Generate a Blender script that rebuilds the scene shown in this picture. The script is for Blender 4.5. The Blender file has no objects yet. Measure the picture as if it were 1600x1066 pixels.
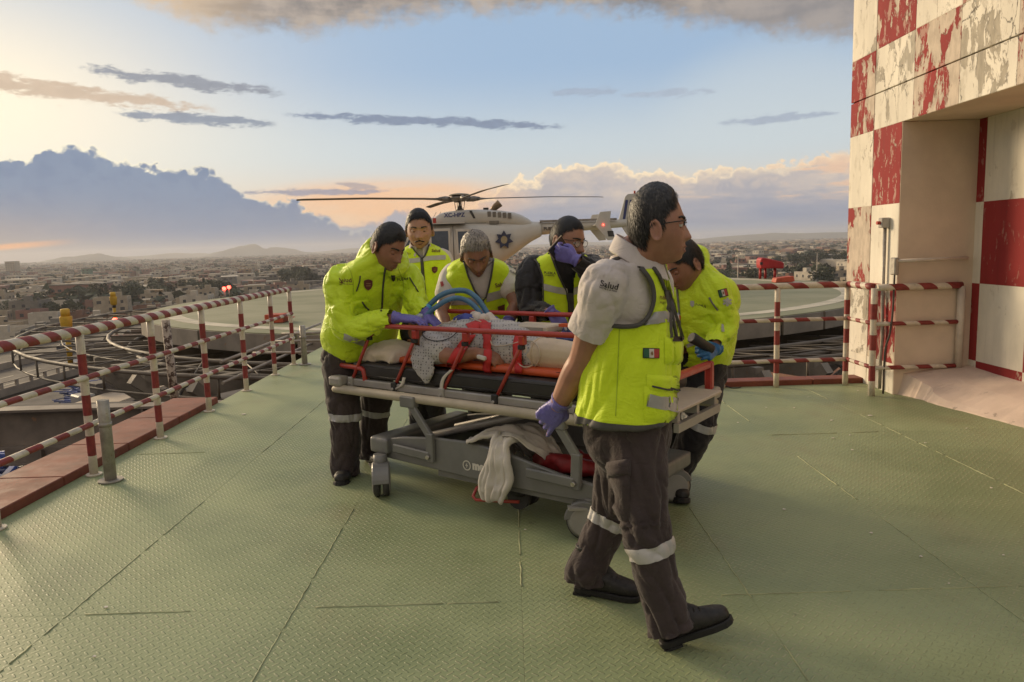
import bpy, bmesh, math, random
import numpy as np
from mathutils import Vector, Matrix, noise as mnoise
from mathutils.bvhtree import BVHTree

random.seed(7)
SC = bpy.context.scene
COL = SC.collection
rad = math.radians

# ------------------------------------------------------------------ camera
F_PX, CAM_H, HOR = 1155.0, 1.42, 384.0
PITCH, ROLL = math.atan((533 - HOR) / F_PX), rad(1.75)
_r0, _u0 = Vector((1, 0, 0)), Vector((0, math.sin(PITCH), math.cos(PITCH)))
CF = Vector((0, math.cos(PITCH), -math.sin(PITCH)))
CR = _r0 * math.cos(ROLL) - _u0 * math.sin(ROLL)
CU = _r0 * math.sin(ROLL) + _u0 * math.cos(ROLL)
CAM = Vector((0, 0, CAM_H))
cd = bpy.data.cameras.new('camera')
cam = bpy.data.objects.new('camera', cd)
COL.objects.link(cam)
cd.sensor_width = 36
cd.lens = F_PX / 1600 * 36
cd.clip_start = 0.05
cd.clip_end = 40000
mw = Matrix((CR, CU, -CF)).transposed().to_4x4()
mw.translation = CAM
cam.matrix_world = mw
SC.camera = cam

# ------------------------------------------------------------------ tiny node language
class N:
    def __init__(s, nt, sock): s.nt, s.s = nt, sock
    def _m(s, op, *o):
        n = s.nt.nodes.new('ShaderNodeMath'); n.operation = op
        for i, v in enumerate((s,) + o):
            if isinstance(v, N): s.nt.links.new(v.s, n.inputs[i])
            else: n.inputs[i].default_value = v
        return N(s.nt, n.outputs[0])
    def __add__(s, o): return s._m('ADD', o)
    __radd__ = __add__
    def __sub__(s, o): return s._m('SUBTRACT', o)
    def __rsub__(s, o): return (s * -1) + o
    def __mul__(s, o): return s._m('MULTIPLY', o)
    __rmul__ = __mul__
    def __truediv__(s, o): return s._m('DIVIDE', o)
    def f(s, op, *o): return s._m(op, *o)
    def abs(s): return s._m('ABSOLUTE')
    def sat(s): return s._m('ADD', 0).clampon()
    def clampon(s): s.s.node.use_clamp = True; return s
    def step(s, a, b, lo=0.0, hi=1.0):
        n = s.nt.nodes.new('ShaderNodeMapRange'); n.interpolation_type = 'SMOOTHSTEP'
        s.nt.links.new(s.s, n.inputs['Value'])
        for k, v in (('From Min', a), ('From Max', b), ('To Min', lo), ('To Max', hi)):
            if isinstance(v, N): s.nt.links.new(v.s, n.inputs[k])
            else: n.inputs[k].default_value = v
        return N(s.nt, n.outputs[0])

def sepxyz(nt, v):
    n = nt.nodes.new('ShaderNodeSeparateXYZ'); nt.links.new(v.s, n.inputs[0])
    return [N(nt, n.outputs[i]) for i in range(3)]
def comb(nt, *v):
    n = nt.nodes.new('ShaderNodeCombineXYZ')
    for i, x in enumerate(v):
        if isinstance(x, N): nt.links.new(x.s, n.inputs[i])
        else: n.inputs[i].default_value = x
    return N(nt, n.outputs[0])
def nz(nt, vec, scale=1.0, detail=4, rough=.55, dist=0.0, color=False):
    n = nt.nodes.new('ShaderNodeTexNoise')
    if vec is not None: nt.links.new(vec.s, n.inputs['Vector'])
    n.inputs['Scale'].default_value = scale; n.inputs['Detail'].default_value = detail
    n.inputs['Roughness'].default_value = rough; n.inputs['Distortion'].default_value = dist
    return N(nt, n.outputs['Color' if color else 'Fac'])
def mixc(nt, fac, a, b, mode='MIX'):
    n = nt.nodes.new('ShaderNodeMix'); n.data_type = 'RGBA'; n.blend_type = mode
    for k, v in ((0, fac), (6, a), (7, b)):
        if isinstance(v, N): nt.links.new(v.s, n.inputs[k])
        elif k == 0: n.inputs[k].default_value = v
        else: n.inputs[k].default_value = (v[0], v[1], v[2], 1)
    return N(nt, n.outputs[2])
def mapping(nt, vec, scale=(1, 1, 1), rot=(0, 0, 0), loc=(0, 0, 0)):
    n = nt.nodes.new('ShaderNodeMapping'); nt.links.new(vec.s, n.inputs[0])
    n.inputs['Scale'].default_value = scale; n.inputs['Rotation'].default_value = rot
    n.inputs['Location'].default_value = loc
    return N(nt, n.outputs[0])
def lin(r, g, b):
    return tuple((c / 255 / 12.92) if c <= 10 else ((c / 255 + .055) / 1.055) ** 2.4 for c in (r, g, b))

# ------------------------------------------------------------------ sky, sun, exposure
SUN_AZ, SUN_EL = rad(-50), rad(15)           # azimuth from +Y, negative to the left
W = bpy.data.worlds.new('World'); SC.world = W; W.use_nodes = True
nt = W.node_tree; nt.nodes.clear()
wout = nt.nodes.new('ShaderNodeOutputWorld'); bg = nt.nodes.new('ShaderNodeBackground')
nt.links.new(bg.outputs[0], wout.inputs[0])
SKY = .12
bg.inputs[1].default_value = SKY
tc = nt.nodes.new('ShaderNodeTexCoord')
D = N(nt, tc.outputs['Generated'])
dx, dy, dz = sepxyz(nt, D)
az = dx.f('ARCTAN2', dy) * (180 / math.pi)
el = dz.f('ARCSINE') * (180 / math.pi)
ns = nt.nodes.new('ShaderNodeTexSky'); ns.sky_type = 'NISHITA'; ns.sun_disc = False
ns.sun_elevation = SUN_EL; ns.sun_rotation = SUN_AZ; ns.dust_density = 2.0; ns.altitude = 2100
nish = N(nt, ns.outputs[0])
def sk(r, g, b, k=1.0): return tuple(c * k * .72 / SKY for c in lin(r, g, b))
# clear air between the clouds: blue aloft, cream then peach toward the horizon, a glow round the hidden sun
base = mixc(nt, el.step(1.8, 7.2), sk(236, 206, 172), sk(202, 212, 216))
base = mixc(nt, el.step(6.5, 13.5), base, sk(160, 186, 214))
base = mixc(nt, el.step(20, 70), base, sk(182, 186, 196, 1.1))
far_side = az.abs().step(60, 150)
base = mixc(nt, far_side * el.step(2, 40, 1.0, .5), base, sk(222, 204, 180))
white_r = (((az - 20) / 9).f('POWER', 2) + ((el - 9) / 5).f('POWER', 2)).step(0, 1.4, 1, 0) * .6
base = mixc(nt, white_r, base, sk(206, 215, 218))
sd = ((az + 37) / 17).f('POWER', 2) + ((el - 10) / 7.5).f('POWER', 2)
glow = (sd * -1.0).f('EXPONENT')
base = mixc(nt, glow.sat() * .98, base, sk(255, 238, 206, 1.14))
base = mixc(nt, .06, base, nish)
# noise fields in direction space
cw = comb(nt, az * .1, el * .1, dz * 0)
n_big = nz(nt, cw, 1.1, 6, .6)
n_mid = nz(nt, cw, 4.0, 8, .6)
n_fine = nz(nt, mapping(nt, cw, (1, 1.4, 1)), 13.0, 7, .62)
def puffs(scale):
    n = nt.nodes.new('ShaderNodeTexVoronoi'); n.feature = 'SMOOTH_F1'; n.inputs['Smoothness'].default_value = .25
    v = nt.nodes.new('ShaderNodeVectorMath'); v.operation = 'ADD'
    nt.links.new(mapping(nt, cw, (1, 1.2, 1)).s, v.inputs[0])
    sc = nt.nodes.new('ShaderNodeVectorMath'); sc.operation = 'SCALE'; sc.inputs['Scale'].default_value = .12
    nt.links.new(nz(nt, cw, 9, 4, .6, 0, True).s, sc.inputs[0]); nt.links.new(sc.outputs[0], v.inputs[1])
    nt.links.new(v.outputs[0], n.inputs['Vector']); n.inputs['Scale'].default_value = scale
    return N(nt, n.outputs['Distance'])
puff = puffs(7.0); puff2 = puffs(18.0)
lump = (puff - .42) * -1.3 + (puff2 - .42) * -.75 + (n_fine - .5) * .5
n_str = nz(nt, mapping(nt, cw, (.35, 2.2, 1)), 4.0, 7, .62)
def curve(x, pts):
    n = nt.nodes.new('ShaderNodeFloatCurve')
    lo, hi = pts[0][0], pts[-1][0]
    xn = (x - lo) / (hi - lo)
    nt.links.new(xn.s, n.inputs['Value'])
    ys = [p[1] for p in pts]; y0, y1 = min(ys), max(ys) + 1e-6
    c = n.mapping.curves[0]
    c.points[0].location = (0, (pts[0][1] - y0) / (y1 - y0)); c.points[1].location = (1, (pts[-1][1] - y0) / (y1 - y0))
    for p in pts[1:-1]: c.points.new((p[0] - lo) / (hi - lo), (p[1] - y0) / (y1 - y0))
    for p in c.points: p.handle_type = 'VECTOR'
    n.mapping.update()
    return N(nt, n.outputs[0]) * (y1 - y0) + y0
sky = base
# high grey deck of cloud, warm where it nears the sun
hi_edge = curve(az, [(-180, 22), (-60, 20), (-32, 17.6), (-26.4, 16.4), (-23.4, 15.9), (-19.4, 15.0), (-14.2, 15.1), (-10.6, 15.6), (-4, 16.6), (5.5, 16.5), (10, 15.7), (14.6, 14.8), (19, 13.6), (24.3, 13.0), (40, 13.5), (70, 18), (180, 22)])
hi_top = hi_edge + 20
m_hi = (el - hi_edge + (n_mid - .5) * 3.2 + (n_fine - .5) * 1.6).step(-.5, 1.3)
m_hi = m_hi * (el - hi_top + (n_big - .5) * 30).step(-5, 12, 1, 0)
hi_col = mixc(nt, (n_mid * .6 + n_str * .4).step(.38, .62), sk(130, 123, 119), sk(190, 174, 158))
hi_col = mixc(nt, (az + n_mid * 10).step(-22, -10, 1, 0) * .85, hi_col, sk(243, 208, 162))
hi_col = mixc(nt, az.step(8, 20) * .6, hi_col, sk(150, 144, 142))
hi_col = mixc(nt, el.step(22, 40), hi_col, sk(168, 170, 178))
sky = mixc(nt, m_hi * .93, sky, hi_col)
# a band of scattered cloud round the unseen part of the sky, of the same kind
m_un = az.abs().step(70, 110) * (n_big * .6 + n_mid * .4 + el.step(0, 60, .1, -.12)).step(.48, .6)
sky = mixc(nt, m_un * .8, sky, mixc(nt, n_mid.step(.4, .62), sk(172, 164, 158), sk(226, 208, 188)))
# thin dark streaks: ragged, thickest in the middle, wisps trailing off
n_st2 = nz(nt, mapping(nt, cw, (.9, 2.6, 1)), 7.5, 8, .68)
def streak(a0, a1, e0, e1, th, col, amt=.9, ragged=1.55):
    global sky
    t = (az - a0) / (a1 - a0)
    mid = t * (e1 - e0) + e0
    w = (t * (1 - t) * 4).f('MAXIMUM', 0).f('POWER', .8) * th
    d = (el - mid + (n_str - .5) * 1.7 * th).abs() - w
    m = (d + (n_st2 - .5) * 2.6 * th * ragged).step(-.55 * th, .30 * th, 1, 0) * w.step(th * .05, th * .45)
    sky = mixc(nt, m * amt, sky, mixc(nt, n_fine.step(.35, .65), col, tuple(c * 1.1 for c in col)))
# right-hand bank: pale heaped tops, blue-grey body
r_edge = curve(az, [(-180, 2), (-60, 2), (-14, 1.0), (-4, 2.6), (-1.6, 4.0), (0, 4.8), (1.8, 5.5), (3.8, 6.1), (7.2, 6.2), (10, 5.5), (14.6, 5.1), (19.1, 5.3), (24.1, 6.0), (60, 5), (180, 2)])
rd = el - r_edge - lump * .95 - (n_mid - .5) * .8
m_r = rd.step(-.22, .10, 1, 0)
r_body = mixc(nt, (el + (n_str - .5) * 4).step(.6, 4.6), sk(122, 141, 172), sk(184, 178, 180))
r_body = mixc(nt, (n_str * .5 + n_mid * .5).step(.42, .62) * el.step(1.8, 4) * .55, r_body, sk(228, 208, 188))
r_body = mixc(nt, n_str.step(.5, .6) * el.step(2.2, 3.4) * az.step(10, 18) * .8, r_body, sk(240, 196, 160))
r_rim = rd.step(-.9, -.1) * az.step(10, 24, 1, .5)
r_body = mixc(nt, (lump.step(-.3, .4)) * el.step(2.4, 4.5) * .5, r_body, sk(226, 206, 186))
r_body = mixc(nt, r_rim * .9, r_body, sk(255, 230, 190, 1.1))
sky = mixc(nt, m_r * .96, sky, r_body)
# peach break in the middle
pk = (((az + 9) / 10).f('POWER', 2) + ((el - 3.4) / 1.9).f('POWER', 2)).step(.1, 1.5, 1, 0)
sky = mixc(nt, pk * (n_str.step(.3, .6, .55, 1)) * .85, sky, sk(252, 198, 150))
# second, lower row of distant heaps in the middle
m_edge = curve(az, [(-180, 1), (-40, 2.0), (-18, 2.6), (-15.5, 2.6), (-14.0, 3.0), (-12.3, 2.0), (-9.9, 2.1), (-8.8, 3.3), (-7.4, 3.3), (-6.8, 2.1), (-4.6, 2.8), (-2.7, 2.0), (4, 1.4), (180, 1)])
md = el - m_edge - lump * .6
m_m = md.step(-.25, .12, 1, 0)
m_body = mixc(nt, el.step(.4, 3), sk(133, 150, 177), sk(160, 166, 182))
m_body = mixc(nt, md.step(-.45, -.05) * az.step(-4, 4, 1, 0) * .45, m_body, sk(246, 190, 150))
sky = mixc(nt, m_m * .92, sky, m_body)
# the big left cumulus
l_edge = curve(az, [(-180, 5), (-75, 6.5), (-46, 7.0), (-33.7, 6.7), (-32.3, 6.6), (-31.4, 7.5), (-29.9, 7.9), (-28.4, 7.1), (-26.5, 6.7), (-24.2, 6.0), (-22.6, 6.1), (-20.7, 6.0), (-19.9, 4.8), (-18.5, 4.2), (-15.4, 3.6), (-13.8, 2.6), (-11, 1.4), (-5.5, .8), (0, .3), (60, .3), (180, 4)])
ld = el - l_edge - lump * .95 - (n_mid - .5) * .6
m_l = ld.step(-.15, .06, 1, 0)
l_body = mixc(nt, (el + (n_mid - .5) * 2).step(-1, 6), sk(122, 138, 165), sk(130, 148, 174))
l_body = mixc(nt, (n_big * .5 + n_mid * .5).step(.35, .68) * .4, l_body, sk(110, 130, 162))
l_body = mixc(nt, az.step(-38, -22, 1, 0) * el.step(-1, 5, 1, .0) * .8, l_body, sk(192, 166, 140))
l_rim = ld.step(-.42, -.02) * az.step(-27, -15, 1, .35)
l_body = mixc(nt, (lump.step(-.35, .35)) * .30 * el.step(1, 5), l_body, sk(102, 122, 156))
l_body = mixc(nt, l_rim * .95, l_body, sk(255, 244, 214, 1.15))
sky = mixc(nt, m_l * .97, sky, l_body)
slot = (el - .95 - (az + 33) * .07).abs().step(.05, .3, 1, 0) * az.step(-34, -29.5, 1, 0) * az.step(-70, -45)
sky = mixc(nt, slot, sky, sk(255, 172, 100, 1.1))
streak(-29.3, -15.6, 12.2, 11.2, .42, sk(142, 147, 158))
streak(-43, -20, 11.6, 9.9, .5, sk(200, 174, 150), .8)
streak(-27.5, -16.4, 9.55, 9.1, .36, sk(136, 146, 162))
streak(-16.8, 5.2, 9.9, 8.7, .34, sk(124, 138, 162))
streak(3.2, 8.8, 11.15, 11.0, .32, sk(160, 172, 190), .7, 1.8)
streak(8.4, 15.8, 10.7, 10.5, .3, sk(166, 176, 192), .65, 1.9)
streak(15.2, 24.2, 8.3, 8.4, .3, sk(154, 165, 184), .7, 1.4)
streak(-20.5, -8.5, 4.35, 4.35, .24, sk(146, 148, 166), .85)
streak(-13, -9.4, 5.0, 4.5, .22, sk(165, 156, 162), .75, 1.4)
# haze at the foot of the sky; below the horizon the same tone carries on
sky = mixc(nt, el.step(-1.5, 1.0, .2, 0), sky, sk(140, 150, 170))
sky = mixc(nt, el.step(-12, -2, 1, 0), sky, sk(120, 116, 108))
nt.links.new(sky.s, bg.inputs[0])

sl = bpy.data.lights.new('sun', 'SUN')
sun = bpy.data.objects.new('sun', sl); COL.objects.link(sun)
sl.energy = 2.7; sl.angle = rad(18); sl.color = (1, .78, .50)
sdir = Vector((math.sin(SUN_AZ) * math.cos(SUN_EL), math.cos(SUN_AZ) * math.cos(SUN_EL), math.sin(SUN_EL)))
sun.rotation_euler = sdir.to_track_quat('Z', 'Y').to_euler()
sun.location = sdir * 50 + Vector((0, 0, 20))
SC.view_settings.view_transform = 'Standard'
SC.view_settings.look = 'None'
SC.view_settings.exposure = 0.5
SC.view_settings.gamma = 1
SC.view_settings.use_curve_mapping = False

# ------------------------------------------------------------------ points: a picture ray met at a real distance
def ray(x, y): return CF + CR * ((x - 800) / F_PX) + CU * ((533 - y) / F_PX)
def G(x, y, z=0.0):
    d = ray(x, y); return CAM + d * ((z - CAM_H) / d.z)
def P(x, y, Y):
    d = ray(x, y); return CAM + d * (Y / d.y)
def PXp(x, y, X):
    d = ray(x, y); return CAM + d * (X / d.x)
def proj(q):
    v = Vector(q) - CAM; z = v.dot(CF)
    return 800 + F_PX * v.dot(CR) / z, 533 - F_PX * v.dot(CU) / z

# ------------------------------------------------------------------ objects
def tag(o, label=None, cat=None, group=None, kind=None):
    if label: o['label'] = label
    if cat: o['category'] = cat
    if group: o['group'] = group
    if kind: o['kind'] = kind
    return o
def empty(name, label, cat, loc=(0, 0, 0), rz=0.0, group=None):
    o = bpy.data.objects.new(name, None); COL.objects.link(o)
    o.empty_display_size = .1
    o.location = loc; o.rotation_euler = (0, 0, rz)
    return tag(o, label, cat, group)
def link(name, me, mat=None, parent=None, world=True, smooth=None):
    """link mesh me as an object; with a parent and world=True its vertices are in world space"""
    o = bpy.data.objects.new(name, me); COL.objects.link(o)
    if mat is not None:
        me.materials.clear()
        for m in (mat if isinstance(mat, (list, tuple)) else [mat]): me.materials.append(m)
    if parent is not None:
        o.parent = parent
        if world:
            o.matrix_parent_inverse = pinv(parent)
    if smooth is not None:
        me.polygons.foreach_set('use_smooth', [smooth] * len(me.polygons))
    return o
def wmat(o):
    m = o.matrix_basis.copy()
    while o.parent is not None:
        m = o.matrix_parent_inverse @ m
        o = o.parent
        m = o.matrix_basis @ m
    return m
def pinv(p): return wmat(p).inverted()
def copy_tree(o, parent=None):
    c = o.copy(); COL.objects.link(c)
    if parent is not None: c.parent = parent
    for ch in list(o.children): copy_tree(ch, c)
    return c

# ------------------------------------------------------------------ mesh collectors
class MB:
    def __init__(s): s.v, s.f, s.sm = [], [], []
    def add(s, vs, fs, smooth=False):
        b = len(s.v); s.v += [tuple(v) for v in vs]; s.f += [tuple(i + b for i in f) for f in fs]
        s.sm += [smooth] * len(fs); return s
    def mesh(s, name='m'):
        me = bpy.data.meshes.new(name); me.from_pydata(s.v, [], s.f)
        me.polygons.foreach_set('use_smooth', s.sm); me.update(); return me
    def box(s, c, h, rz=0.0, M=None):
        """centre, half sizes"""
        vs = []
        for z in (-1, 1):
            for x, y in ((-1, -1), (1, -1), (1, 1), (-1, 1)):
                vs.append(Vector((x * h[0], y * h[1], z * h[2])))
        R = M if M is not None else Matrix.Rotation(rz, 3, 'Z')
        vs = [R @ v + Vector(c) for v in vs]
        return s.add(vs, [(3, 2, 1, 0), (4, 5, 6, 7), (0, 1, 5, 4), (1, 2, 6, 5), (2, 3, 7, 6), (3, 0, 4, 7)])
    def lohi(s, lo, hi):
        return s.box([(a + b) / 2 for a, b in zip(lo, hi)], [abs(b - a) / 2 for a, b in zip(lo, hi)])
    def beam(s, a, b, w, h, up=(0, 0, 1)):
        a, b = Vector(a), Vector(b); d = (b - a); L = d.length; d.normalize()
        x = d.cross(Vector(up))
        if x.length < 1e-4: x = d.cross(Vector((1, 0, 0)))
        x.normalize(); u = x.cross(d)
        M = Matrix((d, x, u)).transposed()
        return s.box((a + b) / 2, (L / 2, w / 2, h / 2), M=M)
    def tube(s, pts, r, n=10, cap=True, closed=False, smooth=True):
        pts = [Vector(p) for p in pts]; m = len(pts)
        rr = r if isinstance(r, (list, tuple)) else [r] * m
        vs, fs = [], []
        prev = None
        for i, p in enumerate(pts):
            if closed: t = pts[(i + 1) % m] - pts[i - 1]
            else: t = pts[min(i + 1, m - 1)] - pts[max(i - 1, 0)]
            if t.length < 1e-9: t = Vector((0, 0, 1))
            t.normalize()
            if prev is None:
                a = t.cross(Vector((0, 0, 1)))
                if a.length < .1: a = t.cross(Vector((0, 1, 0)))
            else:
                a = prev - t * prev.dot(t)
            a.normalize(); prev = a; b = t.cross(a)
            for k in range(n):
                q = 2 * math.pi * k / n
                vs.append(p + (a * math.cos(q) + b * math.sin(q)) * rr[i])
        for i in range(m if closed else m - 1):
            j = (i + 1) % m
            for k in range(n):
                l = (k + 1) % n
                fs.append((i * n + k, j * n + k, j * n + l, i * n + l)[::-1])
        s.add(vs, fs, smooth)
        if cap and not closed:
            b0 = len(s.v) - len(vs)
            s.f.append(tuple(b0 + k for k in range(n))); s.sm.append(False)
            s.f.append(tuple(b0 + (m - 1) * n + k for k in range(n))[::-1]); s.sm.append(False)
        return s
    def prism(s, poly, z0, z1, M=None):
        """poly in xy (ccw), extruded z0..z1, M a 4x4"""
        n = len(poly)
        vs = [Vector((x, y, z0)) for x, y in poly] + [Vector((x, y, z1)) for x, y in poly]
        if M is not None: vs = [M @ v for v in vs]
        fs = [tuple(range(n))[::-1], tuple(range(n, 2 * n))] + [(i, (i + 1) % n, n + (i + 1) % n, n + i) for i in range(n)]
        return s.add(vs, fs)
    def ball(s, c, r, nu=14, nv=9, M=None):
        """ellipsoid, r a number or three"""
        r = (r, r, r) if not isinstance(r, (list, tuple)) else r
        vs = [Vector((0, 0, r[2]))]; fs = []
        for j in range(1, nv):
            t = math.pi * j / nv
            for i in range(nu):
                q = 2 * math.pi * i / nu
                vs.append(Vector((r[0] * math.sin(t) * math.cos(q), r[1] * math.sin(t) * math.sin(q), r[2] * math.cos(t))))
        vs.append(Vector((0, 0, -r[2])))
        for i in range(nu):
            fs.append((0, 1 + i, 1 + (i + 1) % nu))
            for j in range(nv - 2):
                a = 1 + j * nu
                fs.append((a + i, a + nu + i, a + nu + (i + 1) % nu, a + (i + 1) % nu))
            a = 1 + (nv - 2) * nu
            fs.append((a + i, len(vs) - 1, a + (i + 1) % nu))
        vs = [(M @ v if M is not None else v) + Vector(c) for v in vs]
        return s.add(vs, fs, True)
    def loft(s, rings, cap=True, smooth=True, closed=False):
        """rings: lists of equal length of points"""
        n = len(rings[0]); vs = [p for r in rings for p in r]; fs = []
        m = len(rings)
        for i in range(m - 1 + (1 if closed else 0)):
            j = (i + 1) % m
            for k in range(n):
                l = (k + 1) % n
                fs.append((i * n + k, i * n + l, j * n + l, j * n + k))
        s.add(vs, fs, smooth)
        if cap and not closed:
            b = len(s.v) - len(vs)
            s.f.append(tuple(b + k for k in range(n))[::-1]); s.sm.append(False)
            s.f.append(tuple(b + (m - 1) * n + k for k in range(n))); s.sm.append(False)
        return s
    def build(s, name, mat=None, parent=None, bevel=0.0, seg=1):
        me = s.mesh(name)
        if bevel:
            bm = bmesh.new(); bm.from_mesh(me)
            bmesh.ops.recalc_face_normals(bm, faces=bm.faces)
            es = [e for e in bm.edges if len(e.link_faces) == 2 and e.calc_face_angle(0) > .6]
            bmesh.ops.bevel(bm, geom=es, offset=bevel, segments=seg, affect='EDGES', profile=.5)
            bm.to_mesh(me); bm.free()
        else:
            bm = bmesh.new(); bm.from_mesh(me); bmesh.ops.recalc_face_normals(bm, faces=bm.faces); bm.to_mesh(me); bm.free()
        return link(name, me, mat, parent)

def ring(c, ax, bx, n=24, p=2.0):
    c, ax, bx = Vector(c), Vector(ax), Vector(bx); out = []
    for k in range(n):
        q = 2 * math.pi * k / n
        cq, sq = math.cos(q), math.sin(q)
        if p != 2.0:
            cq = math.copysign(abs(cq) ** (2 / p), cq); sq = math.copysign(abs(sq) ** (2 / p), sq)
        out.append(c + ax * cq + bx * sq)
    return out
def spline(pts, n=6):
    """Catmull-Rom through pts (vectors or tuples of any length)"""
    A = [np.array(p, float) for p in pts]
    A = [2 * A[0] - A[1]] + A + [2 * A[-1] - A[-2]]
    out = []
    for i in range(1, len(A) - 2):
        p0, p1, p2, p3 = A[i - 1:i + 3]
        for k in range(n):
            t = k / n
            out.append(.5 * ((2 * p1) + (-p0 + p2) * t + (2 * p0 - 5 * p1 + 4 * p2 - p3) * t * t + (-p0 + 3 * p1 - 3 * p2 + p3) * t ** 3))
    out.append(A[-2])
    return out

# ------------------------------------------------------------------ materials
MATS = {}
def newmat(name):
    m = bpy.data.materials.new(name); m.use_nodes = True
    t = m.node_tree; t.nodes.clear()
    out = t.nodes.new('ShaderNodeOutputMaterial'); b = t.nodes.new('ShaderNodeBsdfPrincipled')
    t.links.new(b.outputs[0], out.inputs[0])
    return m, t, b
def put(t, b, k, v):
    if isinstance(v, N): t.links.new(v.s, b.inputs[k])
    elif isinstance(v, (tuple, list)): b.inputs[k].default_value = (v[0], v[1], v[2], 1)
    else: b.inputs[k].default_value = v
def bumpn(t, b, h, strength, dist=.01):
    n = t.nodes.new('ShaderNodeBump'); n.inputs['Strength'].default_value = strength
    n.inputs['Distance'].default_value = dist
    t.links.new(h.s, n.inputs['Height']); t.links.new(n.outputs[0], b.inputs['Normal'])
def ocoord(t): return N(t, t.nodes.new('ShaderNodeTexCoord').outputs['Object'])
def M(name, col, rough=.6, metal=0.0, var=.12, vs=6.0, bump=0.0, bs=60.0, spec=.5, wear=None, wearamt=.5, stretch=(1, 1, 1), coat=0.0, sheen=0.0):
    if name in MATS: return MATS[name]
    m, t, b = newmat(name)
    co = mapping(t, ocoord(t), stretch)
    a = nz(t, co, vs, 5, .6)
    hi = tuple(min(1, c * (1 + var)) for c in col); lo = tuple(c * (1 - var) for c in col)
    c = mixc(t, a.step(.3, .7), lo, hi)
    if wear is not None:
        w = nz(t, co, vs * 3.3, 7, .68)
        c = mixc(t, w.step(.66 - .2 * wearamt, .72 - .2 * wearamt), c, wear)
    put(t, b, 'Base Color', c)
    put(t, b, 'Roughness', nz(t, co, vs * 2.1, 4, .6).step(.25, .75, max(.02, rough - .09), min(1, rough + .09)))
    put(t, b, 'Metallic', metal); put(t, b, 'Specular IOR Level', spec)
    if coat: put(t, b, 'Coat Weight', coat)
    if sheen: put(t, b, 'Sheen Weight', sheen)
    if bump:
        bumpn(t, b, nz(t, co, bs, 4, .6), bump, .006)
    MATS[name] = m
    return m
# ================================================================== SETTING
def wallpaint(name, col, under, peel, scale=5.0, rough=.75, seed=0.0, crack=.0, bare=(.30, .27, .23)):
    """old masonry paint: flakes off in patches with curled dark edges, stains, hairline cracks"""
    m, t, b = newmat(name)
    co = mapping(t, ocoord(t), (1.35, 1.35, .62), (0, 0, 0), (seed, seed * .7, seed * 1.3))
    w = nz(t, co, scale, 8, .66, .4)
    big = nz(t, co, scale * .28, 3, .5)
    f = w * .72 + big * .28
    th = .5 + (.5 - peel) * .32
    flake = f.step(th, th + .012)
    edge = (f - th - .006).abs().step(.004, .018, 1, 0) * (nz(t, co, scale * 1.7, 3, .5).step(.5, .62))
    flake2 = nz(t, co, scale * 1.9, 8, .7, .3)
    thin = flake2.step(.60 - peel * .12, .615 - peel * .12)
    tone = nz(t, co, 2.0, 6, .6)
    c = mixc(t, tone.step(.3, .7), tuple(x * .88 for x in col), tuple(min(1, x * 1.1) for x in col))
    faded = tuple(x * .45 + y * .55 for x, y in zip(col, under))
    c = mixc(t, thin * .8, c, faded)
    c = mixc(t, flake, c, mixc(t, nz(t, co, scale * 3, 5, .6).step(.35, .65), under, tuple(x * .78 for x in under)))
    c = mixc(t, edge * .7, c, bare)
    if crack:
        v = t.nodes.new('ShaderNodeTexVoronoi'); v.feature = 'DISTANCE_TO_EDGE'; v.inputs['Scale'].default_value = 2.6
        t.links.new((mapping(t, co)).s, v.inputs['Vector'])
        # bend the cell edges
        jit = t.nodes.new('ShaderNodeVectorMath'); jit.operation = 'ADD'
        t.links.new(co.s, jit.inputs[0])
        sc = t.nodes.new('ShaderNodeVectorMath'); sc.operation = 'SCALE'; sc.inputs['Scale'].default_value = .35
        t.links.new(nz(t, co, 4, 5, .6, 0, True).s, sc.inputs[0]); t.links.new(sc.outputs[0], jit.inputs[1])
        t.links.new(jit.outputs[0], v.inputs['Vector'])
        cr = N(t, v.outputs['Distance']).step(.004, .02, 1, 0) * nz(t, co, 1.6, 3, .5).step(.47, .6) * crack
        c = mixc(t, cr, c, (.09, .08, .07))
    streaks = nz(t, mapping(t, co, (6, 6, .35)), 2.2, 5, .6).step(.52, .78) * .22
    c = mixc(t, streaks, c, tuple(x * .55 for x in bare))
    put(t, b, 'Base Color', c); put(t, b, 'Roughness', rough); put(t, b, 'Specular IOR Level', .25)
    h = flake * -1.0 + edge * .5 + nz(t, co, 40, 4, .6) * .25 - thin * .25
    bumpn(t, b, h, .55, .006)
    return m

RED = (.285, .030, .030); CREAM = (.76, .70, .59)
plaster = M('plaster', (.66, .54, .42), .85, var=.10, vs=1.6, bump=.25, bs=45, spec=.2)

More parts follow.
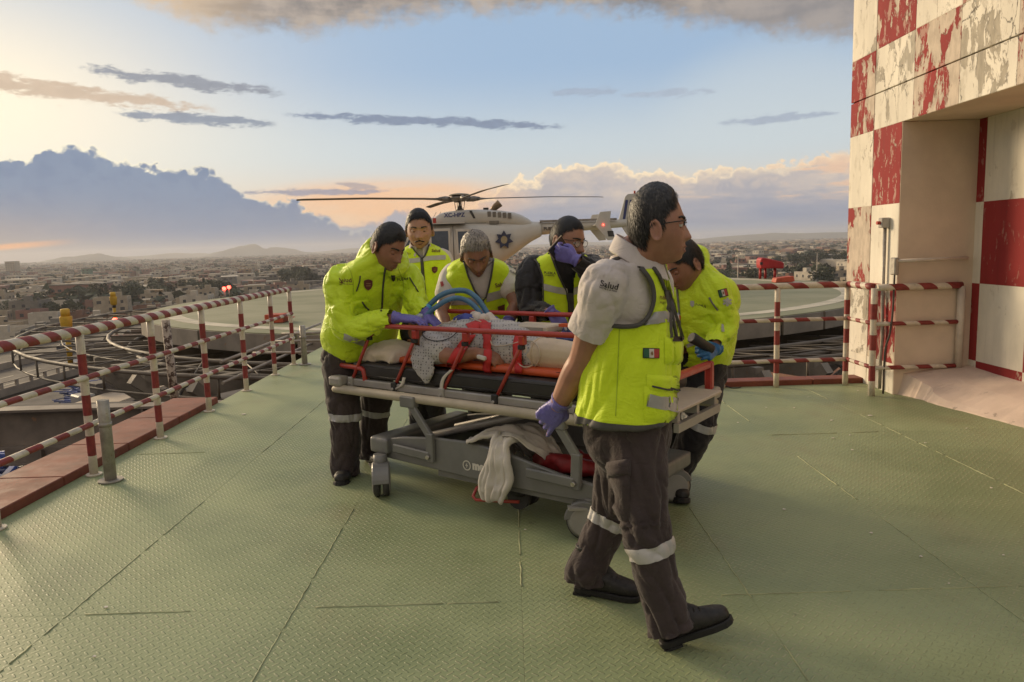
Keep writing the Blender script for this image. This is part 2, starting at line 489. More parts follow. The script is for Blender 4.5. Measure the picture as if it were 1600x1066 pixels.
# ---- deck: 3 by 8 foot checker plates, each a piece
def deckmat():
    m, t, b = newmat('deck_paint')
    g = N(t, t.nodes.new('ShaderNodeNewGeometry').outputs['Position'])
    oi = t.nodes.new('ShaderNodeObjectInfo'); rnd = N(t, oi.outputs['Random'])
    x, y, z = sepxyz(t, g)
    # raised lugs of checker plate: two interleaved lattices of short bars at right angles
    p = .031
    u = (x + y) * (.7071 / p); v = (y - x) * (.7071 / p)
    fu, fv = u.f('FLOOR'), v.f('FLOOR')
    par = (fu + fv).f('PINGPONG', 1.0)
    cu, cv = (u - fu - .5).abs(), (v - fv - .5).abs()
    a = cu * par + cv * (1 - par); c_ = cv * par + cu * (1 - par)
    d = ((a - .26).f('MAXIMUM', 0).f('POWER', 2) + (c_ * 1.9).f('POWER', 2)).f('SQRT')
    lug = d.step(.12, .3, 1, 0)
    worn = nz(t, g, .9, 6, .6)
    stain = nz(t, mapping(t, g, (1, .55, 1)), 1.7, 6, .65)
    fine = nz(t, g, 38, 4, .65)
    c = mixc(t, worn.step(.34, .66), (.208, .250, .116), (.315, .358, .182))
    c = mixc(t, stain.step(.52, .76) * .42, c, (.27, .215, .115))
    c = mixc(t, rnd * .22, c, (.20, .24, .13))
    c = mixc(t, lug * nz(t, g, 3.0, 5, .6).step(.40, .62) * .55, c, (.38, .36, .21))
    c = mixc(t, fine.step(.60, .72) * .35, c, (.10, .10, .055))
    c = mixc(t, nz(t, g, 2.2, 7, .72, .6).step(.655, .70) * .65, c, (.11, .105, .06))
    put(t, b, 'Base Color', c)
    put(t, b, 'Roughness', worn.step(.3, .7, .50, .68) - lug * .10)
    put(t, b, 'Specular IOR Level', .5)
    bumpn(t, b, lug + fine * .10 + stain * .6, .7, .0036)
    return m
DECK = deckmat()
deck = empty('deck', None, None, (0, 0, 0)); deck['kind'] = 'structure'
under = MB()
under.lohi((-2.86, -3.2, -.30), (4.6, 7.0, -.012)).lohi((-2.86, 7.0, -.30), (1.84, 12.6, -.012))
under.build('deck_frame', M('deck_steel', (.10, .075, .05), .8, var=.3, vs=8), deck)
xs = [-2.86, -1.82, -.905, .008, .922, 1.84, 2.755, 3.45]
ys = [-3.2, -2.04, .37, 2.815, 5.225, 7.02]
def plate(x0, x1, y0, y1):
    g = .0004
    mb = MB(); mb.lohi((x0 + g, y0 + g, -.012), (x1 - g, y1 - g, 0))
    o = mb.build('deck_plate', DECK, deck, bevel=.0007)
    # a plate never lies quite flat
    return o
for i in range(len(xs) - 1):
    for j in range(len(ys) - 1):
        x1 = 4.3 if i == len(xs) - 2 else xs[i + 1]
        off = .0
        plate(xs[i], x1, ys[j] + (off if j else 0), ys[j + 1])
for i in range(5):
    for y0, y1 in ((7.02, 9.46), (9.46, 12.6)):
        plate(xs[i], xs[i + 1], y0, y1)
# weld beads along some joints: short uneven beads
wb = MB(); rr = random.Random(3)
def bead(p, q, keep):
    p, q = Vector(p), Vector(q); L = (q - p).length; d = (q - p) / L; s_ = Vector((-d.y, d.x, 0)); t = 0
    while t < L:
        l = min(rr.uniform(.08, .7), L - t)
        if rr.random() < keep and l > .03:
            n = max(4, int(l / .03))
            wb.tube([p + d * (t + k * l / (n - 1)) + s_ * rr.uniform(-.0022, .0022) for k in range(n)], [rr.uniform(.0022, .0042) for _ in range(n)], 6)
        t += l + rr.uniform(.01, .12)
for xx in xs[1:-1]: bead((xx, -1.0, .0002), (xx, 6.95, .0002), .78)
for yy in ys[2:-1]: bead((-2.75, yy, .0002), (3.3, yy, .0002), .5)
o = wb.build('weld_bead', M('weld_paint', (.315, .325, .165), .6, var=.3, vs=6), deck); o['kind'] = 'stuff'
# flakes of white paint fallen from the wall
fl = MB(); rr = random.Random(11)
for k in range(46):
    x, y = rr.uniform(1.2, 3.5), rr.uniform(2.2, 6.8)
    if k > 34: x, y = rr.uniform(-2.6, 1.2), rr.uniform(2.4, 6.5)
    s = rr.uniform(.004, .011) * (1.8 if rr.random() < .12 else 1)
    a0 = rr.uniform(0, 6)
    poly = [(x + s * rr.uniform(.6, 1.3) * math.cos(a0 + q), y + s * rr.uniform(.5, 1.1) * math.sin(a0 + q)) for q in (0, 1.2, 2.3, 3.6, 5)]
    fl.prism(poly, .004, .0065)
o = fl.build('paint_flakes', M('flake_paint', (.7, .64, .54), .8)); tag(o, 'small pale flakes of wall paint scattered on the green deck', 'paint flakes', kind='stuff')

# terracotta kerbs just outside the deck edge, in lengths
kerbm = M('kerb_red', (.20, .055, .030), .7, var=.22, vs=4, bump=.2, bs=30, wear=(.14, .06, .04), wearamt=.3)
def kerb(name, label, lo, hi, cuts, axis):
    k = empty(name, label, 'kerb', (lo[0], lo[1], 0))
    e = [lo[axis]] + cuts + [hi[axis]]
    for a, b in zip(e[:-1], e[1:]):
        l, h = list(lo), list(hi); l[axis], h[axis] = a + .004, b - .004
        MB().lohi(l, h).build('kerb_length', kerbm, k, bevel=.006)
kerb('kerb', 'terracotta kerb outside the left railing, along the deck edge', (-3.30, 3.86, -.02), (-2.866, 7.05, .055), [4.55, 5.35, 6.2], 1)
kerb('kerb', 'dark red kerb along the far deck edge below the short railing', (1.98, 7.03, -.05), (4.1, 7.22, .05), [2.9], 0)
kerb('kerb', 'red kerb running back beside the gangway behind the stretcher', (1.845, 7.03, -.05), (1.975, 12.4, .05), [8.6, 10.4], 1)

# ---- checkered tower wall
wall = empty('tower_wall', 'peeling red and white checkered wall with recessed doorway on the right', 'wall', (3.38, 6.9, 0))
pm = {
 ('r', 2): wallpaint('red_peeled', RED, (.60, .50, .40), .56, 4.2, seed=1.3, bare=(.28, .16, .12)),
 ('r', 1): wallpaint('red_chipped', RED, (.62, .53, .42), .34, 6.0, seed=4.1, bare=(.24, .10, .08)),
 ('r', 0): wallpaint('red_sound', RED, (.50, .30, .24), .14, 4.0, seed=7.7, bare=(.2, .05, .04)),
 ('w', 2): wallpaint('white_peeled', CREAM, (.44, .39, .31), .44, 4.0, seed=2.2, crack=.9),
 ('w', 1): wallpaint('white_cracked', CREAM, (.48, .43, .35), .28, 4.4, seed=5.5, crack=.6),
 ('w', 0): wallpaint('white_sound', CREAM, (.5, .44, .36), .08, 3.0, seed=9.1),
}
XW = 3.38; YJ = 6.47
cols = [7.44, 6.966, 6.31, 5.68, 5.046, 4.41, 3.78, 3.15]
rows = [0.0, .273, .971, 1.684, 2.368, 3.075, 3.78, 4.5]
JO = 2.688
def panel(y0, y1, z0, z1, key, x0=XW, x1=XW + .14):
    MB().lohi((x0, min(y0, y1), z0), (x1, max(y0, y1), z1)).build('panel', pm[key], wall, bevel=.003)
def cell(c, r, colr, w):
    y0, y1 = cols[c + 1], cols[c]
    if c == 1 and r <= 3: y0 = YJ
    z0, z1 = rows[r], rows[r + 1]
    ga = .004 if c == 0 else 0          # vertical joint between the corner strip and the rest
    if c == 1: y1 -= .004
    spans = [(z0, z1)]
    if z0 < JO < z1: spans = [(z0, JO - .005), (JO + .005, z1)]
    for a, b in spans: panel(y0 + ga, y1, a, b, (colr, w))
# far corner strip (0) then columns toward the viewer
A = {0: ('w', 2), 1: ('w', 2), 2: ('w', 1), 3: ('r', 2), 4: ('w', 2), 5: ('r', 2), 6: ('w', 2)}
A[0] = ('w', 1); A[1] = ('w', 2); A[2] = ('w', 2)
A = {0: ('w', 0), 1: ('w', 2), 2: ('r', 2), 3: ('w', 1), 4: ('r', 2), 5: ('w', 1), 6: ('r', 2)}
for r, k in A.items(): cell(0, r, *k)
B = {0: ('w', 0), 1: ('r', 1), 2: ('w', 0), 3: ('r', 1), 4: ('w', 1), 5: ('r', 1), 6: ('w', 1)}
for r, k in B.items(): cell(1, r, *k)
for c in range(2, 7):
    for r in (4, 5, 6):
        red = (c + r) % 2 == 0
        cell(c, r, 'r' if red else 'w', 2 if (r == 4 or red) else 1)
core = MB()
core.lohi((XW + .145, YJ + .02, 0), (5.2, 7.438, 4.5))
core.lohi((XW + .145, 2.5, 2.385), (5.2, YJ + .02, 4.5))
core.build('wall_core', plaster, wall)
MB().lohi((XW + .003, YJ - .004, .0), (4.04, YJ + .019, 2.363)).build('door_jamb', plaster, wall)
MB().lohi((XW + .004, 2.5, 2.367), (4.04, YJ - .002, 2.384)).build('soffit', plaster, wall)
# back wall of the recess, checkered too
XB = 4.04
bc = [YJ, 6.36, 5.77, 5.1, 4.4, 3.5]; br = [0, .30, .974, 1.669, 2.366]
for i in range(5):
    for j in range(4):
        red = (i + j) % 2 == 1
        MB().lohi((XB, bc[i + 1], br[j]), (XB + .12, bc[i] - (.001 if i == 0 else 0), br[j + 1])).build('panel', pm[('r' if red else 'w', 0)], wall)
MB().lohi((XB + .121, 2.5, 0), (5.2, YJ + .0, 2.366)).build('wall_core', plaster, wall)
# sloping concrete plinth at the foot of the recess
secs = [(6.468, 3.42, 3.47, .19, .245), (6.22, 3.50, 3.56, .12, .24), (6.0, 3.52, 3.57, .05, .235), (5.2, 3.69, 3.72, .03, .23), (4.2, 3.88, 3.90, .03, .22), (3.2, 4.0, 4.01, .03, .22)]
pl = MB(); secs2 = spline(secs, 8); rr = random.Random(5)
rings = []
for s in secs2:
    j = rr.uniform(-.008, .008)
    y, xa, xb, zb, zt = s
    rings.append([(xa + j, y, 0), (xa + j + .006, y, .012), (xb + j, y, zb), ((xb + XB) / 2, y, (zb + zt) / 2 + .012), (XB + .02, y, zt), (XB + .02, y, -.01)])
pl.loft(rings, smooth=False)
pl.build('concrete_plinth', M('plinth_concrete', (.64, .51, .42), .9, var=.12, vs=2.2, bump=.5, bs=26, spec=.2, wear=(.40, .32, .26), wearamt=.2), wall)
# conduit, switch box and a wall rail on the pillar
pipe = empty('conduit', 'grey metal conduit with a small red-buttoned switch box on the pillar', 'conduit', (3.36, 6.60, 0))
gal = M('galvanised', (.34, .31, .27), .5, .5, var=.18, vs=20)
p0 = PXp(1383, 350, XW - .03)
yc = p0.y
MB().tube([(XW - .03, yc, 0.02), (XW - .03, yc, .30), (XW - .03, yc - .02, .5), (XW - .03, yc, .8), (XW - .03, yc, p0.z)], .016, 8).build('pipe', gal, pipe)
MB().lohi((XW - .075, yc - .035, p0.z - .035), (XW - .002, yc + .035, p0.z + .055)).build('switch_box', M('switch_grey', (.36, .33, .29), .6), pipe, bevel=.006)
MB().tube([(XW - .076, yc, p0.z + .01), (XW - .105, yc, p0.z + .01)], .016, 10).build('button', M('button_red', (.45, .05, .03), .5), pipe)
wr = empty('wall_rail', 'short white handrail fixed across the plain doorway side wall', 'handrail', (3.4, 6.4, 0))
a, b = P(1405, 408, 6.40), P(1512, 403, 6.40)
MB().tube([a + Vector((-.02, 0, 0)), b, b + Vector((0, .07, 0))], .016, 10).build('rail', M('rail_cream', (.58, .50, .41), .6, var=.15), wr)
MB().lohi((a.x - .045, 6.385, a.z - .12), (a.x - .005, 6.468, a.z + .03)).build('bracket', gal, wr, bevel=.008)
cbl = empty('cable', 'dark loose cable hanging down the corner of the pillar', 'cable', (3.36, 6.45, 0))
MB().tube(spline([(a.x - .025, 6.42, a.z - .1), (a.x - .035, 6.41, .75), (a.x - .06, 6.40, .55), (a.x - .085, 6.42, .4), (a.x - .09, 6.42, .02)], 6), .009, 7).build('cable_run', M('cable_dark', (.07, .055, .045), .6), cbl)

# ---- red and white banded railings
RW_R = M('rail_red', (.235, .032, .028), .55, var=.2, vs=18, wear=(.20, .07, .05), wearamt=.25)
RW_W = M('rail_white', (.60, .53, .42), .55, var=.14, vs=15, wear=(.30, .22, .15), wearamt=.22)
def banded(name, a, b, r, parent, band, start=0, skew=.6, n=12):
    """tube a..b painted in alternating bands with slanted ends: one mesh, two paints"""
    a, b = Vector(a), Vector(b); d = b - a; L = d.length; d.normalize()
    x = d.cross(Vector((0, .3, 1))).normalized() if abs(d.z) < .9 else d.cross(Vector((1, 0, 0))).normalized()
    y = d.cross(x); k = max(1, round(L / band)); bl = L / k
    sk = skew * r
    vs, fs, mi = [], [], []
    for i in range(k + 1):
        for j in range(n):
            q = 2 * math.pi * j / n
            t = i * bl + (math.sin(q) * sk if 0 < i < k else 0)
            vs.append(a + d * t + (x * math.cos(q) + y * math.sin(q)) * r)
    for i in range(k):
        for j in range(n):
            fs.append((i * n + j, i * n + (j + 1) % n, (i + 1) * n + (j + 1) % n, (i + 1) * n + j)); mi.append((i + start) % 2)
    fs.append(tuple(range(n))[::-1]); mi.append(start % 2)
    fs.append(tuple(k * n + j for j in range(n))); mi.append((k - 1 + start) % 2)
    me = bpy.data.meshes.new(name); me.from_pydata([tuple(v) for v in vs], [], fs); me.update()
    o = link(name, me, [RW_R, RW_W], parent)
    me.polygons.foreach_set('material_index', mi)
    me.polygons.foreach_set('use_smooth', [len(f) == 4 for f in fs])
    bm = bmesh.new(); bm.from_mesh(me); bmesh.ops.recalc_face_normals(bm, faces=bm.faces); bm.to_mesh(me); bm.free()
    return o
lr = empty('railing', 'long red and white banded railing along the left deck edge', 'railing', (-2.78, 6.5, 0))
XR = -2.785
for y in (3.80, 4.74, 5.68, 6.63, 7.60, 8.55, 9.31):
    banded('post', (XR, y, 0), (XR, y, .945), .026, lr, .145, 1, 0)
    MB().tube([(XR, y, 0), (XR, y, .012)], .05, 12).build('base_flange', RW_W, lr)
banded('top_rail', (XR, .8, .955), (XR, 9.33, .962), .033, lr, .105, 0, 1.2)
banded('mid_rail', (XR + .02, .8, .655), (XR + .02, 9.31, .655), .019, lr, .13, 0, .6)
banded('low_rail', (XR + .02, .8, .345), (XR + .02, 9.31, .345), .019, lr, .13, 1, .6)
for y in (2.86, 1.92):
    banded('post', (XR, y, 0), (XR, y, .945), .026, lr, .145, 1, 0)
rrw = empty('railing', 'red and white banded railing at the far right deck edge, meeting the pillar', 'railing', (2.5, 6.95, 0))
YR = 6.955
for x in (2.515, 3.175): banded('post', (x, YR, 0), (x, YR, .955), .026, rrw, .145, 1, 0)
banded('post', (1.93, YR, 0), (1.93, YR, .955), .026, rrw, .145, 1, 0)
banded('top_rail', (1.93, YR, .965), (3.19, YR, .965), .030, rrw, .135, 1, 1.3)
banded('mid_rail', (1.93, YR - .02, .645), (3.175, YR - .02, .645), .019, rrw, .12, 0, .9)
banded('low_rail', (1.93, YR - .02, .255), (3.175, YR - .02, .255), .019, rrw, .12, 0, .9)
rr2 = empty('railing', 'red and white banded railing turning the corner in front of the doorway side wall', 'railing', (3.18, 6.43, 0))
banded('post', (3.175, 6.44, 0), (3.175, 6.44, .955), .028, rr2, .145, 1, 0)
MB().tube([(3.93, 6.43, .235), (3.93, 6.43, .955)], .032, 12).build('post', M('rail_cream', (.58, .5, .41), .6), rr2)
for z, r_ in ((.965, .03), (.645, .019), (.255, .019)):
    banded('rail', (3.175, YR - .025, z), (3.175, 6.46, z), r_, rr2, .10, 0, .9)
    banded('rail', (3.19, 6.43, z - .004), (3.93, 6.43, z - .004), r_, rr2, .125, 1, 1.1)
# bare steel stub posts at the left railing
for (x, y, h, lb) in ((-2.60, 4.60, .53, 'short bare steel stub post on the deck beside the second railing post'), (-2.64, 9.29, .50, 'short bare steel stub post at the far end of the left railing')):
    sp = empty('stub_post', lb, 'post', (x, y, 0))
    MB().tube([(x, y, 0), (x, y, h * .7), (x, y, h)], .036, 14).build('tube', M('bare_steel', (.34, .31, .26), .5, .35, var=.25, vs=12, wear=(.25, .2, .14), wearamt=.3), sp)
    MB().tube([(x, y, h * .68), (x, y, h * .73)], .040, 14).build('collar', gal, sp)
    MB().tube([(x, y, .0005), (x, y, .013)], .075, 16).build('base_flange', gal, sp)

# ---- steel just below the left edge
steelp = M('beam_grey', (.19, .155, .125), .7, var=.22, vs=3, wear=(.26, .15, .09), wearamt=.25)
def ibeam(label, y, x0, x1, zt, hgt, w=.2):
    k = empty('steel_beam', label, 'beam', (x0, y, zt))
    MB().lohi((x0, y - w / 2, zt - .025), (x1, y + w / 2, zt)).build('top_flange', steelp, k)
    MB().lohi((x0, y - w / 2, zt - hgt), (x1, y + w / 2, zt - hgt + .025)).build('bottom_flange', steelp, k)
    MB().lohi((x0, y - .012, zt - hgt + .0255), (x1, y + .012, zt - .0255)).build('web', steelp, k)
    for q in range(4):
        xx = x0 + (x1 - x0) * (q + .5) / 4
        MB().lohi((xx - .01, y - w / 2 + .01, zt - hgt + .026), (xx + .01, y - .0125, zt - .026)).build('stiffener', steelp, k)
ibeam('grey steel I-beam jutting out under the left railing', 7.2, -9.0, -2.88, -.03, .40)
# ================================================================== HELIPAD, CITY, AIR
GZ = -24.0
def groundmat():
    m, t, b = newmat('city_ground')
    g = N(t, t.nodes.new('ShaderNodeNewGeometry').outputs['Position'])
    a = nz(t, g, .012, 6, .65); c2 = nz(t, g, .06, 5, .65)
    c = mixc(t, a.step(.35, .65), (.12, .10, .075), (.07, .07, .045))
    c = mixc(t, c2.step(.52, .62) * .7, c, (.20, .18, .145))
    c = mixc(t, nz(t, g, .0022, 5, .6).step(.48, .6) * .6, c, (.07, .085, .05))
    put(t, b, 'Base Color', c); put(t, b, 'Roughness', .9)
    return m
gm = MB()
R_ = 14000
rings = []
for r in (0.5, 60, 200, 600, 1500, 3500, 7000, R_):
    rings.append([(r * math.cos(2 * math.pi * k / 48), r * math.sin(2 * math.pi * k / 48), GZ) for k in range(48)])
gm.loft(rings, smooth=False)
o = gm.build('ground', groundmat()); o['kind'] = 'structure'
# low hills
hm = M('hill_green', (.085, .085, .055), .9, var=.3, vs=.004)
def hill(az_, dist, w, h, seed):
    c = Vector((math.sin(rad(az_)) * dist, math.cos(rad(az_)) * dist, GZ)); n = 40
    vs, fs = [], []
    for j in range(13):
        for i in range(n + 1):
            u, v = i / n * 2 - 1, j / 12 * 2 - 1
            e = max(0, math.cos(u * math.pi / 2)) ** 1.4 * max(0, math.cos(v * math.pi / 2))
            z = e * h * (.75 + .5 * mnoise.fractal(Vector((u * 2.2, v * 1.5, seed)), 1, 2, 4)) - 2
            right = Vector((math.cos(rad(az_)), -math.sin(rad(az_)), 0)); fw = Vector((math.sin(rad(az_)), math.cos(rad(az_)), 0))
            vs.append(c + right * u * w + fw * v * w * .45 + Vector((0, 0, z)))
    for j in range(12):
        for i in range(n):
            a = j * (n + 1) + i; fs.append((a, a + 1, a + n + 2, a + n + 1))
    o = MB().add(vs, fs, True).build('hill', hm); o['kind'] = 'structure'
hill(-18.5, 6500, 560, 112, 1.0); hill(-29.5, 6000, 420, 66, 3.0); hill(-24, 7500, 900, 66, 4.0)
hill(-11, 7600, 900, 54, 6.0); hill(22, 6600, 1900, 72, 8.0); hill(14, 7400, 1100, 52, 12.0); hill(31, 6800, 1200, 78, 15.0); hill(4, 7800, 1500, 44, 17.0)

# ---- helipad
PC = Vector((0.0, 22.0, 0)); PR = 9.85
pad = empty('helipad', 'round green helipad with white ring and yellow centre, reached over the gangway', 'helipad', PC)
def padmat():
    m, t, b = newmat('pad_paint')
    g = N(t, t.nodes.new('ShaderNodeNewGeometry').outputs['Position'])
    c = mixc(t, nz(t, g, .35, 6, .65).step(.35, .65), (.20, .205, .105), (.29, .275, .16))
    c = mixc(t, nz(t, mapping(t, g, (.3, 2, 1)), .8, 6, .6).step(.5, .7) * .5, c, (.36, .32, .20))
    put(t, b, 'Base Color', c); put(t, b, 'Roughness', .7)
    return m
padm = padmat()
def disc(r, n=96): return [(PC.x + r * math.cos(2 * math.pi * k / n), PC.y + r * math.sin(2 * math.pi * k / n)) for k in range(n)]
def annulus(mb, r0, r1, z0, z1, n=96):
    rings = [[(PC.x + r * math.cos(2 * math.pi * k / n), PC.y + r * math.sin(2 * math.pi * k / n), z) for k in range(n)] for r, z in ((r0, z0), (r1, z0), (r1, z1), (r0, z1))]
    mb.loft(rings, cap=False, smooth=False, closed=True); return mb
MB().prism(disc(PR), -.18, -.004).build('pad_plate', padm, pad)
padw = M('pad_white', (.52, .46, .34), .7, var=.25, vs=1.5)
annulus(MB(), 9.0, 9.35, -.003, .0015).build('ring_marking', padw, pad)
MB().prism([(-1.8 + 4.1 * math.cos(2 * math.pi * k / 64), 24.6 + 4.1 * math.sin(2 * math.pi * k / 64)) for k in range(64)], -.003, .0016).build('centre_marking', M('pad_yellow', (.50, .25, .05), .7, var=.25, vs=1.2), pad)
hb = MB()
for xx in (-1.1, 1.1): hb.lohi((-1.8 + xx - .2, 24.6 - 1.8, .002), (-1.8 + xx + .2, 24.6 + 1.8, .006))
hb.lohi((-1.8 - .899, 24.4, .002), (-1.8 + .899, 24.8, .006)); hb.build('letter_h', padw, pad)
pg = M('pad_steel', (.25, .215, .17), .65, .15, var=.2, vs=2, wear=(.27, .17, .10), wearamt=.2)
npan = 48
pdk = M('net_steel', (.155, .13, .10), .7, .15, var=.25, vs=2)
for k in range(npan):
    a0, a1 = 2 * math.pi * k / npan + .004, 2 * math.pi * (k + 1) / npan - .004
    if math.sin((a0 + a1) / 2) > .55: continue
    poly = [(PC.x + r * math.cos(a), PC.y + r * math.sin(a)) for r, a in ((PR + .005, a0), (PR + .05, a0), (PR + .05, a1), (PR + .005, a1))]
    MB().prism(poly, -.36, -.02).build('fascia_panel', pg, pad)
def circ(r, z, n=72): return [(PC.x + r * math.cos(2 * math.pi * k / n), PC.y + r * math.sin(2 * math.pi * k / n), z) for k in range(n)]
for r, z, t_ in ((10.6, -.42, .04), (12.4, -.30, .034), (11.5, -.36, .014), (10.2, -.72, .05), (12.4, -.62, .018)):
    MB().tube(circ(r, z), t_, 6, closed=True).build('ring_tube', pdk, pad)
lat = MB()
for k in range(64):
    a = 2 * math.pi * (k + .5) / 64; a2 = a + .16
    c, s_ = math.cos(a), math.sin(a)
    lat.tube([(PC.x + 9.9 * c, PC.y + 9.9 * s_, -.48), (PC.x + 12.4 * c, PC.y + 12.4 * s_, -.30)], .018, 5)
    lat.tube([(PC.x + 10.6 * c, PC.y + 10.6 * s_, -.42), (PC.x + 12.4 * math.cos(a2), PC.y + 12.4 * math.sin(a2), -.30)], .012, 4)
    lat.tube([(PC.x + 12.4 * c, PC.y + 12.4 * s_, -.30), (PC.x + 12.4 * c, PC.y + 12.4 * s_, -.62)], .02, 5)
o = lat.build('net_lattice', pdk, pad); o['kind'] = 'stuff'
for k in range(22):
    a = math.pi * (1 + (k + .5) / 22) + random.uniform(-.02, .02)
    c, s_ = math.cos(a), math.sin(a)
    MB().beam((PC.x + 11.2 * c, PC.y + 11.2 * s_, -.75), (PC.x + 5.5 * c, PC.y + 5.5 * s_, -5.6), .16, .2).build('prop', pg, pad)
    MB().beam((PC.x + 11.0 * c, PC.y + 11.0 * s_, -.8), (PC.x + 4.5 * c, PC.y + 4.5 * s_, -.9), .16, .3).build('radial_beam', pg, pad)
MB().tube([(PC.x, PC.y, GZ), (PC.x, PC.y, -.9)], 2.2, 24).build('tower_shaft', M('shaft', (.24, .2, .16), .85), pad)
for r, z in ((9.2, -2.1), (7.3, -3.9)):
    MB().tube(circ(r, z, 48), .06, 5, closed=True).build('ring_tube', pdk, pad)

# gangway side rails and low walkway pipes, far end of the left deck
gw = empty('walkway_rails', 'grey pipe rails of the lower walkway between the deck and the helipad, left', 'railing', (-3.4, 10.5, -.6))
pipem = M('pipe_grey', (.36, .31, .25), .6, .2, var=.2, vs=4)
a1, a2 = P(345, 566, 9.6), P(500, 506, 13.2)
for d in (0, .28, .56):
    MB().tube([a1 - Vector((0, 0, d)), a2 - Vector((0, 0, d))], .022, 7).build('pipe', pipem, gw)
for y, x0, x1, Y in ((534, 430, 502, 11.2), (552, 395, 502, 10.6), (522, 440, 502, 11.8)):
    MB().tube([P(x0, y, Y), P(x1, y - 2, Y)], .02, 7).build('pipe', pipem, gw)
MB().lohi((-6.2, 9.7, -1.0), (-2.9, 9.95, -.72)).build('landing_edge', M('rust_ledge', (.28, .15, .07), .85, var=.3, vs=2), gw)
ibeam('rust-streaked steel girder crossing below the far left railing', 10.6, -7.5, -2.9, -1.15, .4)
scol = empty('mottled_column', 'cream post mottled with dark rust below the left railing', 'post', (-4.3, 9.9, -2))
c0 = P(262, 540, 10.0)
MB().tube([c0 + Vector((0, 0, .35)), c0 + Vector((.05, 0, -1.4))], .055, 12).build('post', M('mottled', (.42, .34, .26), .8, var=.2, vs=3, wear=(.07, .035, .02), wearamt=.75), scol)

# things standing round the pad
def lamp_post(px, py, Y, s, label):
    """yellow obstruction light: a ribbed drum in two tiers on a stem"""
    top = P(px, py, Y); e = empty('obstruction_lamp', label, 'lamp', top, group='yellow drum lamps round the helipad')
    ym = M('lamp_yellow', (.58, .35, .035), .6, var=.18, vs=4)
    x, y, z = top
    MB().tube([(x, y, z + .38 * s), (x, y, z + .36 * s), (x, y, z + .12 * s)], [.10 * s, .145 * s, .145 * s], 16).build('cap', ym, e)
    MB().tube([(x, y, z + .12 * s), (x, y, z + .10 * s), (x, y, z - .3 * s), (x, y, z - .36 * s)], [.19 * s, .2 * s, .165 * s, .12 * s], 16).build('drum', ym, e)
    MB().tube([(x, y, z - .36 * s), (x, y, z - .5 * s)], .1 * s, 10).build('neck', M('lamp_dark', (.06, .05, .04), .7), e)
    MB().tube([(x, y, z - .5 * s), (x, y, z - 1.5 * s)], .085 * s, 10).build('stem', ym, e)
lamp_post(103, 500, 19.5, .78, 'nearer yellow drum lamp on a stem, left of the helipad')
lamp_post(177, 467, 25.0, .6, 'farther yellow drum lamp beyond the left edge of the helipad')
def emis(name, col, k):
    m, t, b = newmat(name); put(t, b, 'Base Color', col); put(t, b, 'Emission Color', col); put(t, b, 'Emission Strength', k); return m
redl = emis('red_glow', (1, .05, .03), 9.0)
def beacon(px, py, Y, n, label):
    p = P(px, py, Y); e = empty('beacon_light', label, 'light', p, group='red beacon lamps')
    for i in range(n):
        q = p + Vector((i * .2 - (n - 1) * .1, 0, i * .05))
        MB().tube([q + Vector((0, 0, -.45)), q + Vector((0, 0, -.06))], .03, 8).build('stem', pipem, e)
        MB().ball(q, .075).build('bulb', redl, e)
beacon(354, 451, 30.5, 2, 'pair of glowing red beacon lamps on the far left rim of the helipad')
beacon(180, 501, 20.0, 1, 'single glowing red beacon lamp just above the left railing')
orm = M('cover_orange', (.45, .075, .03), .6, var=.15, vs=5)
rdm = M('cover_red', (.40, .02, .02), .5, var=.15, vs=4)
b0 = P(430, 501, 15.2)
bx = empty('red_box', 'open red equipment box with a flap at the near left edge of the helipad', 'box', b0)
MB().lohi((b0.x - .17, b0.y - .15, 0), (b0.x + .2, b0.y + .25, .17)).build('box_body', orm, bx, bevel=.01)
MB().add([(b0.x + .2, b0.y - .1, .12), (b0.x + .36, b0.y, .09), (b0.x + .36, b0.y + .2, .085), (b0.x + .2, b0.y + .22, .13), (b0.x + .2, b0.y - .1, .105), (b0.x + .36, b0.y, .08), (b0.x + .36, b0.y + .2, .075), (b0.x + .2, b0.y + .22, .115)],
   [(0, 1, 2, 3), (7, 6, 5, 4), (0, 4, 5, 1), (1, 5, 6, 2), (2, 6, 7, 3), (3, 7, 4, 0)]).build('flap', orm, bx)
# red covered monitor on legs
m0 = P(1203, 412, 26.0)
mn = empty('covered_machine', 'bright red covered machine on thin red legs at the far right of the helipad', 'machine', (m0.x, m0.y, 0))
def slab(mb, pts, y0, y1): return mb.prism(pts, y0, y1, Matrix(((1, 0, 0, 0), (0, 0, 1, 0), (0, 1, 0, 0), (0, 0, 0, 1))))
s = 26.0 / 1155
prof = [(m0.x + x * s, m0.z + z * s) for x, z in ((-17, -7), (-18, -1), (-18, 7), (-15, 10), (-9, 9), (14, 3), (18, 1), (18.5, -8), (-10, -7))]
slab(MB(), prof, m0.y - .25, m0.y + .25).build('hood', rdm, mn, bevel=.03)
MB().lohi((m0.x - 18.6 * s, m0.y - .2, m0.z - 1 * s), (m0.x - 15 * s, m0.y - .252, m0.z + 3 * s)).build('lamp_eye', M('eye_dark', (.03, .03, .03), .3), mn)
for x in (-15, -7, 8):
    MB().tube([(m0.x + x * s, m0.y, 0), (m0.x + x * s, m0.y, m0.z - 7 * s)], .045, 8).build('leg', rdm, mn)
o0 = G(1222, 440, .02)
ob = empty('orange_box', 'low orange hose box beside the red covered machine', 'box', (o0.x, o0.y, 0))
slab(MB(), [(o0.x - .28, .0), (o0.x - .24, .14), (o0.x + .05, .17), (o0.x + .30, .19), (o0.x + .34, .03), (o0.x + .2, 0)], o0.y - .2, o0.y + .2).build('box_body', orm, ob, bevel=.015)

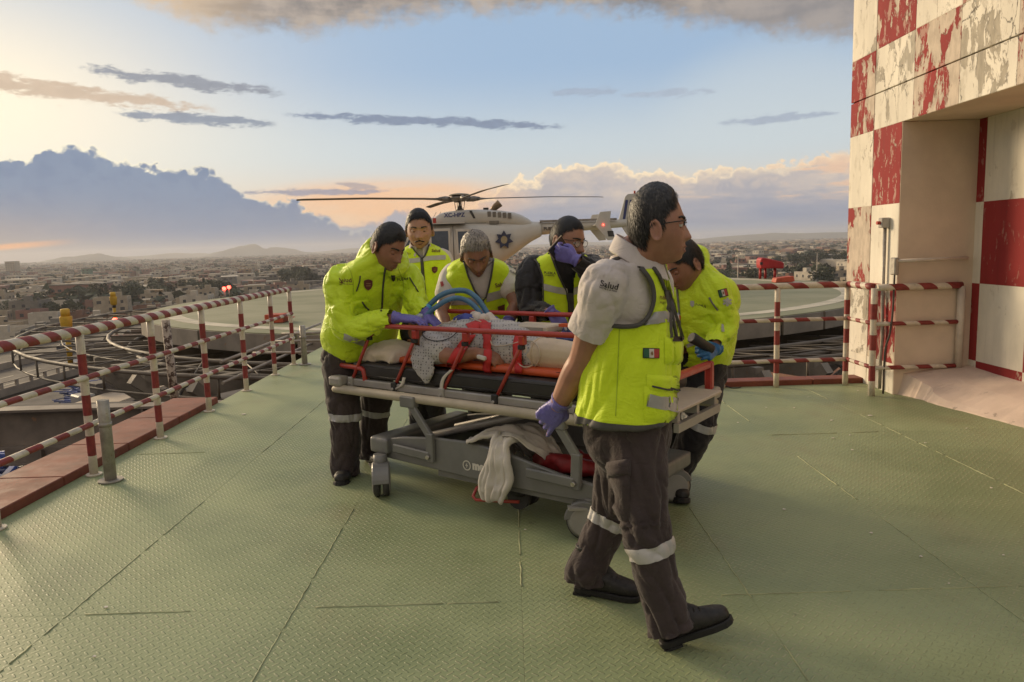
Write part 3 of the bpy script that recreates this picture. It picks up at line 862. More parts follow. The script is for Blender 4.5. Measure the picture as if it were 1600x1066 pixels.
# ---- the elevated road, a lower road and sheds beside the tower
road = empty('highway', None, None, (-84, 150, -17)); road['kind'] = 'structure'
asph = M('asphalt', (.085, .068, .052), .9, var=.2, vs=.2); conc = M('road_concrete', (.26, .21, .16), .9, var=.2, vs=.3)
MB().lohi((-104, 40, -17.6), (-70, 700, -17)).build('carriageway', asph, road)
for x in (-104, -87.5, -70): MB().lohi((x - .25, 40, -16.996), (x + .25, 700, -15.9)).build('parapet', conc, road)
pst = MB()
for k in range(150): pst.lohi((-70.2, 42 + k * 3.2, -15.89), (-69.95, 42.5 + k * 3.2, -15.2))
pst.lohi((-70.2, 40, -15.199), (-69.95, 700, -15.08))
o = pst.build('parapet_posts', conc, road); o['kind'] = 'stuff'
ln = MB()
for x in (-98, -93, -81, -76):
    for k in range(90): ln.lohi((x - .1, 45 + k * 7, -16.996), (x + .1, 48.5 + k * 7, -16.99))
o = ln.build('lane_lines', padw, road); o['kind'] = 'stuff'
for k in range(14): MB().lohi((-96, 50 + k * 45, GZ), (-78, 52 + k * 45, -17.601)).build('pier', conc, road)
street = empty('street', None, None, (-50, 120, GZ)); street['kind'] = 'structure'
MB().lohi((-66, 20, GZ + .05), (-52, 600, GZ + .3)).build('carriageway', asph, street)
canopy = empty('pale_canopy', 'long pale flat canopy roof far below the left railing', 'canopy', (-40, 60, -14))
c1, c2 = G(60, 650, -13), G(250, 588, -13)
dd = (c2 - c1).normalized(); nn = Vector((-dd.y, dd.x, 0))
MB().beam(c1 - nn * 2.5, c2 - nn * 2.5, 4.4, .4).build('roof_slab', M('canopy_pale', (.46, .36, .25), .8, var=.15, vs=.3), canopy)
for q in range(6):
    p = c1 + (c2 - c1) * (q / 5.0) - nn * 2.5
    MB().tube([(p.x, p.y, GZ), (p.x, p.y, -13.2)], .25, 8).build('pillar', conc, canopy)
# a heap of blue pipe and scrap on lower ground
rr = random.Random(21); sc_ = MB()
for k in range(900):
    near = k < 320
    c = (G(rr.uniform(-60, 130), rr.uniform(690, 790), -7) if near else G(rr.uniform(120, 265), rr.uniform(596, 648), -14)) + Vector((0, 0, rr.uniform(-.8, .2)))
    a = rr.uniform(-.5, .9) if rr.random() < .7 else rr.uniform(0, 3); L = rr.uniform(.8, 3.2)
    d = Vector((math.cos(a), math.sin(a), rr.uniform(-.25, .25))) * L
    sc_.beam(c - d, c + d, rr.uniform(.08, .26), rr.uniform(.08, .2))
o = sc_.build('scrap_heap', M('blue_pipe', (.05, .075, .20), .5, var=.7, vs=.5), None)
tag(o, 'heap of blue pipes and scrap far below the left railing', 'scrap heap', kind='stuff')
lowr = empty('low_roof', 'dark flat roof under the blue scrap, below the left railing', 'roof', (-15, 25, -8))
MB().lohi((-60, 12, -8.6), (-4, 48, -8)).build('roof_slab', M('roof_dark', (.06, .05, .045), .9, var=.3, vs=.3), lowr)
lowr2 = empty('low_roof', 'dark yard floor under the farther blue scrap beside the pale canopy', 'roof', (-30, 70, -15.5))
MB().lohi((-60, 50, -15.9), (-12, 130, -15.3)).build('roof_slab', MATS['roof_dark'], lowr2)

# ---- houses
wallcols = {'cream': (.34, .28, .20), 'grey': (.17, .155, .13), 'white': (.46, .41, .33), 'pink': (.25, .13, .10), 'brick': (.17, .080, .05), 'ochre': (.25, .165, .085), 'green': (.11, .19, .13)}
hmats = {k: M('house_' + k, v, .85, var=.16, vs=.35) for k, v in wallcols.items()}
hdark = M('house_window', (.035, .035, .038), .3); hroof = M('house_roof', (.20, .175, .145), .9, var=.2, vs=.2)
def house_mesh(w, d, st, seed):
    rr = random.Random(seed); mb = MB(); h = st * 2.9
    mb.lohi((-w / 2, -d / 2, -.5), (w / 2, d / 2, h)); nw = 1
    mat = [0] * 6
    def box(lo, hi, m):
        mb.lohi(lo, hi); mat.extend([m] * 6)
    t = .18
    for lo, hi in (((-w / 2, -d / 2, h + .002), (w / 2, -d / 2 + t, h + .6)), ((-w / 2, d / 2 - t, h + .002), (w / 2, d / 2, h + .6)),
                   ((-w / 2, -d / 2 + t + .002, h + .002), (-w / 2 + t, d / 2 - t - .002, h + .6)), ((w / 2 - t, -d / 2 + t + .002, h + .002), (w / 2, d / 2 - t - .002, h + .6))): box(lo, hi, 0)
    box((-w / 2 + t + .01, -d / 2 + t + .01, h + .004), (w / 2 - t - .01, d / 2 - t - .01, h + .03), 2)
    if rr.random() < .7:
        x, y = rr.uniform(-w * .25, w * .25), rr.uniform(-d * .2, d * .25); box((x - 1.3, y - 1.2, h + .032), (x + 1.3, y + 1.2, h + 2.3), 0)
    if rr.random() < .8:
        x, y = rr.uniform(-w * .35, w * .35), -d * .3; box((x - .5, y - .5, h + .032), (x + .5, y + .5, h + 1.3), 1 if rr.random() < .5 else 0)
    for f in range(st):
        n = max(1, int(w / 3.2))
        for k in range(n):
            if rr.random() < .2: continue
            x = -w / 2 + (k + .5) * w / n; ww = rr.uniform(.5, .85)
            z0 = f * 2.9 + .9
            box((x - ww, -d / 2 - .03, z0), (x + ww, -d / 2 + .1, z0 + 1.25), 1)
            box((x - ww, d / 2 - .1, z0), (x + ww, d / 2 + .03, z0 + 1.25), 1)
        n = max(1, int(d / 3.4))
        for k in range(n):
            if rr.random() < .35: continue
            y = -d / 2 + (k + .5) * d / n; z0 = f * 2.9 + .9
            box((-w / 2 - .03, y - .6, z0), (-w / 2 + .1, y + .6, z0 + 1.2), 1); box((w / 2 - .1, y - .6, z0), (w / 2 + .03, y + .6, z0 + 1.2), 1)
    me = mb.mesh('house'); me.polygons.foreach_set('material_index', mat)
    for m in (hmats['cream'], hdark, hroof): me.materials.append(m)
    return me
protos = []
rr = random.Random(5)
for k in range(16):
    st = rr.choice([1, 1, 2, 2, 2, 3]); protos.append((house_mesh(rr.uniform(7, 13), rr.uniform(7, 12), st, k), st))
for k in range(4): protos.append((house_mesh(rr.uniform(20, 34), rr.uniform(13, 20), 1, 50 + k), 1))
word = {1: 'single-storey', 2: 'two-storey', 3: 'three-storey'}
def whereabouts(x, y, z):
    """what stands nearest to it in the view, said in words"""
    px, py = proj((x, y, z))
    for lim, w in ((60, 'at the far left'), (103, 'just left of the nearer yellow lamp'), (140, 'right of the nearer yellow lamp'), (177, 'left of the farther yellow lamp'),
                   (225, 'just right of the farther yellow lamp'), (290, 'over the mid left railing'), (345, 'left of the red beacon pair'), (400, 'right of the red beacon pair'), (450, 'over the left railing end'), (800, 'past the left railing end'),
                   (1150, 'beside the foot-end man'), (1185, 'just left of the red machine'), (1225, 'behind the red machine'), (1265, 'just right of the red machine'), (9999, 'beside the checkered pillar')):
        if px < lim: break
    hor = 412 - px * .0305
    d = py - hor
    row = 'far row' if d < 34 else 'middle row' if d < 52 else 'near row' if d < 80 else 'nearest row'
    return w, row, px, py
seen_px = lambda px, py: (-20 < px < 520 and py > 380) or (1085 < px < 1335 and 370 < py < 610)
def place_house(x, y, i, ck, rz, side):
    me, st = protos[i]
    w, row, px, py = whereabouts(x, y, GZ + 3)
    if not seen_px(px, py): return False
    o = bpy.data.objects.new('house', me); COL.objects.link(o)
    o.location = (x, y, GZ + .02 * (len(taken) % 7)); o.rotation_euler = (0, 0, rz)
    o.material_slots[0].link = 'OBJECT'; o.material_slots[0].material = hmats[ck]
    size = 'broad' if i >= 16 else {1: 'low', 2: 'two-storey', 3: 'three-storey'}[st]
    tag(o, '%s %s building, %s, %s' % (size, ck, row, w), 'building', 'city houses beyond the %s railing' % side)
    return True
taken = []
def free(x, y, r):
    for a, b, c in taken:
        if (a - x) ** 2 + (b - y) ** 2 < (c + r) ** 2: return False
    if -106 < x < -50 and y < 720: return False
    if -62 < x < -10 and y < 135: return False
    return True
rr = random.Random(77); nh = 0; tries = 0
cks = ['cream', 'cream', 'white', 'grey', 'grey', 'pink', 'brick', 'ochre', 'cream', 'white']
while nh < 270 and tries < 16000:
    tries += 1
    left = rr.random() < .62
    a = rr.uniform(-37, -7.5) if left else rr.uniform(10, 27)
    dist = 105 + 430 * rr.random() ** .8
    x, y = dist * math.sin(rad(a)), dist * math.cos(rad(a))
    if not left and y < 150: continue
    i = rr.randrange(20) if dist > 200 else rr.randrange(16)
    r = 17 if i >= 16 else 6.2
    if rr.random() < .15 or not free(x, y, r): continue
    if not place_house(x, y, i, rr.choice(cks), rr.choice([0, 1.57]) + rr.uniform(-.12, .12) + .3, 'left' if left else 'right'): continue
    taken.append((x, y, r)); nh += 1
# the rest of the city: too many to count
def boxes(n, seed, d0, d1, mats, lo, hi, hlo, hhi, pw=1.0):
    rr = random.Random(seed); V, F, MI = [], [], []
    for k in range(n):
        a = rr.uniform(-74, 74); u = rr.random() ** pw
        dist = d0 + (d1 - d0) * u; dist *= rr.uniform(.97, 1.03)
        x, y = dist * math.sin(rad(a)), dist * math.cos(rad(a))
        if -106 < x < -50 and y < 720: continue
        w, d, h = rr.uniform(lo, hi), rr.uniform(lo, hi), rr.uniform(hlo, hhi)
        if rr.random() < .08: w *= 2.6; d *= 1.6
        q = rr.choice([.3, 1.87]) + rr.uniform(-.1, .1); c, s_ = math.cos(q), math.sin(q); b = len(V)
        for z in (GZ - .2, GZ + h):
            for sx, sy in ((-1, -1), (1, -1), (1, 1), (-1, 1)):
                X, Y = sx * w / 2, sy * d / 2; V.append((x + X * c - Y * s_, y + X * s_ + Y * c, z))
        F.extend([(b + 4, b + 5, b + 6, b + 7), (b, b + 1, b + 5, b + 4), (b + 1, b + 2, b + 6, b + 5), (b + 2, b + 3, b + 7, b + 6), (b + 3, b, b + 4, b + 7)])
        m = rr.randrange(len(mats)); MI.extend([m] * 5)
        if h > 5:
            # a row of dark windows on two sides, standing a hand's breadth proud
            for side in (0, 1):
                for wn in range(2):
                    t0 = -.32 + wn * .42; b = len(V)
                    for z in (GZ + h - 2.4, GZ + h - 1.0):
                        for t in (t0, t0 + .2):
                            X, Y = (t * w, -d / 2 - .1) if side == 0 else (-w / 2 - .1, t * d)
                            V.append((x + X * c - Y * s_, y + X * s_ + Y * c, z))
                    F.append((b, b + 1, b + 3, b + 2)); MI.append(len(mats))
    me = bpy.data.meshes.new('far_houses'); me.from_pydata(V, [], F)
    for m in mats: me.materials.append(m)
    me.materials.append(hdark)
    me.polygons.foreach_set('material_index', MI); me.update()
    return me
ml = [hmats[k] for k in cks]
o = link('distant_houses', boxes(9800, 3, 430, 2600, ml, 7, 15, 3, 8.5, .75)); tag(o, 'sea of small distant houses across the valley floor', 'houses', kind='stuff')
o = link('distant_houses', boxes(8000, 9, 2400, 6200, ml, 14, 46, 4, 11, .9)); tag(o, 'far pale rows of houses near the foot of the hills', 'houses', kind='stuff')

# ---- named bigger buildings
def bigb(label, px, py, Y, w, d, h, ck, rz=.1):
    p = P(px, py, Y); e = empty('tower_block', label, 'building', (p.x, p.y, GZ), rz)
    mb = MB(); mb.lohi((-w / 2, -d / 2, 0), (w / 2, d / 2, h)); o = mb.build('wall', hmats[ck]); o.parent = e
    nf = max(1, int(h / 3.2)); nc = max(2, int(w / 3.5)); wn = MB()
    for f in range(nf):
        for c in range(nc):
            x = -w / 2 + (c + .5) * w / nc; wn.lohi((x - .9, -d / 2 - .12, f * 3.2 + 1), (x + .9, -d / 2 + .05, f * 3.2 + 2.4))
    o = wn.build('window_grid', hdark); o.parent = e; o['kind'] = 'stuff'
    o = MB().lohi((-w / 2 - .3, -d / 2 - .3, h + .005), (w / 2 + .3, d / 2 + .3, h + .7)).build('roof', hroof); o.parent = e
bigb('pale square tower block on the hazy left skyline', 22, 437, 1300, 16, 16, 24, 'cream')
bigb('green-painted block on the left, beyond the dark trees', 138, 441, 900, 9, 9, 13, 'green')
bigb('broad pink block of flats behind the left railing', 130, 470, 420, 28, 14, 11, 'pink')
bigb('long pale warehouse on the right, behind the red covered machine', 1290, 425, 640, 90, 30, 9, 'cream', .05)
# terracotta house with a domed lantern below the right railing
p = G(1249, 572, -16)
th = empty('domed_house', 'terracotta house with a yellow dome and tiled roofs below the right railing', 'house', (p.x, p.y, GZ))
x, y = p.x, p.y; tw = M('terracotta_wall', (.33, .085, .045), .85, var=.15, vs=.6); tr_ = M('tile_roof', (.36, .17, .085), .85, var=.2, vs=.8); dy = M('dome_yellow', (.52, .40, .16), .7, var=.12, vs=.8)
def gable(x0, x1, y0, y1, ze, zr, name='roof'):
    ym = (y0 + y1) / 2; vs = [(x0, y0, ze), (x1, y0, ze), (x1, y1, ze), (x0, y1, ze), (x0 + 1, ym, zr), (x1 - 1, ym, zr)]
    MB().add(vs, [(0, 1, 5, 4), (1, 2, 5), (2, 3, 4, 5), (3, 0, 4), (3, 2, 1, 0)]).build(name, tr_, th)
MB().lohi((x - 5.2, y - 5, GZ), (x + 12, y + 6, -17.6)).build('wall', tw, th)
MB().lohi((x - 4.2, y - 8, GZ), (x + .5, y - 5.01, -18.0)).build('wing', tw, th)
gable(x - 5.8, x + 12.6, y - 5.6, y + 6.6, -17.58, -15.2); gable(x - 4.8, x + 1.1, y - 8.6, y - 4.4, -17.97, -16.9)
for xx in (x - 3.4, x + 1.4 + .6):
    yy = y - 8.02 if xx < x else y - 5.02
    MB().lohi((xx - .75, yy - .06, -21), (xx + .75, yy + .1, -18.9)).build('window', hdark, th)
    MB().lohi((xx - .95, yy - .12, -18.89), (xx + .95, yy + .1, -18.5)).build('lintel', dy, th)
for xx in (x + 5.5, x + 9): MB().lohi((xx - .7, y - 5.1, -21), (xx + .7, y - 4.9, -19)).build('window', hdark, th)
dc = P(1249, 556, p.y + 1.0)
MB().tube([dc + Vector((0, 0, k)) for k in (-1.6, -.3, .15, .5, .62)], [2.35, 2.3, 1.9, 1.1, .95], 20).build('dome', dy, th)
MB().tube([dc + Vector((0, 0, .62)), dc + Vector((0, 0, 1.55))], .95, 16).build('lantern', tw, th)
MB().tube([dc + Vector((0, 0, 1.55)), dc + Vector((0, 0, 1.75)), dc + Vector((0, 0, 2.0))], [1.15, 1.1, .3], 16).build('lantern_cap', dy, th)

# ---- trees
leafm = []
for nme, c in (('dark', (.040, .050, .022)), ('mid', (.060, .070, .028)), ('olive', (.085, .082, .030))):
    leafm.append(M('leaf_' + nme, c, .75, var=.45, vs=.6))
bark = M('bark', (.09, .065, .045), .9)
def crown_mesh(seed, n, tall):
    rr = random.Random(seed); V, F = [], []
    lobes = []
    for k in range(9 if not tall else 8):
        if tall: z = .18 + .8 * k / 8; r = .17 * (1.1 - z) + .05; lobes.append((Vector((rr.uniform(-.05, .05), rr.uniform(-.05, .05), z)), r))
        else:
            a = rr.uniform(0, 6.3); q = rr.uniform(.05, .33); lobes.append((Vector((q * math.cos(a), q * math.sin(a), rr.uniform(.38, .82))), rr.uniform(.13, .24)))
    for k in range(n):
        c, r = rr.choice(lobes)
        d = Vector((rr.gauss(0, 1), rr.gauss(0, 1), rr.gauss(0, 1))).normalized() * r * rr.uniform(.55, 1.08); d.z *= .8
        p = c + d; s = rr.uniform(.022, .05)
        u = Vector((rr.gauss(0, 1), rr.gauss(0, 1), rr.gauss(0, 1))).normalized(); v = u.orthogonal().normalized()
        b = len(V); V += [p + u * s, p + v * s * .7, p - u * s, p - v * s * .7]; F.append((b, b + 1, b + 2, b + 3))
    me = bpy.data.meshes.new('crown'); me.from_pydata([tuple(v) for v in V], [], F); me.update()
    return me
crowns = [crown_mesh(k, 620, k >= 4) for k in range(6)]
tm = MB().tube([(0, 0, -.02), (0, 0, .25), (.01, .01, .55), (0, .02, .75)], [.03, .022, .014, .005], 6)
for a in (0, 1.6, 3.2, 4.7): tm.tube([(0, 0, .3), (.16 * math.cos(a), .16 * math.sin(a), .55)], [.012, .004], 5)
trunk = tm.mesh('trunk')
kinds = ['dark bushy', 'mid-green bushy', 'olive bushy', 'dark narrow', 'green narrow']
nt_ = 0
def tree(x, y, h, k, mi, label, group):
    global nt_
    e = bpy.data.objects.new('tree', None); COL.objects.link(e); e.location = (x, y, GZ); e.rotation_euler = (0, 0, (nt_ * 2.4) % 6.28); e.scale = (h * (1.15 if k < 4 else .9),) * 2 + (h,)
    tag(e, label, 'tree', group); nt_ += 1
    t = bpy.data.objects.new('trunk', trunk); COL.objects.link(t); t.parent = e
    c = bpy.data.objects.new('crown', crowns[k]); COL.objects.link(c); c.parent = e
    c.material_slots and None
    return c
for c in crowns: c.materials.append(leafm[0])
trunk.materials.append(bark)
rr = random.Random(31)
def grove(n, px0, px1, py0, py1, h0, h1, label, group, tall=.15, mi=(0, 0, 1)):
    for k in range(n):
        x, y = rr.uniform(px0, px1), rr.uniform(py0, py1)
        p = G(x, y, GZ)
        if -106 < p.x < -68 and p.y < 720: continue
        kk = rr.randrange(4, 6) if rr.random() < tall else rr.randrange(4)
        hh_ = rr.uniform(h0, h1); w, row, _, _ = whereabouts(p.x, p.y, GZ + 3)
        sz = ('tall ' if hh_ > h0 + (h1 - h0) * .67 else 'small ' if hh_ < h0 + (h1 - h0) * .33 else 'middling ') + ('narrow ' if kk >= 4 else 'round ')
        c = tree(p.x, p.y, hh_, kk, 0, sz + label + ', ' + row + ', ' + w, group)
        c.material_slots[0].link = 'OBJECT'; c.material_slots[0].material = leafm[rr.choice(mi)]
grove(26, 130, 225, 468, 484, 8, 14, 'dark park tree', 'park trees on the left', .35)
grove(22, 225, 345, 462, 476, 8, 13, 'dark tree', 'trees behind the beacons', .3)
grove(16, 410, 500, 442, 456, 10, 16, 'dark grove tree', 'grove past the left helipad rim', .2)
grove(14, -40, 130, 475, 505, 7, 12, 'hazy street tree', 'street trees on the far left', .1, (0, 1, 1))
grove(20, 1120, 1330, 440, 462, 9, 14, 'tree in the nearer belt', 'trees behind the helipad right', .15)
grove(16, 1210, 1330, 410, 425, 11, 16, 'tree in the skyline belt', 'far right tree belt', .15)
grove(14, 1270, 1335, 500, 535, 9, 14, 'dark tree behind the domed house', 'trees behind the domed house', .05)
grove(12, 1095, 1190, 575, 640, 3.5, 6, 'garden shrub below', 'garden shrubs below the right railing', 0, (1, 2, 2))
grove(5, 1240, 1310, 590, 620, 3, 5, 'olive shrub before the domed house', 'shrubs before the domed house', 0, (2, 2, 1))
# tree masses further out, uncountable
rr = random.Random(8); V, F = [], []
cm = []
for c in range(7800):
    a = rr.uniform(-74, 74); dist = 380 + 5200 * rr.random() ** 1.25
    q = mnoise.noise(Vector((math.sin(rad(a)) * dist * .004, math.cos(rad(a)) * dist * .004, 2.2)))
    if q < -.08: continue
    x, y = dist * math.sin(rad(a)), dist * math.cos(rad(a))
    if -106 < x < -50 and y < 720: continue
    h = rr.uniform(5, 11) * (1 + dist / 9000)
    for k in range(5):
        b = len(V); w = h * rr.uniform(.3, .5)
        cx, cy, cz = x + rr.uniform(-.35, .35) * h, y + rr.uniform(-.35, .35) * h, GZ + h * rr.uniform(.35, .75)
        for _ in range(6):
            d = Vector((rr.gauss(0, 1), rr.gauss(0, 1), rr.gauss(0, 1))).normalized() * w * rr.uniform(.6, 1.1)
            V.append((cx + d.x, cy + d.y, cz + d.z * .8))
        F.extend([(b, b + 1, b + 2), (b + 2, b + 3, b + 4), (b + 4, b + 5, b), (b + 1, b + 3, b + 5), (b, b + 3, b + 4)])
me = bpy.data.meshes.new('far_trees'); me.from_pydata(V, [], F); me.update()
o = link('distant_trees', me, leafm[0]); tag(o, 'dark scattered tree cover between the distant houses', 'trees', kind='stuff')
# cars and a lorry by the road, masts
def car(x, y, z, rz, col, label):
    e = empty('parked_car', label, 'car', (x, y, z), rz, 'cars far below on the left')
    cm_ = M('car_' + label.split()[0], col, .35, var=.05)
    side = [(-2.1, .35), (-2.05, .85), (-1.2, .95), (-.6, 1.45), (.9, 1.45), (1.5, .95), (2.1, .8), (2.1, .35)]
    o = slab(MB(), side, -.85, .85).build('body', cm_, None, bevel=.05); o.parent = e
    o = slab(MB(), [(-.98, .98), (-.52, 1.38), (.82, 1.38), (1.22, .98)], -.87, .87).build('window', hdark); o.parent = e
    for wx in (-1.3, 1.3):
        for wy in (-.8, .8):
            o = MB().tube([(wx, wy - .1, .33), (wx, wy + .1, .33)], .33, 12).build('wheel', M('tyre', (.02, .02, .02), .8), None); o.parent = e
car(-79, 175, -16.99, 1.57, (.6, .56, .48), 'white car driving on the elevated road below the left railing')
car(-76, 128, -16.99, 1.6, (.45, .43, .4), 'silver car on the elevated road, nearest the camera')
car(-91, 150, -16.99, 1.57, (.05, .05, .06), 'black car on the far lanes of the elevated road')
q = G(178, 612, -13)
lor = empty('lorry', 'dark box lorry standing by the pale canopy below the left railing', 'lorry', (q.x, q.y, -15.3), .9)
o = MB().lohi((-2.2, -1.2, .9), (3.2, 1.2, 3.6)).build('cargo_box', M('lorry_dark', (.07, .055, .045), .7), None, bevel=.05); o.parent = lor
o = MB().lohi((-4.0, -1.1, .6), (-2.25, 1.1, 2.6)).build('cab', M('cab_grey', (.3, .28, .25), .5), None, bevel=.15); o.parent = lor
for wx in (-3.1, .3, 2.2):
    o = MB().tube([(wx, -1.2, .45), (wx, 1.2, .45)], .45, 12).build('wheel', MATS['tyre'], None); o.parent = lor
for px, pt, pb, Y, lb in ((1153, 395, 430, 300, 'thin pale mast rising over the houses on the right, left of the red machine'), (1276, 395, 440, 330, 'thin pale mast on the right, beyond the red machine')):
    t_, b_ = P(px, pt, Y), P(px, pb, Y)
    e = empty('mast', lb, 'mast', (b_.x, b_.y, GZ))
    MB().tube([(b_.x, b_.y, GZ), (b_.x, b_.y, t_.z)], [.35, .15], 6).build('pole', pipem, e)
    MB().lohi((b_.x - .9, b_.y - .1, t_.z + .01), (b_.x + .9, b_.y + .1, t_.z + .3)).build('head', pipem, e)

# ---- the air
hz = bpy.data.materials.new('haze'); hz.use_nodes = True; t = hz.node_tree; t.nodes.clear()
ho = t.nodes.new('ShaderNodeOutputMaterial'); hv = t.nodes.new('ShaderNodeVolumePrincipled')
hv.inputs['Color'].default_value = (.90, .90, .93, 1); hv.inputs['Density'].default_value = 1.6e-4; hv.inputs['Anisotropy'].default_value = .2
t.links.new(hv.outputs[0], ho.inputs['Volume'])
o = MB().lohi((-9500, -600, GZ - 3), (9500, 9800, 96)).build('haze', hz); o['kind'] = 'stuff'
tag(o, 'thin evening haze lying over the whole city', 'haze')
# ================================================================== HELICOPTER on the pad
def text_mesh(s, size=1.0, bold=0.0, shear=0.0):
    cu = bpy.data.curves.new('txt', 'FONT'); cu.body = s; cu.size = size; cu.offset = bold; cu.shear = shear
    cu.resolution_u = 3
    o = bpy.data.objects.new('txt', cu); COL.objects.link(o)
    dg = bpy.context.evaluated_depsgraph_get(); dg.update()
    me = bpy.data.meshes.new_from_object(o.evaluated_get(dg))
    bpy.data.objects.remove(o); bpy.data.curves.remove(cu)
    vs = [v.co.copy() for v in me.vertices]; fs = [tuple(p.vertices) for p in me.polygons]
    bpy.data.meshes.remove(me)
    return vs, fs
def flat_text(name, s, org, ex, ey, size, mat, parent, bold=0.0):
    vs, fs = text_mesh(s, size, bold)
    ex, ey = Vector(ex), Vector(ey)
    return MB().add([Vector(org) + ex * v.x + ey * v.y for v in vs], fs).build(name, mat, parent)

hub = P(718, 318, 25.5)
HX, HY = hub.x, hub.y
HW = M('heli_cream', (.55, .52, .46), .35, var=.06, vs=1.5, spec=.5, coat=.25)
HD = M('heli_dark', (.05, .045, .042), .45, var=.2)
HG = M('heli_metal', (.20, .18, .155), .45, .5, var=.2)
HGL = M('heli_glass', (.055, .075, .10), .06, var=.1, spec=.8)
HB = M('heli_blue', (.04, .05, .16), .5)
he = empty('helicopter', 'cream police helicopter parked on the helipad behind the group', 'helicopter', (HX, HY, 0))
def hp(x, y, z): return (HX + x, HY + y, z)
def fus(stations, n=28, p=2.6):
    rings = [ring(hp(x, 0, zc), (0, hw, 0), (0, 0, hh), n, pp if len(s_) > 4 else p) for s_ in stations for (x, zc, hh, hw, pp) in [tuple(s_) + ((p,) if len(s_) == 4 else ())]]
    return MB().loft(rings)
st = [tuple(a) for a in spline([(-2.85, .98, .06, .08), (-2.72, .98, .22, .28), (-2.35, 1.06, .44, .52), (-1.85, 1.26, .70, .68), (-1.2, 1.38, .84, .74), (-.4, 1.40, .86, .76), (.5, 1.42, .84, .75), (1.2, 1.50, .75, .66), (1.8, 1.68, .56, .52), (2.35, 1.86, .36, .38), (2.75, 1.95, .24, .26)], 4)]
fus(st).build('fuselage', HW, he)
cw_ = [tuple(a) for a in spline([(-1.05, 2.22, .05, .30), (-.85, 2.28, .16, .40), (-.55, 2.36, .24, .44), (.3, 2.40, .27, .46), (1.2, 2.37, .26, .46), (1.9, 2.27, .24, .40), (2.3, 2.14, .18, .32), (2.5, 2.05, .10, .22)], 4)]
fus(cw_, p=3.2).build('engine_cowling', HW, he)
bm_ = [(2.6, 1.97, .235, .235), (3.4, 2.0, .20, .20), (5.0, 2.05, .155, .155), (6.35, 2.09, .12, .12)]
fus(bm_, 18, 2.0).build('tail_boom', HW, he)
# doors: raised frames with dark glass, on the near side; the far side mirrors them
for sgn in (-1, 1):
    yy = lambda k: sgn * k
    for (x0, x1, z0, z1, sl_) in ((-2.05, -1.15, 1.18, 2.02, .45), (-1.0, -.28, 1.15, 2.05, .0), (-.12, .62, 1.15, 2.02, .0)):
        pts = [(x0, z0), (x1, z0), (x1, z1), (x0 + sl_, z1)]
        def win(g, y0, y1, m, nm):
            q = [(x0 + g, z0 + g), (x1 - g, z0 + g), (x1 - g, z1 - g), (x0 + sl_ + g * .8, z1 - g)]
            mb = MB(); n = 4
            vs = [hp(a, yy(y0), c) for a, c in q] + [hp(a, yy(y1), c) for a, c in q]
            mb.add(vs, [(0, 1, 2, 3), (7, 6, 5, 4)] + [(i, i + 4, (i + 1) % 4 + 4, (i + 1) % 4) for i in range(4)])
            return mb.build(nm, m, he, bevel=.02)
        win(0, .70, .772, HW, 'door_frame'); win(.07, .74, .778, HGL, 'window')
    MB().tube([hp(-.2, yy(.785), .7), hp(-.2, yy(.785), 2.12)], .012, 6).build('door_seam', HD, he)
    MB().lohi(hp(-1.3, yy(.765) - .01, 2.185), hp(.9, yy(.765) + .01, 2.20)).build('roof_seam', HD, he)
    # cowling details
    q = [(.34, 2.62), (.43, 2.62), (.55, 2.36), (.47, 2.36)]
    MB().add([hp(x, yy(.475), z) for x, z in q] + [hp(x, yy(.43), z) for x, z in q], [(0, 1, 2, 3), (7, 6, 5, 4), (0, 4, 5, 1), (1, 5, 6, 2), (2, 6, 7, 3), (3, 7, 4, 0)]).build('intake_slot', HD, he)
    for k in range(5):
        x = .95 + k * .17; z = 2.50 - k * .017
        MB().lohi(hp(x, min(yy(.40), yy(.468)), z - .105), hp(x + .115, max(yy(.40), yy(.468)), z + .075)).build('vent', HG, he)
    MB().lohi(hp(1.0, min(yy(.42), yy(.478)), 2.16), hp(1.32, max(yy(.42), yy(.478)), 2.26)).build('lower_vent', HG, he)
    # skids
    MB().tube([hp(x, yy(1.05), z) for x, z in ((-2.3, .22), (-2.1, .08), (-1.8, .05), (1.0, .05), (1.3, .05))], .045, 10).build('skid', HG, he)
    for x in (-1.15, .75):
        MB().tube(spline([hp(x, yy(.35), .62), hp(x, yy(.75), .5), hp(x, yy(1.05), .06)], 4), .04, 8).build('skid_strut', HG, he)
wsx = [(-2.62, .55), (-2.25, .56), (-1.95, .62)]
MB().loft([ring(hp(x, 0, zc), (0, hw + .012, 0), (0, 0, hh), 20, 2.4) for x, zc, hh, hw in ((-2.58, 1.2, .20, .33), (-2.3, 1.35, .30, .50), (-1.95, 1.58, .40, .64), (-1.6, 1.8, .36, .66))]).build('windscreen', HGL, he)
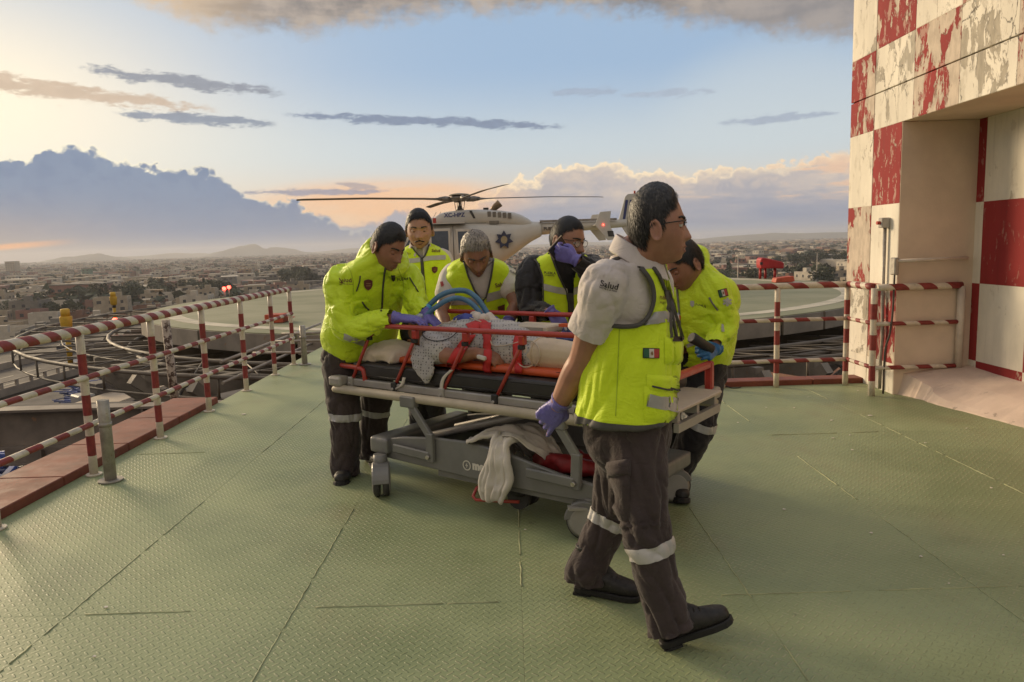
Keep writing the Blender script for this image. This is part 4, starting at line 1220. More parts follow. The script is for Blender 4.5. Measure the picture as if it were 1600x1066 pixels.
# mast, hub, blades
MB().tube([hp(0, 0, 2.55), hp(0, 0, 3.06)], .055, 12).build('mast', HG, he)
MB().tube([hp(0, 0, 2.60), hp(0, 0, 2.68), hp(0, 0, 2.8)], [.10, .12, .07], 12).build('swashplate', HD, he)
for k in range(4):
    a = .5 + k * 1.57
    MB().tube([hp(.13 * math.cos(a), .13 * math.sin(a), 2.62), hp(.2 * math.cos(a), .2 * math.sin(a), 2.98)], .012, 6).build('pitch_link', HG, he)
MB().tube([hp(0, 0, z) for z in (2.96, 3.02, 3.10, 3.15, 3.16)], [.2, .34, .36, .22, .1], 20).build('rotor_hub', HG, he)
MB().tube([hp(0, 0, z) for z in (3.161, 3.20, 3.235)], [.36, .34, .1], 20).build('hub_cap', M('hub_cream', (.40, .35, .27), .5), he)
th_ = 17.6
for k in range(4):
    a = rad(180 + th_ + 90 * k); d = Vector((math.cos(a), math.sin(a), 0)); s_ = Vector((-d.y, d.x, 0))
    rings = []
    for r, z, cw2, tk in ((.62, 3.045, .10, .05), (.95, 3.05, .125, .02), (1.2, 3.06, .137, .017), (3.2, 3.09, .137, .014), (5.1, 3.07, .137, .012), (5.32, 3.06, .10, .008)):
        rings.append(ring(hp(0, 0, 0) if False else Vector(hp(0, 0, z)) + d * r, s_ * cw2 + Vector((0, 0, .02)), Vector((0, 0, tk)), 10))
    b = MB().loft(rings).build('main_blade', M('blade_grey', (.17, .155, .14), .5, var=.15, vs=1), he)
    MB().tube([Vector(hp(0, 0, 3.03)) + d * .25, Vector(hp(0, 0, 3.045)) + d * .5, Vector(hp(0, 0, 3.05)) + d * .72], [.085, .10, .06], 10).build('blade_grip', HG, b)
# tail
def vplate(name, prof, y, w, mat):
    return slab(MB(), [(HX + a, z) for a, z in prof], HY + y - w, HY + y + w).build(name, mat, he, bevel=.012)
vplate('tail_fin', [(5.35, 2.02), (5.62, 2.95), (5.72, 3.04), (6.12, 3.04), (6.25, 2.4), (6.22, 1.65), (6.05, 1.28), (5.86, 1.26), (5.72, 1.6), (5.45, 2.02)], 0, .05, HW)
for k in range(4):
    x = 5.53 + k * .15
    vplate('fin_stripe', [(x, 2.20), (x + .085, 2.20), (x + .17 + .02, 2.84), (x + .10, 2.84)], -.054, .003, HB)
vplate('fin_patch', [(5.78, 1.42), (6.08, 1.42), (6.14, 1.66), (5.82, 1.68)], -.054, .003, HD)
MB().tube([hp(5.95, 0, 3.04), hp(5.95, 0, 3.14)], .035, 8).build('fin_light', M('beacon_off_red', (.4, .06, .03), .4), he)
slab(MB(), [(HX + 4.45, 2.02), (HX + 4.95, 2.04), (HX + 4.95, 2.0), (HX + 4.45, 1.99)], HY - 1.15, HY + 1.15).build('stabiliser', HW, he)
for sg in (-1, 1):
    vplate('end_plate', [(4.45, 2.0), (4.62, 2.42), (4.98, 2.44), (4.93, 2.02), (5.12, 1.52), (4.86, 1.50)], sg * 1.16, .018, HW)
    vplate('end_patch', [(4.88, 1.62), (5.08, 1.62), (5.04, 1.80), (4.85, 1.80)], sg * 1.182, .003, HD)
MB().ball(hp(4.72, -1.2, 2.0), .024, 10, 6).build('nav_light', redl, he)
MB().tube([hp(6.12, -.12, 2.1), hp(6.12, .14, 2.1)], .06, 10).build('tail_gearbox', HG, he)
for k in range(2):
    MB().beam(hp(6.12, .2, 2.1), hp(6.12 + .75 * math.cos(1.9 + k * 3.14), .2, 2.1 + .75 * math.sin(1.9 + k * 3.14)), .02, .13, (0, 1, 0)).build('tail_blade', M('blade_grey', (.17, .155, .14), .5), he)
MB().tube(spline([hp(1.12, -.1, 2.6), hp(1.2, -.12, 2.72), hp(1.38, -.14, 2.86)], 4), [.10, .10, .11, .11, .11, .12, .12, .13, .13][:9], 12).build('exhaust', M('exhaust', (.22, .15, .09), .5, .6, var=.3, vs=4), he)
MB().lohi(hp(.8, -.15, 2.66), hp(.98, .1, 2.72)).build('cowl_hinge', HD, he)
for x in (-1.0, -.85): MB().tube([hp(x, -.2, 2.24), hp(x + .22, -.2, 2.62)], .008, 5).build('antenna', HG, he)
MB().lohi(hp(2.7, -.235, 2.17), hp(5.3, -.14, 2.24)).build('boom_band', M('band_grey', (.25, .22, .19), .6, var=.3, vs=9), he)
# print: registration, flag, badge, place name
YN = -.49
flat_text('lettering', 'XC-HPZ', hp(-.50, -.472, 2.43), (1, 0, 0), (0, 0, 1), .19, HB, he, .006)
flat_text('lettering', 'PUEBLA', hp(2.82, -.252, 1.90), (1, 0, 0), (0, 0, 1), .15, HD, he, .005)
flat_text('lettering', 'POLICIA', hp(3.5, -.22, 1.93), (1, 0, 0), (0, 0, 1), .13, HD, he, .005)
fg = {'green': M('flag_green', (.02, .10, .045), .6), 'white': M('flag_white', (.62, .57, .48), .6), 'red': M('flag_red', (.42, .05, .04), .6), 'brown': M('flag_brown', (.22, .13, .05), .6)}
for k, c in enumerate(('green', 'white', 'red')):
    MB().lohi(hp(-1.06 + k * .105, -.775, 2.02 + .21), hp(-.958 + k * .105, -.70, 2.19 + .21)).build('flag_band', fg[c], he)
MB().lohi(hp(-1.10, -.77, 2.2), hp(.2, -.35, 2.235)).build('roof_step', HW, he)
bx_, bz_ = 1.48, 1.62
ybad = -.70
star = [(bx_ + r * math.sin(math.pi * k / 7), bz_ + r * math.cos(math.pi * k / 7)) for k in range(14) for r in ((.31 if k % 2 == 0 else .19),)]
slab(MB(), [(HX + a, c) for a, c in star], HY - .72, HY - .50).build('badge_star', M('badge_blue', (.03, .035, .075), .5), he)
slab(MB(), [(HX + bx_ + .11 * math.cos(q * .5236), bz_ + .13 * math.sin(q * .5236)) for q in range(12)], HY - .726, HY - .721).build('badge_shield', M('badge_gold', (.33, .27, .16), .5), he)
# ================================================================== FIGURES: tools
def remesh(pieces, voxel, smooth=4, fac=.5):
    """union of closed overlapping pieces as one continuous skin"""
    mb = MB()
    for p in pieces: mb.add(p.v, p.f)
    me = mb.mesh('tmp')
    bm = bmesh.new(); bm.from_mesh(me); bmesh.ops.recalc_face_normals(bm, faces=bm.faces); bm.to_mesh(me); bm.free()
    o = bpy.data.objects.new('tmp', me); COL.objects.link(o)
    m = o.modifiers.new('r', 'REMESH'); m.mode = 'VOXEL'; m.voxel_size = voxel; m.use_smooth_shade = True
    if smooth:
        s = o.modifiers.new('s', 'SMOOTH'); s.factor = fac; s.iterations = smooth
    dg = bpy.context.evaluated_depsgraph_get(); dg.update()
    out = bpy.data.meshes.new_from_object(o.evaluated_get(dg))
    bpy.data.objects.remove(o); bpy.data.meshes.remove(me)
    out.polygons.foreach_set('use_smooth', [True] * len(out.polygons))
    return out
def wrinkle(me, amp, scale, stretch=(1, 1, 1), seed=0.0, mask=None, ridged=True):
    """push the cloth in and out in folds, along its own normals"""
    n = len(me.vertices); co = np.empty(n * 3); me.vertices.foreach_get('co', co); co = co.reshape(-1, 3)
    no = np.empty(n * 3); me.vertices.foreach_get('normal', no); no = no.reshape(-1, 3)
    out = co.copy()
    for i in range(n):
        p = Vector((co[i, 0] * stretch[0] * scale + seed, co[i, 1] * stretch[1] * scale + seed * .7, co[i, 2] * stretch[2] * scale))
        a = mnoise.noise(p) + .22 * mnoise.noise(p * 2.1 + Vector((3, 1, 2)))
        if ridged: a = .35 - abs(a) * 1.35 + .25 * a
        k = amp * a
        if mask is not None: k *= mask(co[i])
        out[i] += no[i] * k
    me.vertices.foreach_set('co', out.reshape(-1)); me.update()
def folds(me, limbs, amp, seed=0.0, freq=13.0, base=.35, joint=.13):
    """cloth creases: rings and slanting pleats round each limb, bunched near its joints.
    limbs: list of lists of joint points"""
    segs = [(Vector(a), Vector(b), i, k, len(L) - 2) for i, L in enumerate(limbs) for k, (a, b) in enumerate(zip(L[:-1], L[1:]))]
    js = [Vector(p) for L in limbs for p in L]
    n = len(me.vertices); co = np.empty(n * 3); me.vertices.foreach_get('co', co); co = co.reshape(-1, 3)
    no = np.empty(n * 3); me.vertices.foreach_get('normal', no); no = no.reshape(-1, 3); out = co.copy()
    fr = []
    for a, b, i, k, m in segs:
        d = (b - a); L = d.length; d = d / L; u = d.orthogonal().normalized(); fr.append((a, d, L, u, d.cross(u)))
    for i in range(n):
        p = Vector(co[i]); best = None
        for k, (a, d, L, u, v) in enumerate(fr):
            q = p - a; t = max(0, min(L, q.dot(d))); r = (q - d * t).length
            if best is None or r < best[0]: best = (r, k, t)
        r, k, t = best; a, d, L, u, v = fr[k]; q = p - a; tt = q.dot(d)
        an = math.atan2(q.dot(v), q.dot(u)); ca, sa = math.cos(an), math.sin(an)
        w = mnoise.noise(Vector((p.x * 3.1 + seed, p.y * 3.1, p.z * 3.1)))
        tw = tt * freq + .8 * sa + 1.2 * w + k * 3.7
        nn = mnoise.noise(Vector((ca * .8 + seed, sa * .8, tw * .5))) 
        n2 = mnoise.noise(Vector((ca * 1.5 + seed + 5, sa * 1.5, tw * 1.05)))
        c1 = (1 - min(1, abs(nn) * 2.6)) ** 2; c2 = (1 - min(1, abs(n2) * 2.8)) ** 2
        jd = min((p - j).length for j in js); g = base + (1 - base) * math.exp(-(jd / joint) ** 2)
        out[i] += no[i] * (amp * g * (.45 * nn + .35 * n2 - 1.0 * c1 - .55 * c2 + .35))
    me.vertices.foreach_set('co', out.reshape(-1)); me.update()
def bvh_of(me): return BVHTree.FromPolygons([v.co.copy() for v in me.vertices], [tuple(p.vertices) for p in me.polygons])
def hit(bvhs, x, y, off=.004, fall=3.0):
    d = ray(x, y).normalized(); best = None
    for b in (bvhs if isinstance(bvhs, (list, tuple)) else [bvhs]):
        loc, no, idx, dist = b.ray_cast(CAM, d)
        if loc is not None and (best is None or dist < best[2]): best = (loc, no, dist)
    if best is None:
        q = CAM + d * fall; bb = None
        for b in (bvhs if isinstance(bvhs, (list, tuple)) else [bvhs]):
            for _ in range(3):
                loc, no, idx, dist = b.find_nearest(q)
                q = CAM + d * ((loc - CAM).dot(d))
            if bb is None or dist < bb[2]: bb = (loc, no, dist)
        best = bb
    no = best[1] if best[1].dot(d) < 0 else best[1] - d * (best[1].dot(d)) * 1.01
    if no.length < 1e-6: no = -d
    return best[0] + no.normalized() * off - d * off * .5
def resamp(pts, n):
    pts = [np.array(p, float) for p in pts]
    L = [0]
    for a, b in zip(pts[:-1], pts[1:]): L.append(L[-1] + np.linalg.norm(b - a))
    return [tuple(np.array([np.interp(L[-1] * k / (n - 1), L, [p[j] for p in pts]) for j in range(len(pts[0]))])) for k in range(n)]
def patch(name, bv, top, bot, mat, parent, nu=14, nv=3, off=.004, fall=3.0):
    """a strip of cloth laid on the surface between two lines"""
    A, B = resamp(top, nu), resamp(bot, nu); vs, fs = [], []
    for j in range(nv):
        t = j / (nv - 1)
        for a, b in zip(A, B): vs.append(hit(bv, a[0] * (1 - t) + b[0] * t, a[1] * (1 - t) + b[1] * t, off, fall))
    for j in range(nv - 1):
        for i in range(nu - 1):
            k = j * nu + i; fs.append((k, k + 1, k + nu + 1, k + nu))
    return MB().add(vs, fs, True).build(name, mat, parent)
def cord(name, bv, pts, r, mat, parent, n=24, off=.004, fall=3.0, closed=False):
    q = [hit(bv, a, b, off, fall) for a, b in resamp(pts, n)]
    return MB().tube(q, r, 6, closed=closed).build(name, mat, parent)
def polyprint(name, bv, pts, mat, parent, off=.005, fall=3.0, n=3):
    """flat printed shape on a surface: outline plus a fan, finely split"""
    c = (sum(p[0] for p in pts) / len(pts), sum(p[1] for p in pts) / len(pts))
    vs, fs = [hit(bv, c[0], c[1], off, fall)], []
    m = len(pts)
    for j in range(1, n + 1):
        t = j / n
        for p in pts: vs.append(hit(bv, c[0] + (p[0] - c[0]) * t, c[1] + (p[1] - c[1]) * t, off, fall))
    for i in range(m): fs.append((0, 1 + i, 1 + (i + 1) % m))
    for j in range(n - 1):
        for i in range(m): fs.append((1 + j * m + i, 1 + (j + 1) * m + i, 1 + (j + 1) * m + (i + 1) % m, 1 + j * m + (i + 1) % m))
    return MB().add(vs, fs).build(name, mat, parent)
def print_text(name, bv, s, x, y, size, mat, parent, ang=0.0, off=.005, fall=3.0, bold=.012, squeeze=1.0):
    vs, fs = text_mesh(s, 1.0, bold)
    c, sn = math.cos(rad(ang)), math.sin(rad(ang)); out = []
    for v in vs:
        a, b = v.x * size * squeeze, v.y * size
        out.append(hit(bv, x + a * c - b * sn * -1 * -1 if False else x + a * c + b * sn, y + a * sn - b * c, off, fall))
    return MB().add(out, fs).build(name, mat, parent)
def cut_view(me, poly, cen_only=True):
    """open a garment: drop the near faces whose centre falls inside a drawn outline"""
    bm = bmesh.new(); bm.from_mesh(me); kill = []
    xs = [p[0] for p in poly]; ys = [p[1] for p in poly]
    for f in bm.faces:
        c = f.calc_center_median(); x, y = proj(c)
        if not (min(xs) <= x <= max(xs) and min(ys) <= y <= max(ys)): continue
        if f.normal.dot(c - CAM) > 0: continue
        inside = False; j = len(poly) - 1
        for i in range(len(poly)):
            if (poly[i][1] > y) != (poly[j][1] > y) and x < (poly[j][0] - poly[i][0]) * (y - poly[i][1]) / (poly[j][1] - poly[i][1]) + poly[i][0]: inside = not inside
            j = i
        if inside: kill.append(f)
    bmesh.ops.delete(bm, geom=kill, context='FACES'); bm.to_mesh(me); bm.free(); me.update()
def band(name, me, a, b, t0, t1, rmax, mat, parent, off=.004):
    """reflective tape round a limb: the slice of the garment between t0 and t1 (metres along a->b)"""
    a, b = Vector(a), Vector(b); d = (b - a).normalized()
    bm = bmesh.new(); bm.from_mesh(me)
    far = [f for f in bm.faces if (lambda q: (q.dot(d) < t0 - .03 or q.dot(d) > t1 + .03 or (q - d * q.dot(d)).length > rmax))(f.calc_center_median() - a)]
    bmesh.ops.delete(bm, geom=far, context='FACES')
    for t, s in ((t0, True), (t1, False)):
        g = bm.verts[:] + bm.edges[:] + bm.faces[:]
        bmesh.ops.bisect_plane(bm, geom=g, plane_co=a + d * t, plane_no=d, clear_inner=s, clear_outer=not s)
    bm.normal_update()
    for v in bm.verts: v.co += v.normal * off
    out = bpy.data.meshes.new(name); bm.to_mesh(out); bm.free()
    return link(name, out, mat, parent, smooth=True)
def limb(pts, r, n=14, sub=5, flat=None):
    """tapering limb through joints, r per joint, rounded ends"""
    q = spline([tuple(p) + (rr_,) for p, rr_ in zip(pts, r)], sub)
    P_ = [Vector(x[:3]) for x in q]; R = [float(x[3]) for x in q]
    d0 = (P_[0] - P_[1]).normalized(); d1 = (P_[-1] - P_[-2]).normalized()
    P_ = [P_[0] + d0 * R[0] * .8, P_[0] + d0 * R[0] * .45] + P_ + [P_[-1] + d1 * R[-1] * .45, P_[-1] + d1 * R[-1] * .8]
    R = [R[0] * .35, R[0] * .82] + R + [R[-1] * .82, R[-1] * .35]
    return MB().tube(P_, R, n)
def trunk_loft(secs, n=28, p=2.4, sub=4):
    """secs: (centre, side vector, depth vector) with lengths as half sizes"""
    flat = [tuple(c) + tuple(a) + tuple(b) for c, a, b in secs]
    rings = [ring(q[:3], q[3:6], q[6:9], n, p) for q in spline(flat, sub)]
    return MB().loft(rings)

def hem(me, pt, axis, rmax):
    """cut a sleeve or trouser leg off square at pt; axis points out of the cloth"""
    pt, axis = Vector(pt), Vector(axis).normalized()
    bm = bmesh.new(); bm.from_mesh(me)
    fs = [f for f in bm.faces if (f.calc_center_median() - pt).length < rmax]
    es = {e for f in fs for e in f.edges}; vs = {v for f in fs for v in f.verts}
    bmesh.ops.bisect_plane(bm, geom=list(vs) + list(es) + fs, plane_co=pt, plane_no=axis)
    kill = [f for f in bm.faces if (f.calc_center_median() - pt).dot(axis) > 1e-5 and (f.calc_center_median() - pt).length < rmax]
    bmesh.ops.delete(bm, geom=kill, context='FACES'); bm.to_mesh(me); bm.free(); me.update()
# ---- heads
def head_frame(fwd, up):
    f = Vector(fwd).normalized(); u = Vector(up); u = (u - f * u.dot(f)).normalized(); r = f.cross(u)
    return Matrix((r, f, u)).transposed()
def g_(x, s): return math.exp(-(x / s) ** 2)
def head_pt(d, jaw=1.0, face=1.0, cheeks=0.0, nose=1.0):
    """d: unit direction (x right, y forward, z up) -> surface point, head 0.235 m tall, eye line at z=0"""
    x, y, z = d.x * .0755, d.y * .097, d.z * .1185
    t = max(0.0, -z / .1185)
    x *= 1 - (.30 - .13 * (jaw - 1) * 3) * t ** 1.6
    if y < 0: y *= 1 - .28 * t ** 1.2
    else: y *= 1 + .78 * t ** 2.2
    if y < -.02 and z > -.02: y *= 1.03
    if y > 0:
        ax = abs(x); f = min(1, y / .05)
        y = y * (1 - .05 * (1 - (ax / .0755) ** 2)) if False else y
        o = 0.0
        o += (.0035 * g_(z - .024, .012)) * g_(ax, .05)
        o -= .0105 * g_(ax - .032, .017) * g_(z + .001, .014)
        o -= .004 * g_(ax, .012) * g_(z - .006, .012)
        prof = .005 + .021 * min(1, max(0, (.006 - z) / .042)) if -.043 < z < .012 else (.026 * g_(z + .043, .006) if z <= -.043 else .005 * g_(z - .012, .012))
        wid = .0095 + .006 * min(1, max(0, (-z) / .04))
        o += prof * nose * g_(ax, wid)
        o += .006 * g_(ax - .013, .008) * g_(z + .038, .008) * nose
        o += (.004 + .004 * cheeks) * g_(ax - .046, .02) * g_(z + .028, .02)
        o -= .003 * g_(ax - .045, .016) * g_(z + .065, .02) * (1 - cheeks)
        o += .0065 * g_(ax, .023) * (g_(z + .066, .0058) + 1.05 * g_(z + .080, .0062))
        o -= .0045 * g_(ax, .024) * g_(z + .0725, .003)
        o -= .004 * g_(ax, .02) * g_(z + .092, .006)
        o += .010 * g_(ax, .020) * g_(z + .104, .013)
        o -= .0025 * g_(ax - .022, .006) * g_(z + .058, .018)
        y += o * f * face
    if cheeks: x *= 1 + .07 * cheeks * g_(z + .055, .04)
    return Vector((x, y, z))
def ico(sub):
    bm = bmesh.new(); bmesh.ops.create_icosphere(bm, subdivisions=sub, radius=1)
    vs = [v.co.normalized() for v in bm.verts]; fs = [tuple(v.index for v in f.verts) for f in bm.faces]; bm.free(); return vs, fs
ICO = ico(6); ICO5 = ico(5)
def head_piece(c, Mx, s, **kw):
    vs, fs = ICO
    return MB().add([Vector(c) + Mx @ (head_pt(d, **kw) * s) for d in vs], fs, True)
def ear_piece(c, Mx, s, side):
    mb = MB(); q = []
    for k in range(14):
        a = 2 * math.pi * k / 14
        q.append(Vector((side * (.0775 + .006 * (1 + math.cos(a + .6))), -.012 + .0165 * math.cos(a) - .004 * math.sin(a), -.016 + (.031 if math.sin(a) > 0 else .027) * math.sin(a))))
    mb.tube([Vector(c) + Mx @ (p * s) for p in q], .0052 * s, 7, closed=True)
    mb.ball(Vector(c) + Mx @ (Vector((side * .078, -.010, -.018)) * s), (.0055 * s, .013 * s, .022 * s), 10, 7, M=Mx.to_4x4())
    mb.ball(Vector(c) + Mx @ (Vector((side * .080, -.008, -.040)) * s), (.005 * s, .008 * s, .008 * s), 8, 6, M=Mx.to_4x4())
    return mb
def hair_piece(c, Mx, s, line, thick, seed=0.0, rough=.0025, **kw):
    """cap of hair: stands off the scalp inside the hairline, thins to nothing at its edge, sinks below the skin outside it"""
    vs, fs = ICO; out = []
    for d in vs:
        p = head_pt(d, **kw); h = line(d, p)
        h += .65 * mnoise.noise(d * 9 + Vector((seed, 0, 0))) + .55 * mnoise.noise(d * 27 + Vector((seed, 2, 0)))
        k = max(0.0, min(1.0, h / 2.6)); k = k * k * (3 - 2 * k) * (.42 + .58 * max(0, min(1, d.z * 1.6 + .1)))
        off = .0008 + thick * k if h > 0 else .0008 - .014 * min(1, -h * 3)
        if h > 0: off += (rough * mnoise.noise(Vector((d.x * 26 + seed, d.y * 10, d.z * 20))) + rough * .6 * mnoise.noise(d * 48)) * k
        top = max(0, d.z)
        out.append(Vector(c) + Mx @ ((p + d.normalized() * off * (1 + .35 * top)) * s))
    return MB().add(out, fs, True)
def strands(name, c, Mx, s, line, thick, n, mat, parent, seed=0, sweep=(0, 0, 0), length=.026, **kw):
    """short tufts lying along the growth of the hair, each its own sliver"""
    rr = random.Random(seed); vs, fs = [], []; wh = Vector((.1, -.45, .9)).normalized(); sw = Vector(sweep)
    k = 0
    while k < n:
        d = Vector((rr.gauss(0, 1), rr.gauss(0, 1), rr.gauss(0, 1))).normalized()
        if d.z < -.75: continue
        p = head_pt(d, **kw); h = line(d, p) + .3 * mnoise.noise(d * 11)
        if h < -.15: continue
        k += 1
        t = (d - wh * .9) + sw * max(0, d.z) + Vector((rr.gauss(0, .13), rr.gauss(0, .13), rr.gauss(0, .13)))
        t = t - d * t.dot(d)
        if t.length < 1e-3: continue
        t.normalize(); b = d.cross(t).normalized(); kk = max(.15, min(1, h / 1.4)); L = length * rr.uniform(.6, 1.25) * (.35 + .65 * kk); w = rr.uniform(.0004, .0009)
        o0 = thick * kk * rr.uniform(.3, .9); o1 = thick * kk * rr.uniform(.7, 1.15) + .0006
        q0 = p + d * o0; q1 = p + t * L * .55 + d * (o1 + .0); q2 = p + t * L + d * (o1 * .75 - L * L * 3.5)
        base = len(vs)
        for q, ww in ((q0, w), (q1, w), (q2, w * .25)): vs += [Vector(c) + Mx @ ((q - b * ww) * s), Vector(c) + Mx @ ((q + b * ww) * s)]
        fs += [(base, base + 1, base + 3, base + 2), (base + 2, base + 3, base + 5, base + 4)]
    o = MB().add(vs, fs, True).build(name, mat, parent); o['kind'] = 'stuff'; return o
def std_line(front=.058, temple=.03, side=-.012, nape=-.075):
    def f(d, p):
        # height of the hairline as a function of the angle round the head (0 front, pi back)
        a = abs(math.atan2(p.x, p.y)); 
        pts = [(0, front), (.40, front - .003), (.66, temple + .010), (.80, temple - .002), (1.12, temple - .008), (1.30, temple - .022), (1.40, side - .006), (1.46, side - .020), (1.60, side - .022), (1.66, .004), (1.78, .020), (1.92, .004), (2.1, -.030), (2.4, nape), (3.15, nape)]
        for (a0, z0), (a1, z1) in zip(pts[:-1], pts[1:]):
            if a0 <= a <= a1: zl = z0 + (z1 - z0) * (a - a0) / (a1 - a0); break
        return (p.z - zl) / .010
    return f
def eyes(parent, c, Mx, s, open_=.5, gaze=(0, 1, -.15), skin=None):
    for sd in (-1, 1):
        e = Vector((sd * .0315, .0745, -.001)); r = .0125
        wm = M('eye_white', (.55, .5, .45), .25); im = M('eye_iris', (.015, .010, .007), .4)
        o = MB().ball(Vector(c) + Mx @ (e * s), r * s, 12, 8).build('eye', wm, parent)
        g = Vector(gaze).normalized()
        MB().ball(Vector(c) + Mx @ ((e + g * r * .52) * s), r * .62 * s, 10, 7).build('iris', im, o)
        lid = MB()
        for up, (lo, hi) in ((1, (open_, 1.0)), (-1, (-1.0, -.45))):
            rings = []
            for k in range(6):
                z = lo + (hi - lo) * k / 5; rr_ = math.sqrt(max(0, 1 - z * z)) * (r + .0016)
                rings.append([Vector(c) + Mx @ ((e + Vector((rr_ * math.cos(q), rr_ * math.sin(q), z * (r + .0016)))) * s) for q in [math.pi * j / 12 for j in range(13)]])
            for A, B in zip(rings[:-1], rings[1:]):
                n = 13; lid.add(A + B, [(i, i + 1, n + i + 1, n + i) for i in range(n - 1)], True)
        lid.build('eyelid', skin, o)
def brows(parent, c, Mx, s, mat, k=1.0, **kw):
    for sd in (-1, 1):
        pts, rs = [], []
        for j in range(7):
            t = j / 6; x = sd * (.014 + .036 * t); z = .0185 + .007 * math.sin(t * 2.2) - .004 * t
            y = head_pt(Vector((x / .0755, math.sqrt(max(.05, 1 - (x / .0755) ** 2 - (z / .1185) ** 2)), z / .1185)), **kw).y
            pts.append(Vector(c) + Mx @ (Vector((x, y + .0005, z)) * s)); rs.append((.0034 - .0018 * t) * s * k)
        MB().tube(pts, rs, 6).build('eyebrow', mat, parent)
def lips(parent, c, Mx, s, mat, **kw):
    vs, fs = [], []
    for j, z in enumerate((-.062, -.066, -.0705, -.0728, -.076, -.081, -.0855)):
        for i in range(9):
            u = i / 8 * 2 - 1; x = u * .0235; zz = -.0728 + (z + .0728) * (1 - u * u * .92)
            y = head_pt(Vector((x / .0755, math.sqrt(max(.05, 1 - (x / .06) ** 2 - (zz / .1185) ** 2)), zz / .1185)), **kw).y
            dd_ = Vector((x / .0755, 0, zz / .1185))
            # true front surface at (x, zz): march along directions until the point matches
            d = Vector((x / .0755, math.sqrt(max(.02, 1 - dd_.x ** 2 - dd_.z ** 2)), zz / .1185)).normalized()
            for _ in range(5):
                q = head_pt(d, **kw); d = Vector((d.x + (x - q.x) / .0755, d.y, d.z + (zz - q.z) / .1185)).normalized()
            q = head_pt(d, **kw); vs.append(Vector(c) + Mx @ ((q + Vector((0, .0012, 0))) * s))
    for j in range(6):
        for i in range(8): k = j * 9 + i; fs.append((k, k + 1, k + 10, k + 9))
    MB().add(vs, fs, True).build('lips', mat, parent)

# ---- hands
def hand_piece(wrist, d, n, side, curl=(.5, .6, .4), thumb=.5, s=1.0, fat=1.0, spread=.06, per=None, cuff=0.0):
    """wrist point, finger direction d, palm normal n (out of the palm); side +1: thumb towards d x n"""
    d = Vector(d).normalized(); n = Vector(n); n = (n - d * n.dot(d)).normalized(); t = d.cross(n) * side
    w = Vector(wrist); out = []
    def at(a, b, c): return w + d * a * s + t * b * s + n * c * s
    rings = []
    for a, hw, hd, off in ((-.012, .027, .020, 0), (.0, .028, .0205, 0), (.025, .036, .0195, .002), (.06, .0425, .0165, .0), (.085, .0425, .0145, -.003), (.097, .038, .011, -.004)):
        rings.append(ring(at(a, off, 0), t * hw * s * fat, n * hd * s * fat, 18, 2.5))
    out.append(MB().loft(rings))
    fl = (.070, .079, .074, .058); fx = (.030, .0105, -.0105, -.030); fr = (.0088, .009, .0087, .0076)
    for i in range(4):
        c = curl if per is None else per[i]
        base = at(.078 - abs(fx[i]) * .12, fx[i] * .95, -.002); pts = [base]; rs = [fr[i] * 1.12]
        ang = 0; p = base; sp = (1.5 - i) * spread
        ds = (d + t * sp).normalized()
        p = p + ds * .016 * s; pts.append(p); rs.append(fr[i] * 1.1)
        for L, a in zip((.44, .31, .25), c):
            ang += a; v = ds * math.cos(ang) + n * math.sin(ang)
            p = p + v * fl[i] * L * s * 1.06; pts.append(p); rs.append(fr[i] * (1.0 - .07 * len(pts) / 3))
        # keep the knuckles as knuckles: straight bones, no spline
        q, r_ = [], []
        for (a_, ra), (b_, rb) in zip(zip(pts[:-1], rs[:-1]), zip(pts[1:], rs[1:])):
            for k in range(4): q.append(a_.lerp(b_, k / 4)); r_.append((ra + (rb - ra) * k / 4) * s * fat)
        e = (pts[-1] - pts[-2]).normalized(); R = rs[-1] * s * fat
        q += [pts[-1], pts[-1] + e * R * .6, pts[-1] + e * R * .95]; r_ += [R, R * .8, R * .3]
        out.append(MB().tube(q, r_, 10))
    b = [at(.012, .024, .006), at(.036, .044, .014 + .012 * thumb), at(.062, .052 - .012 * thumb, .020 + .028 * thumb), at(.084, .050 - .028 * thumb, .022 + .036 * thumb)]
    out.append(limb(b, [.0155 * s * fat, .0125 * s * fat, .0105 * s * fat, .0085 * s * fat], 10, 4))
    if cuff:
        out.append(MB().tube([w - d * cuff, w - d * cuff * .6, w - d * .02, w + d * .01], [.037 * s * fat, .035 * s * fat, .031 * s * fat, .029 * s * fat], 16))
    return out
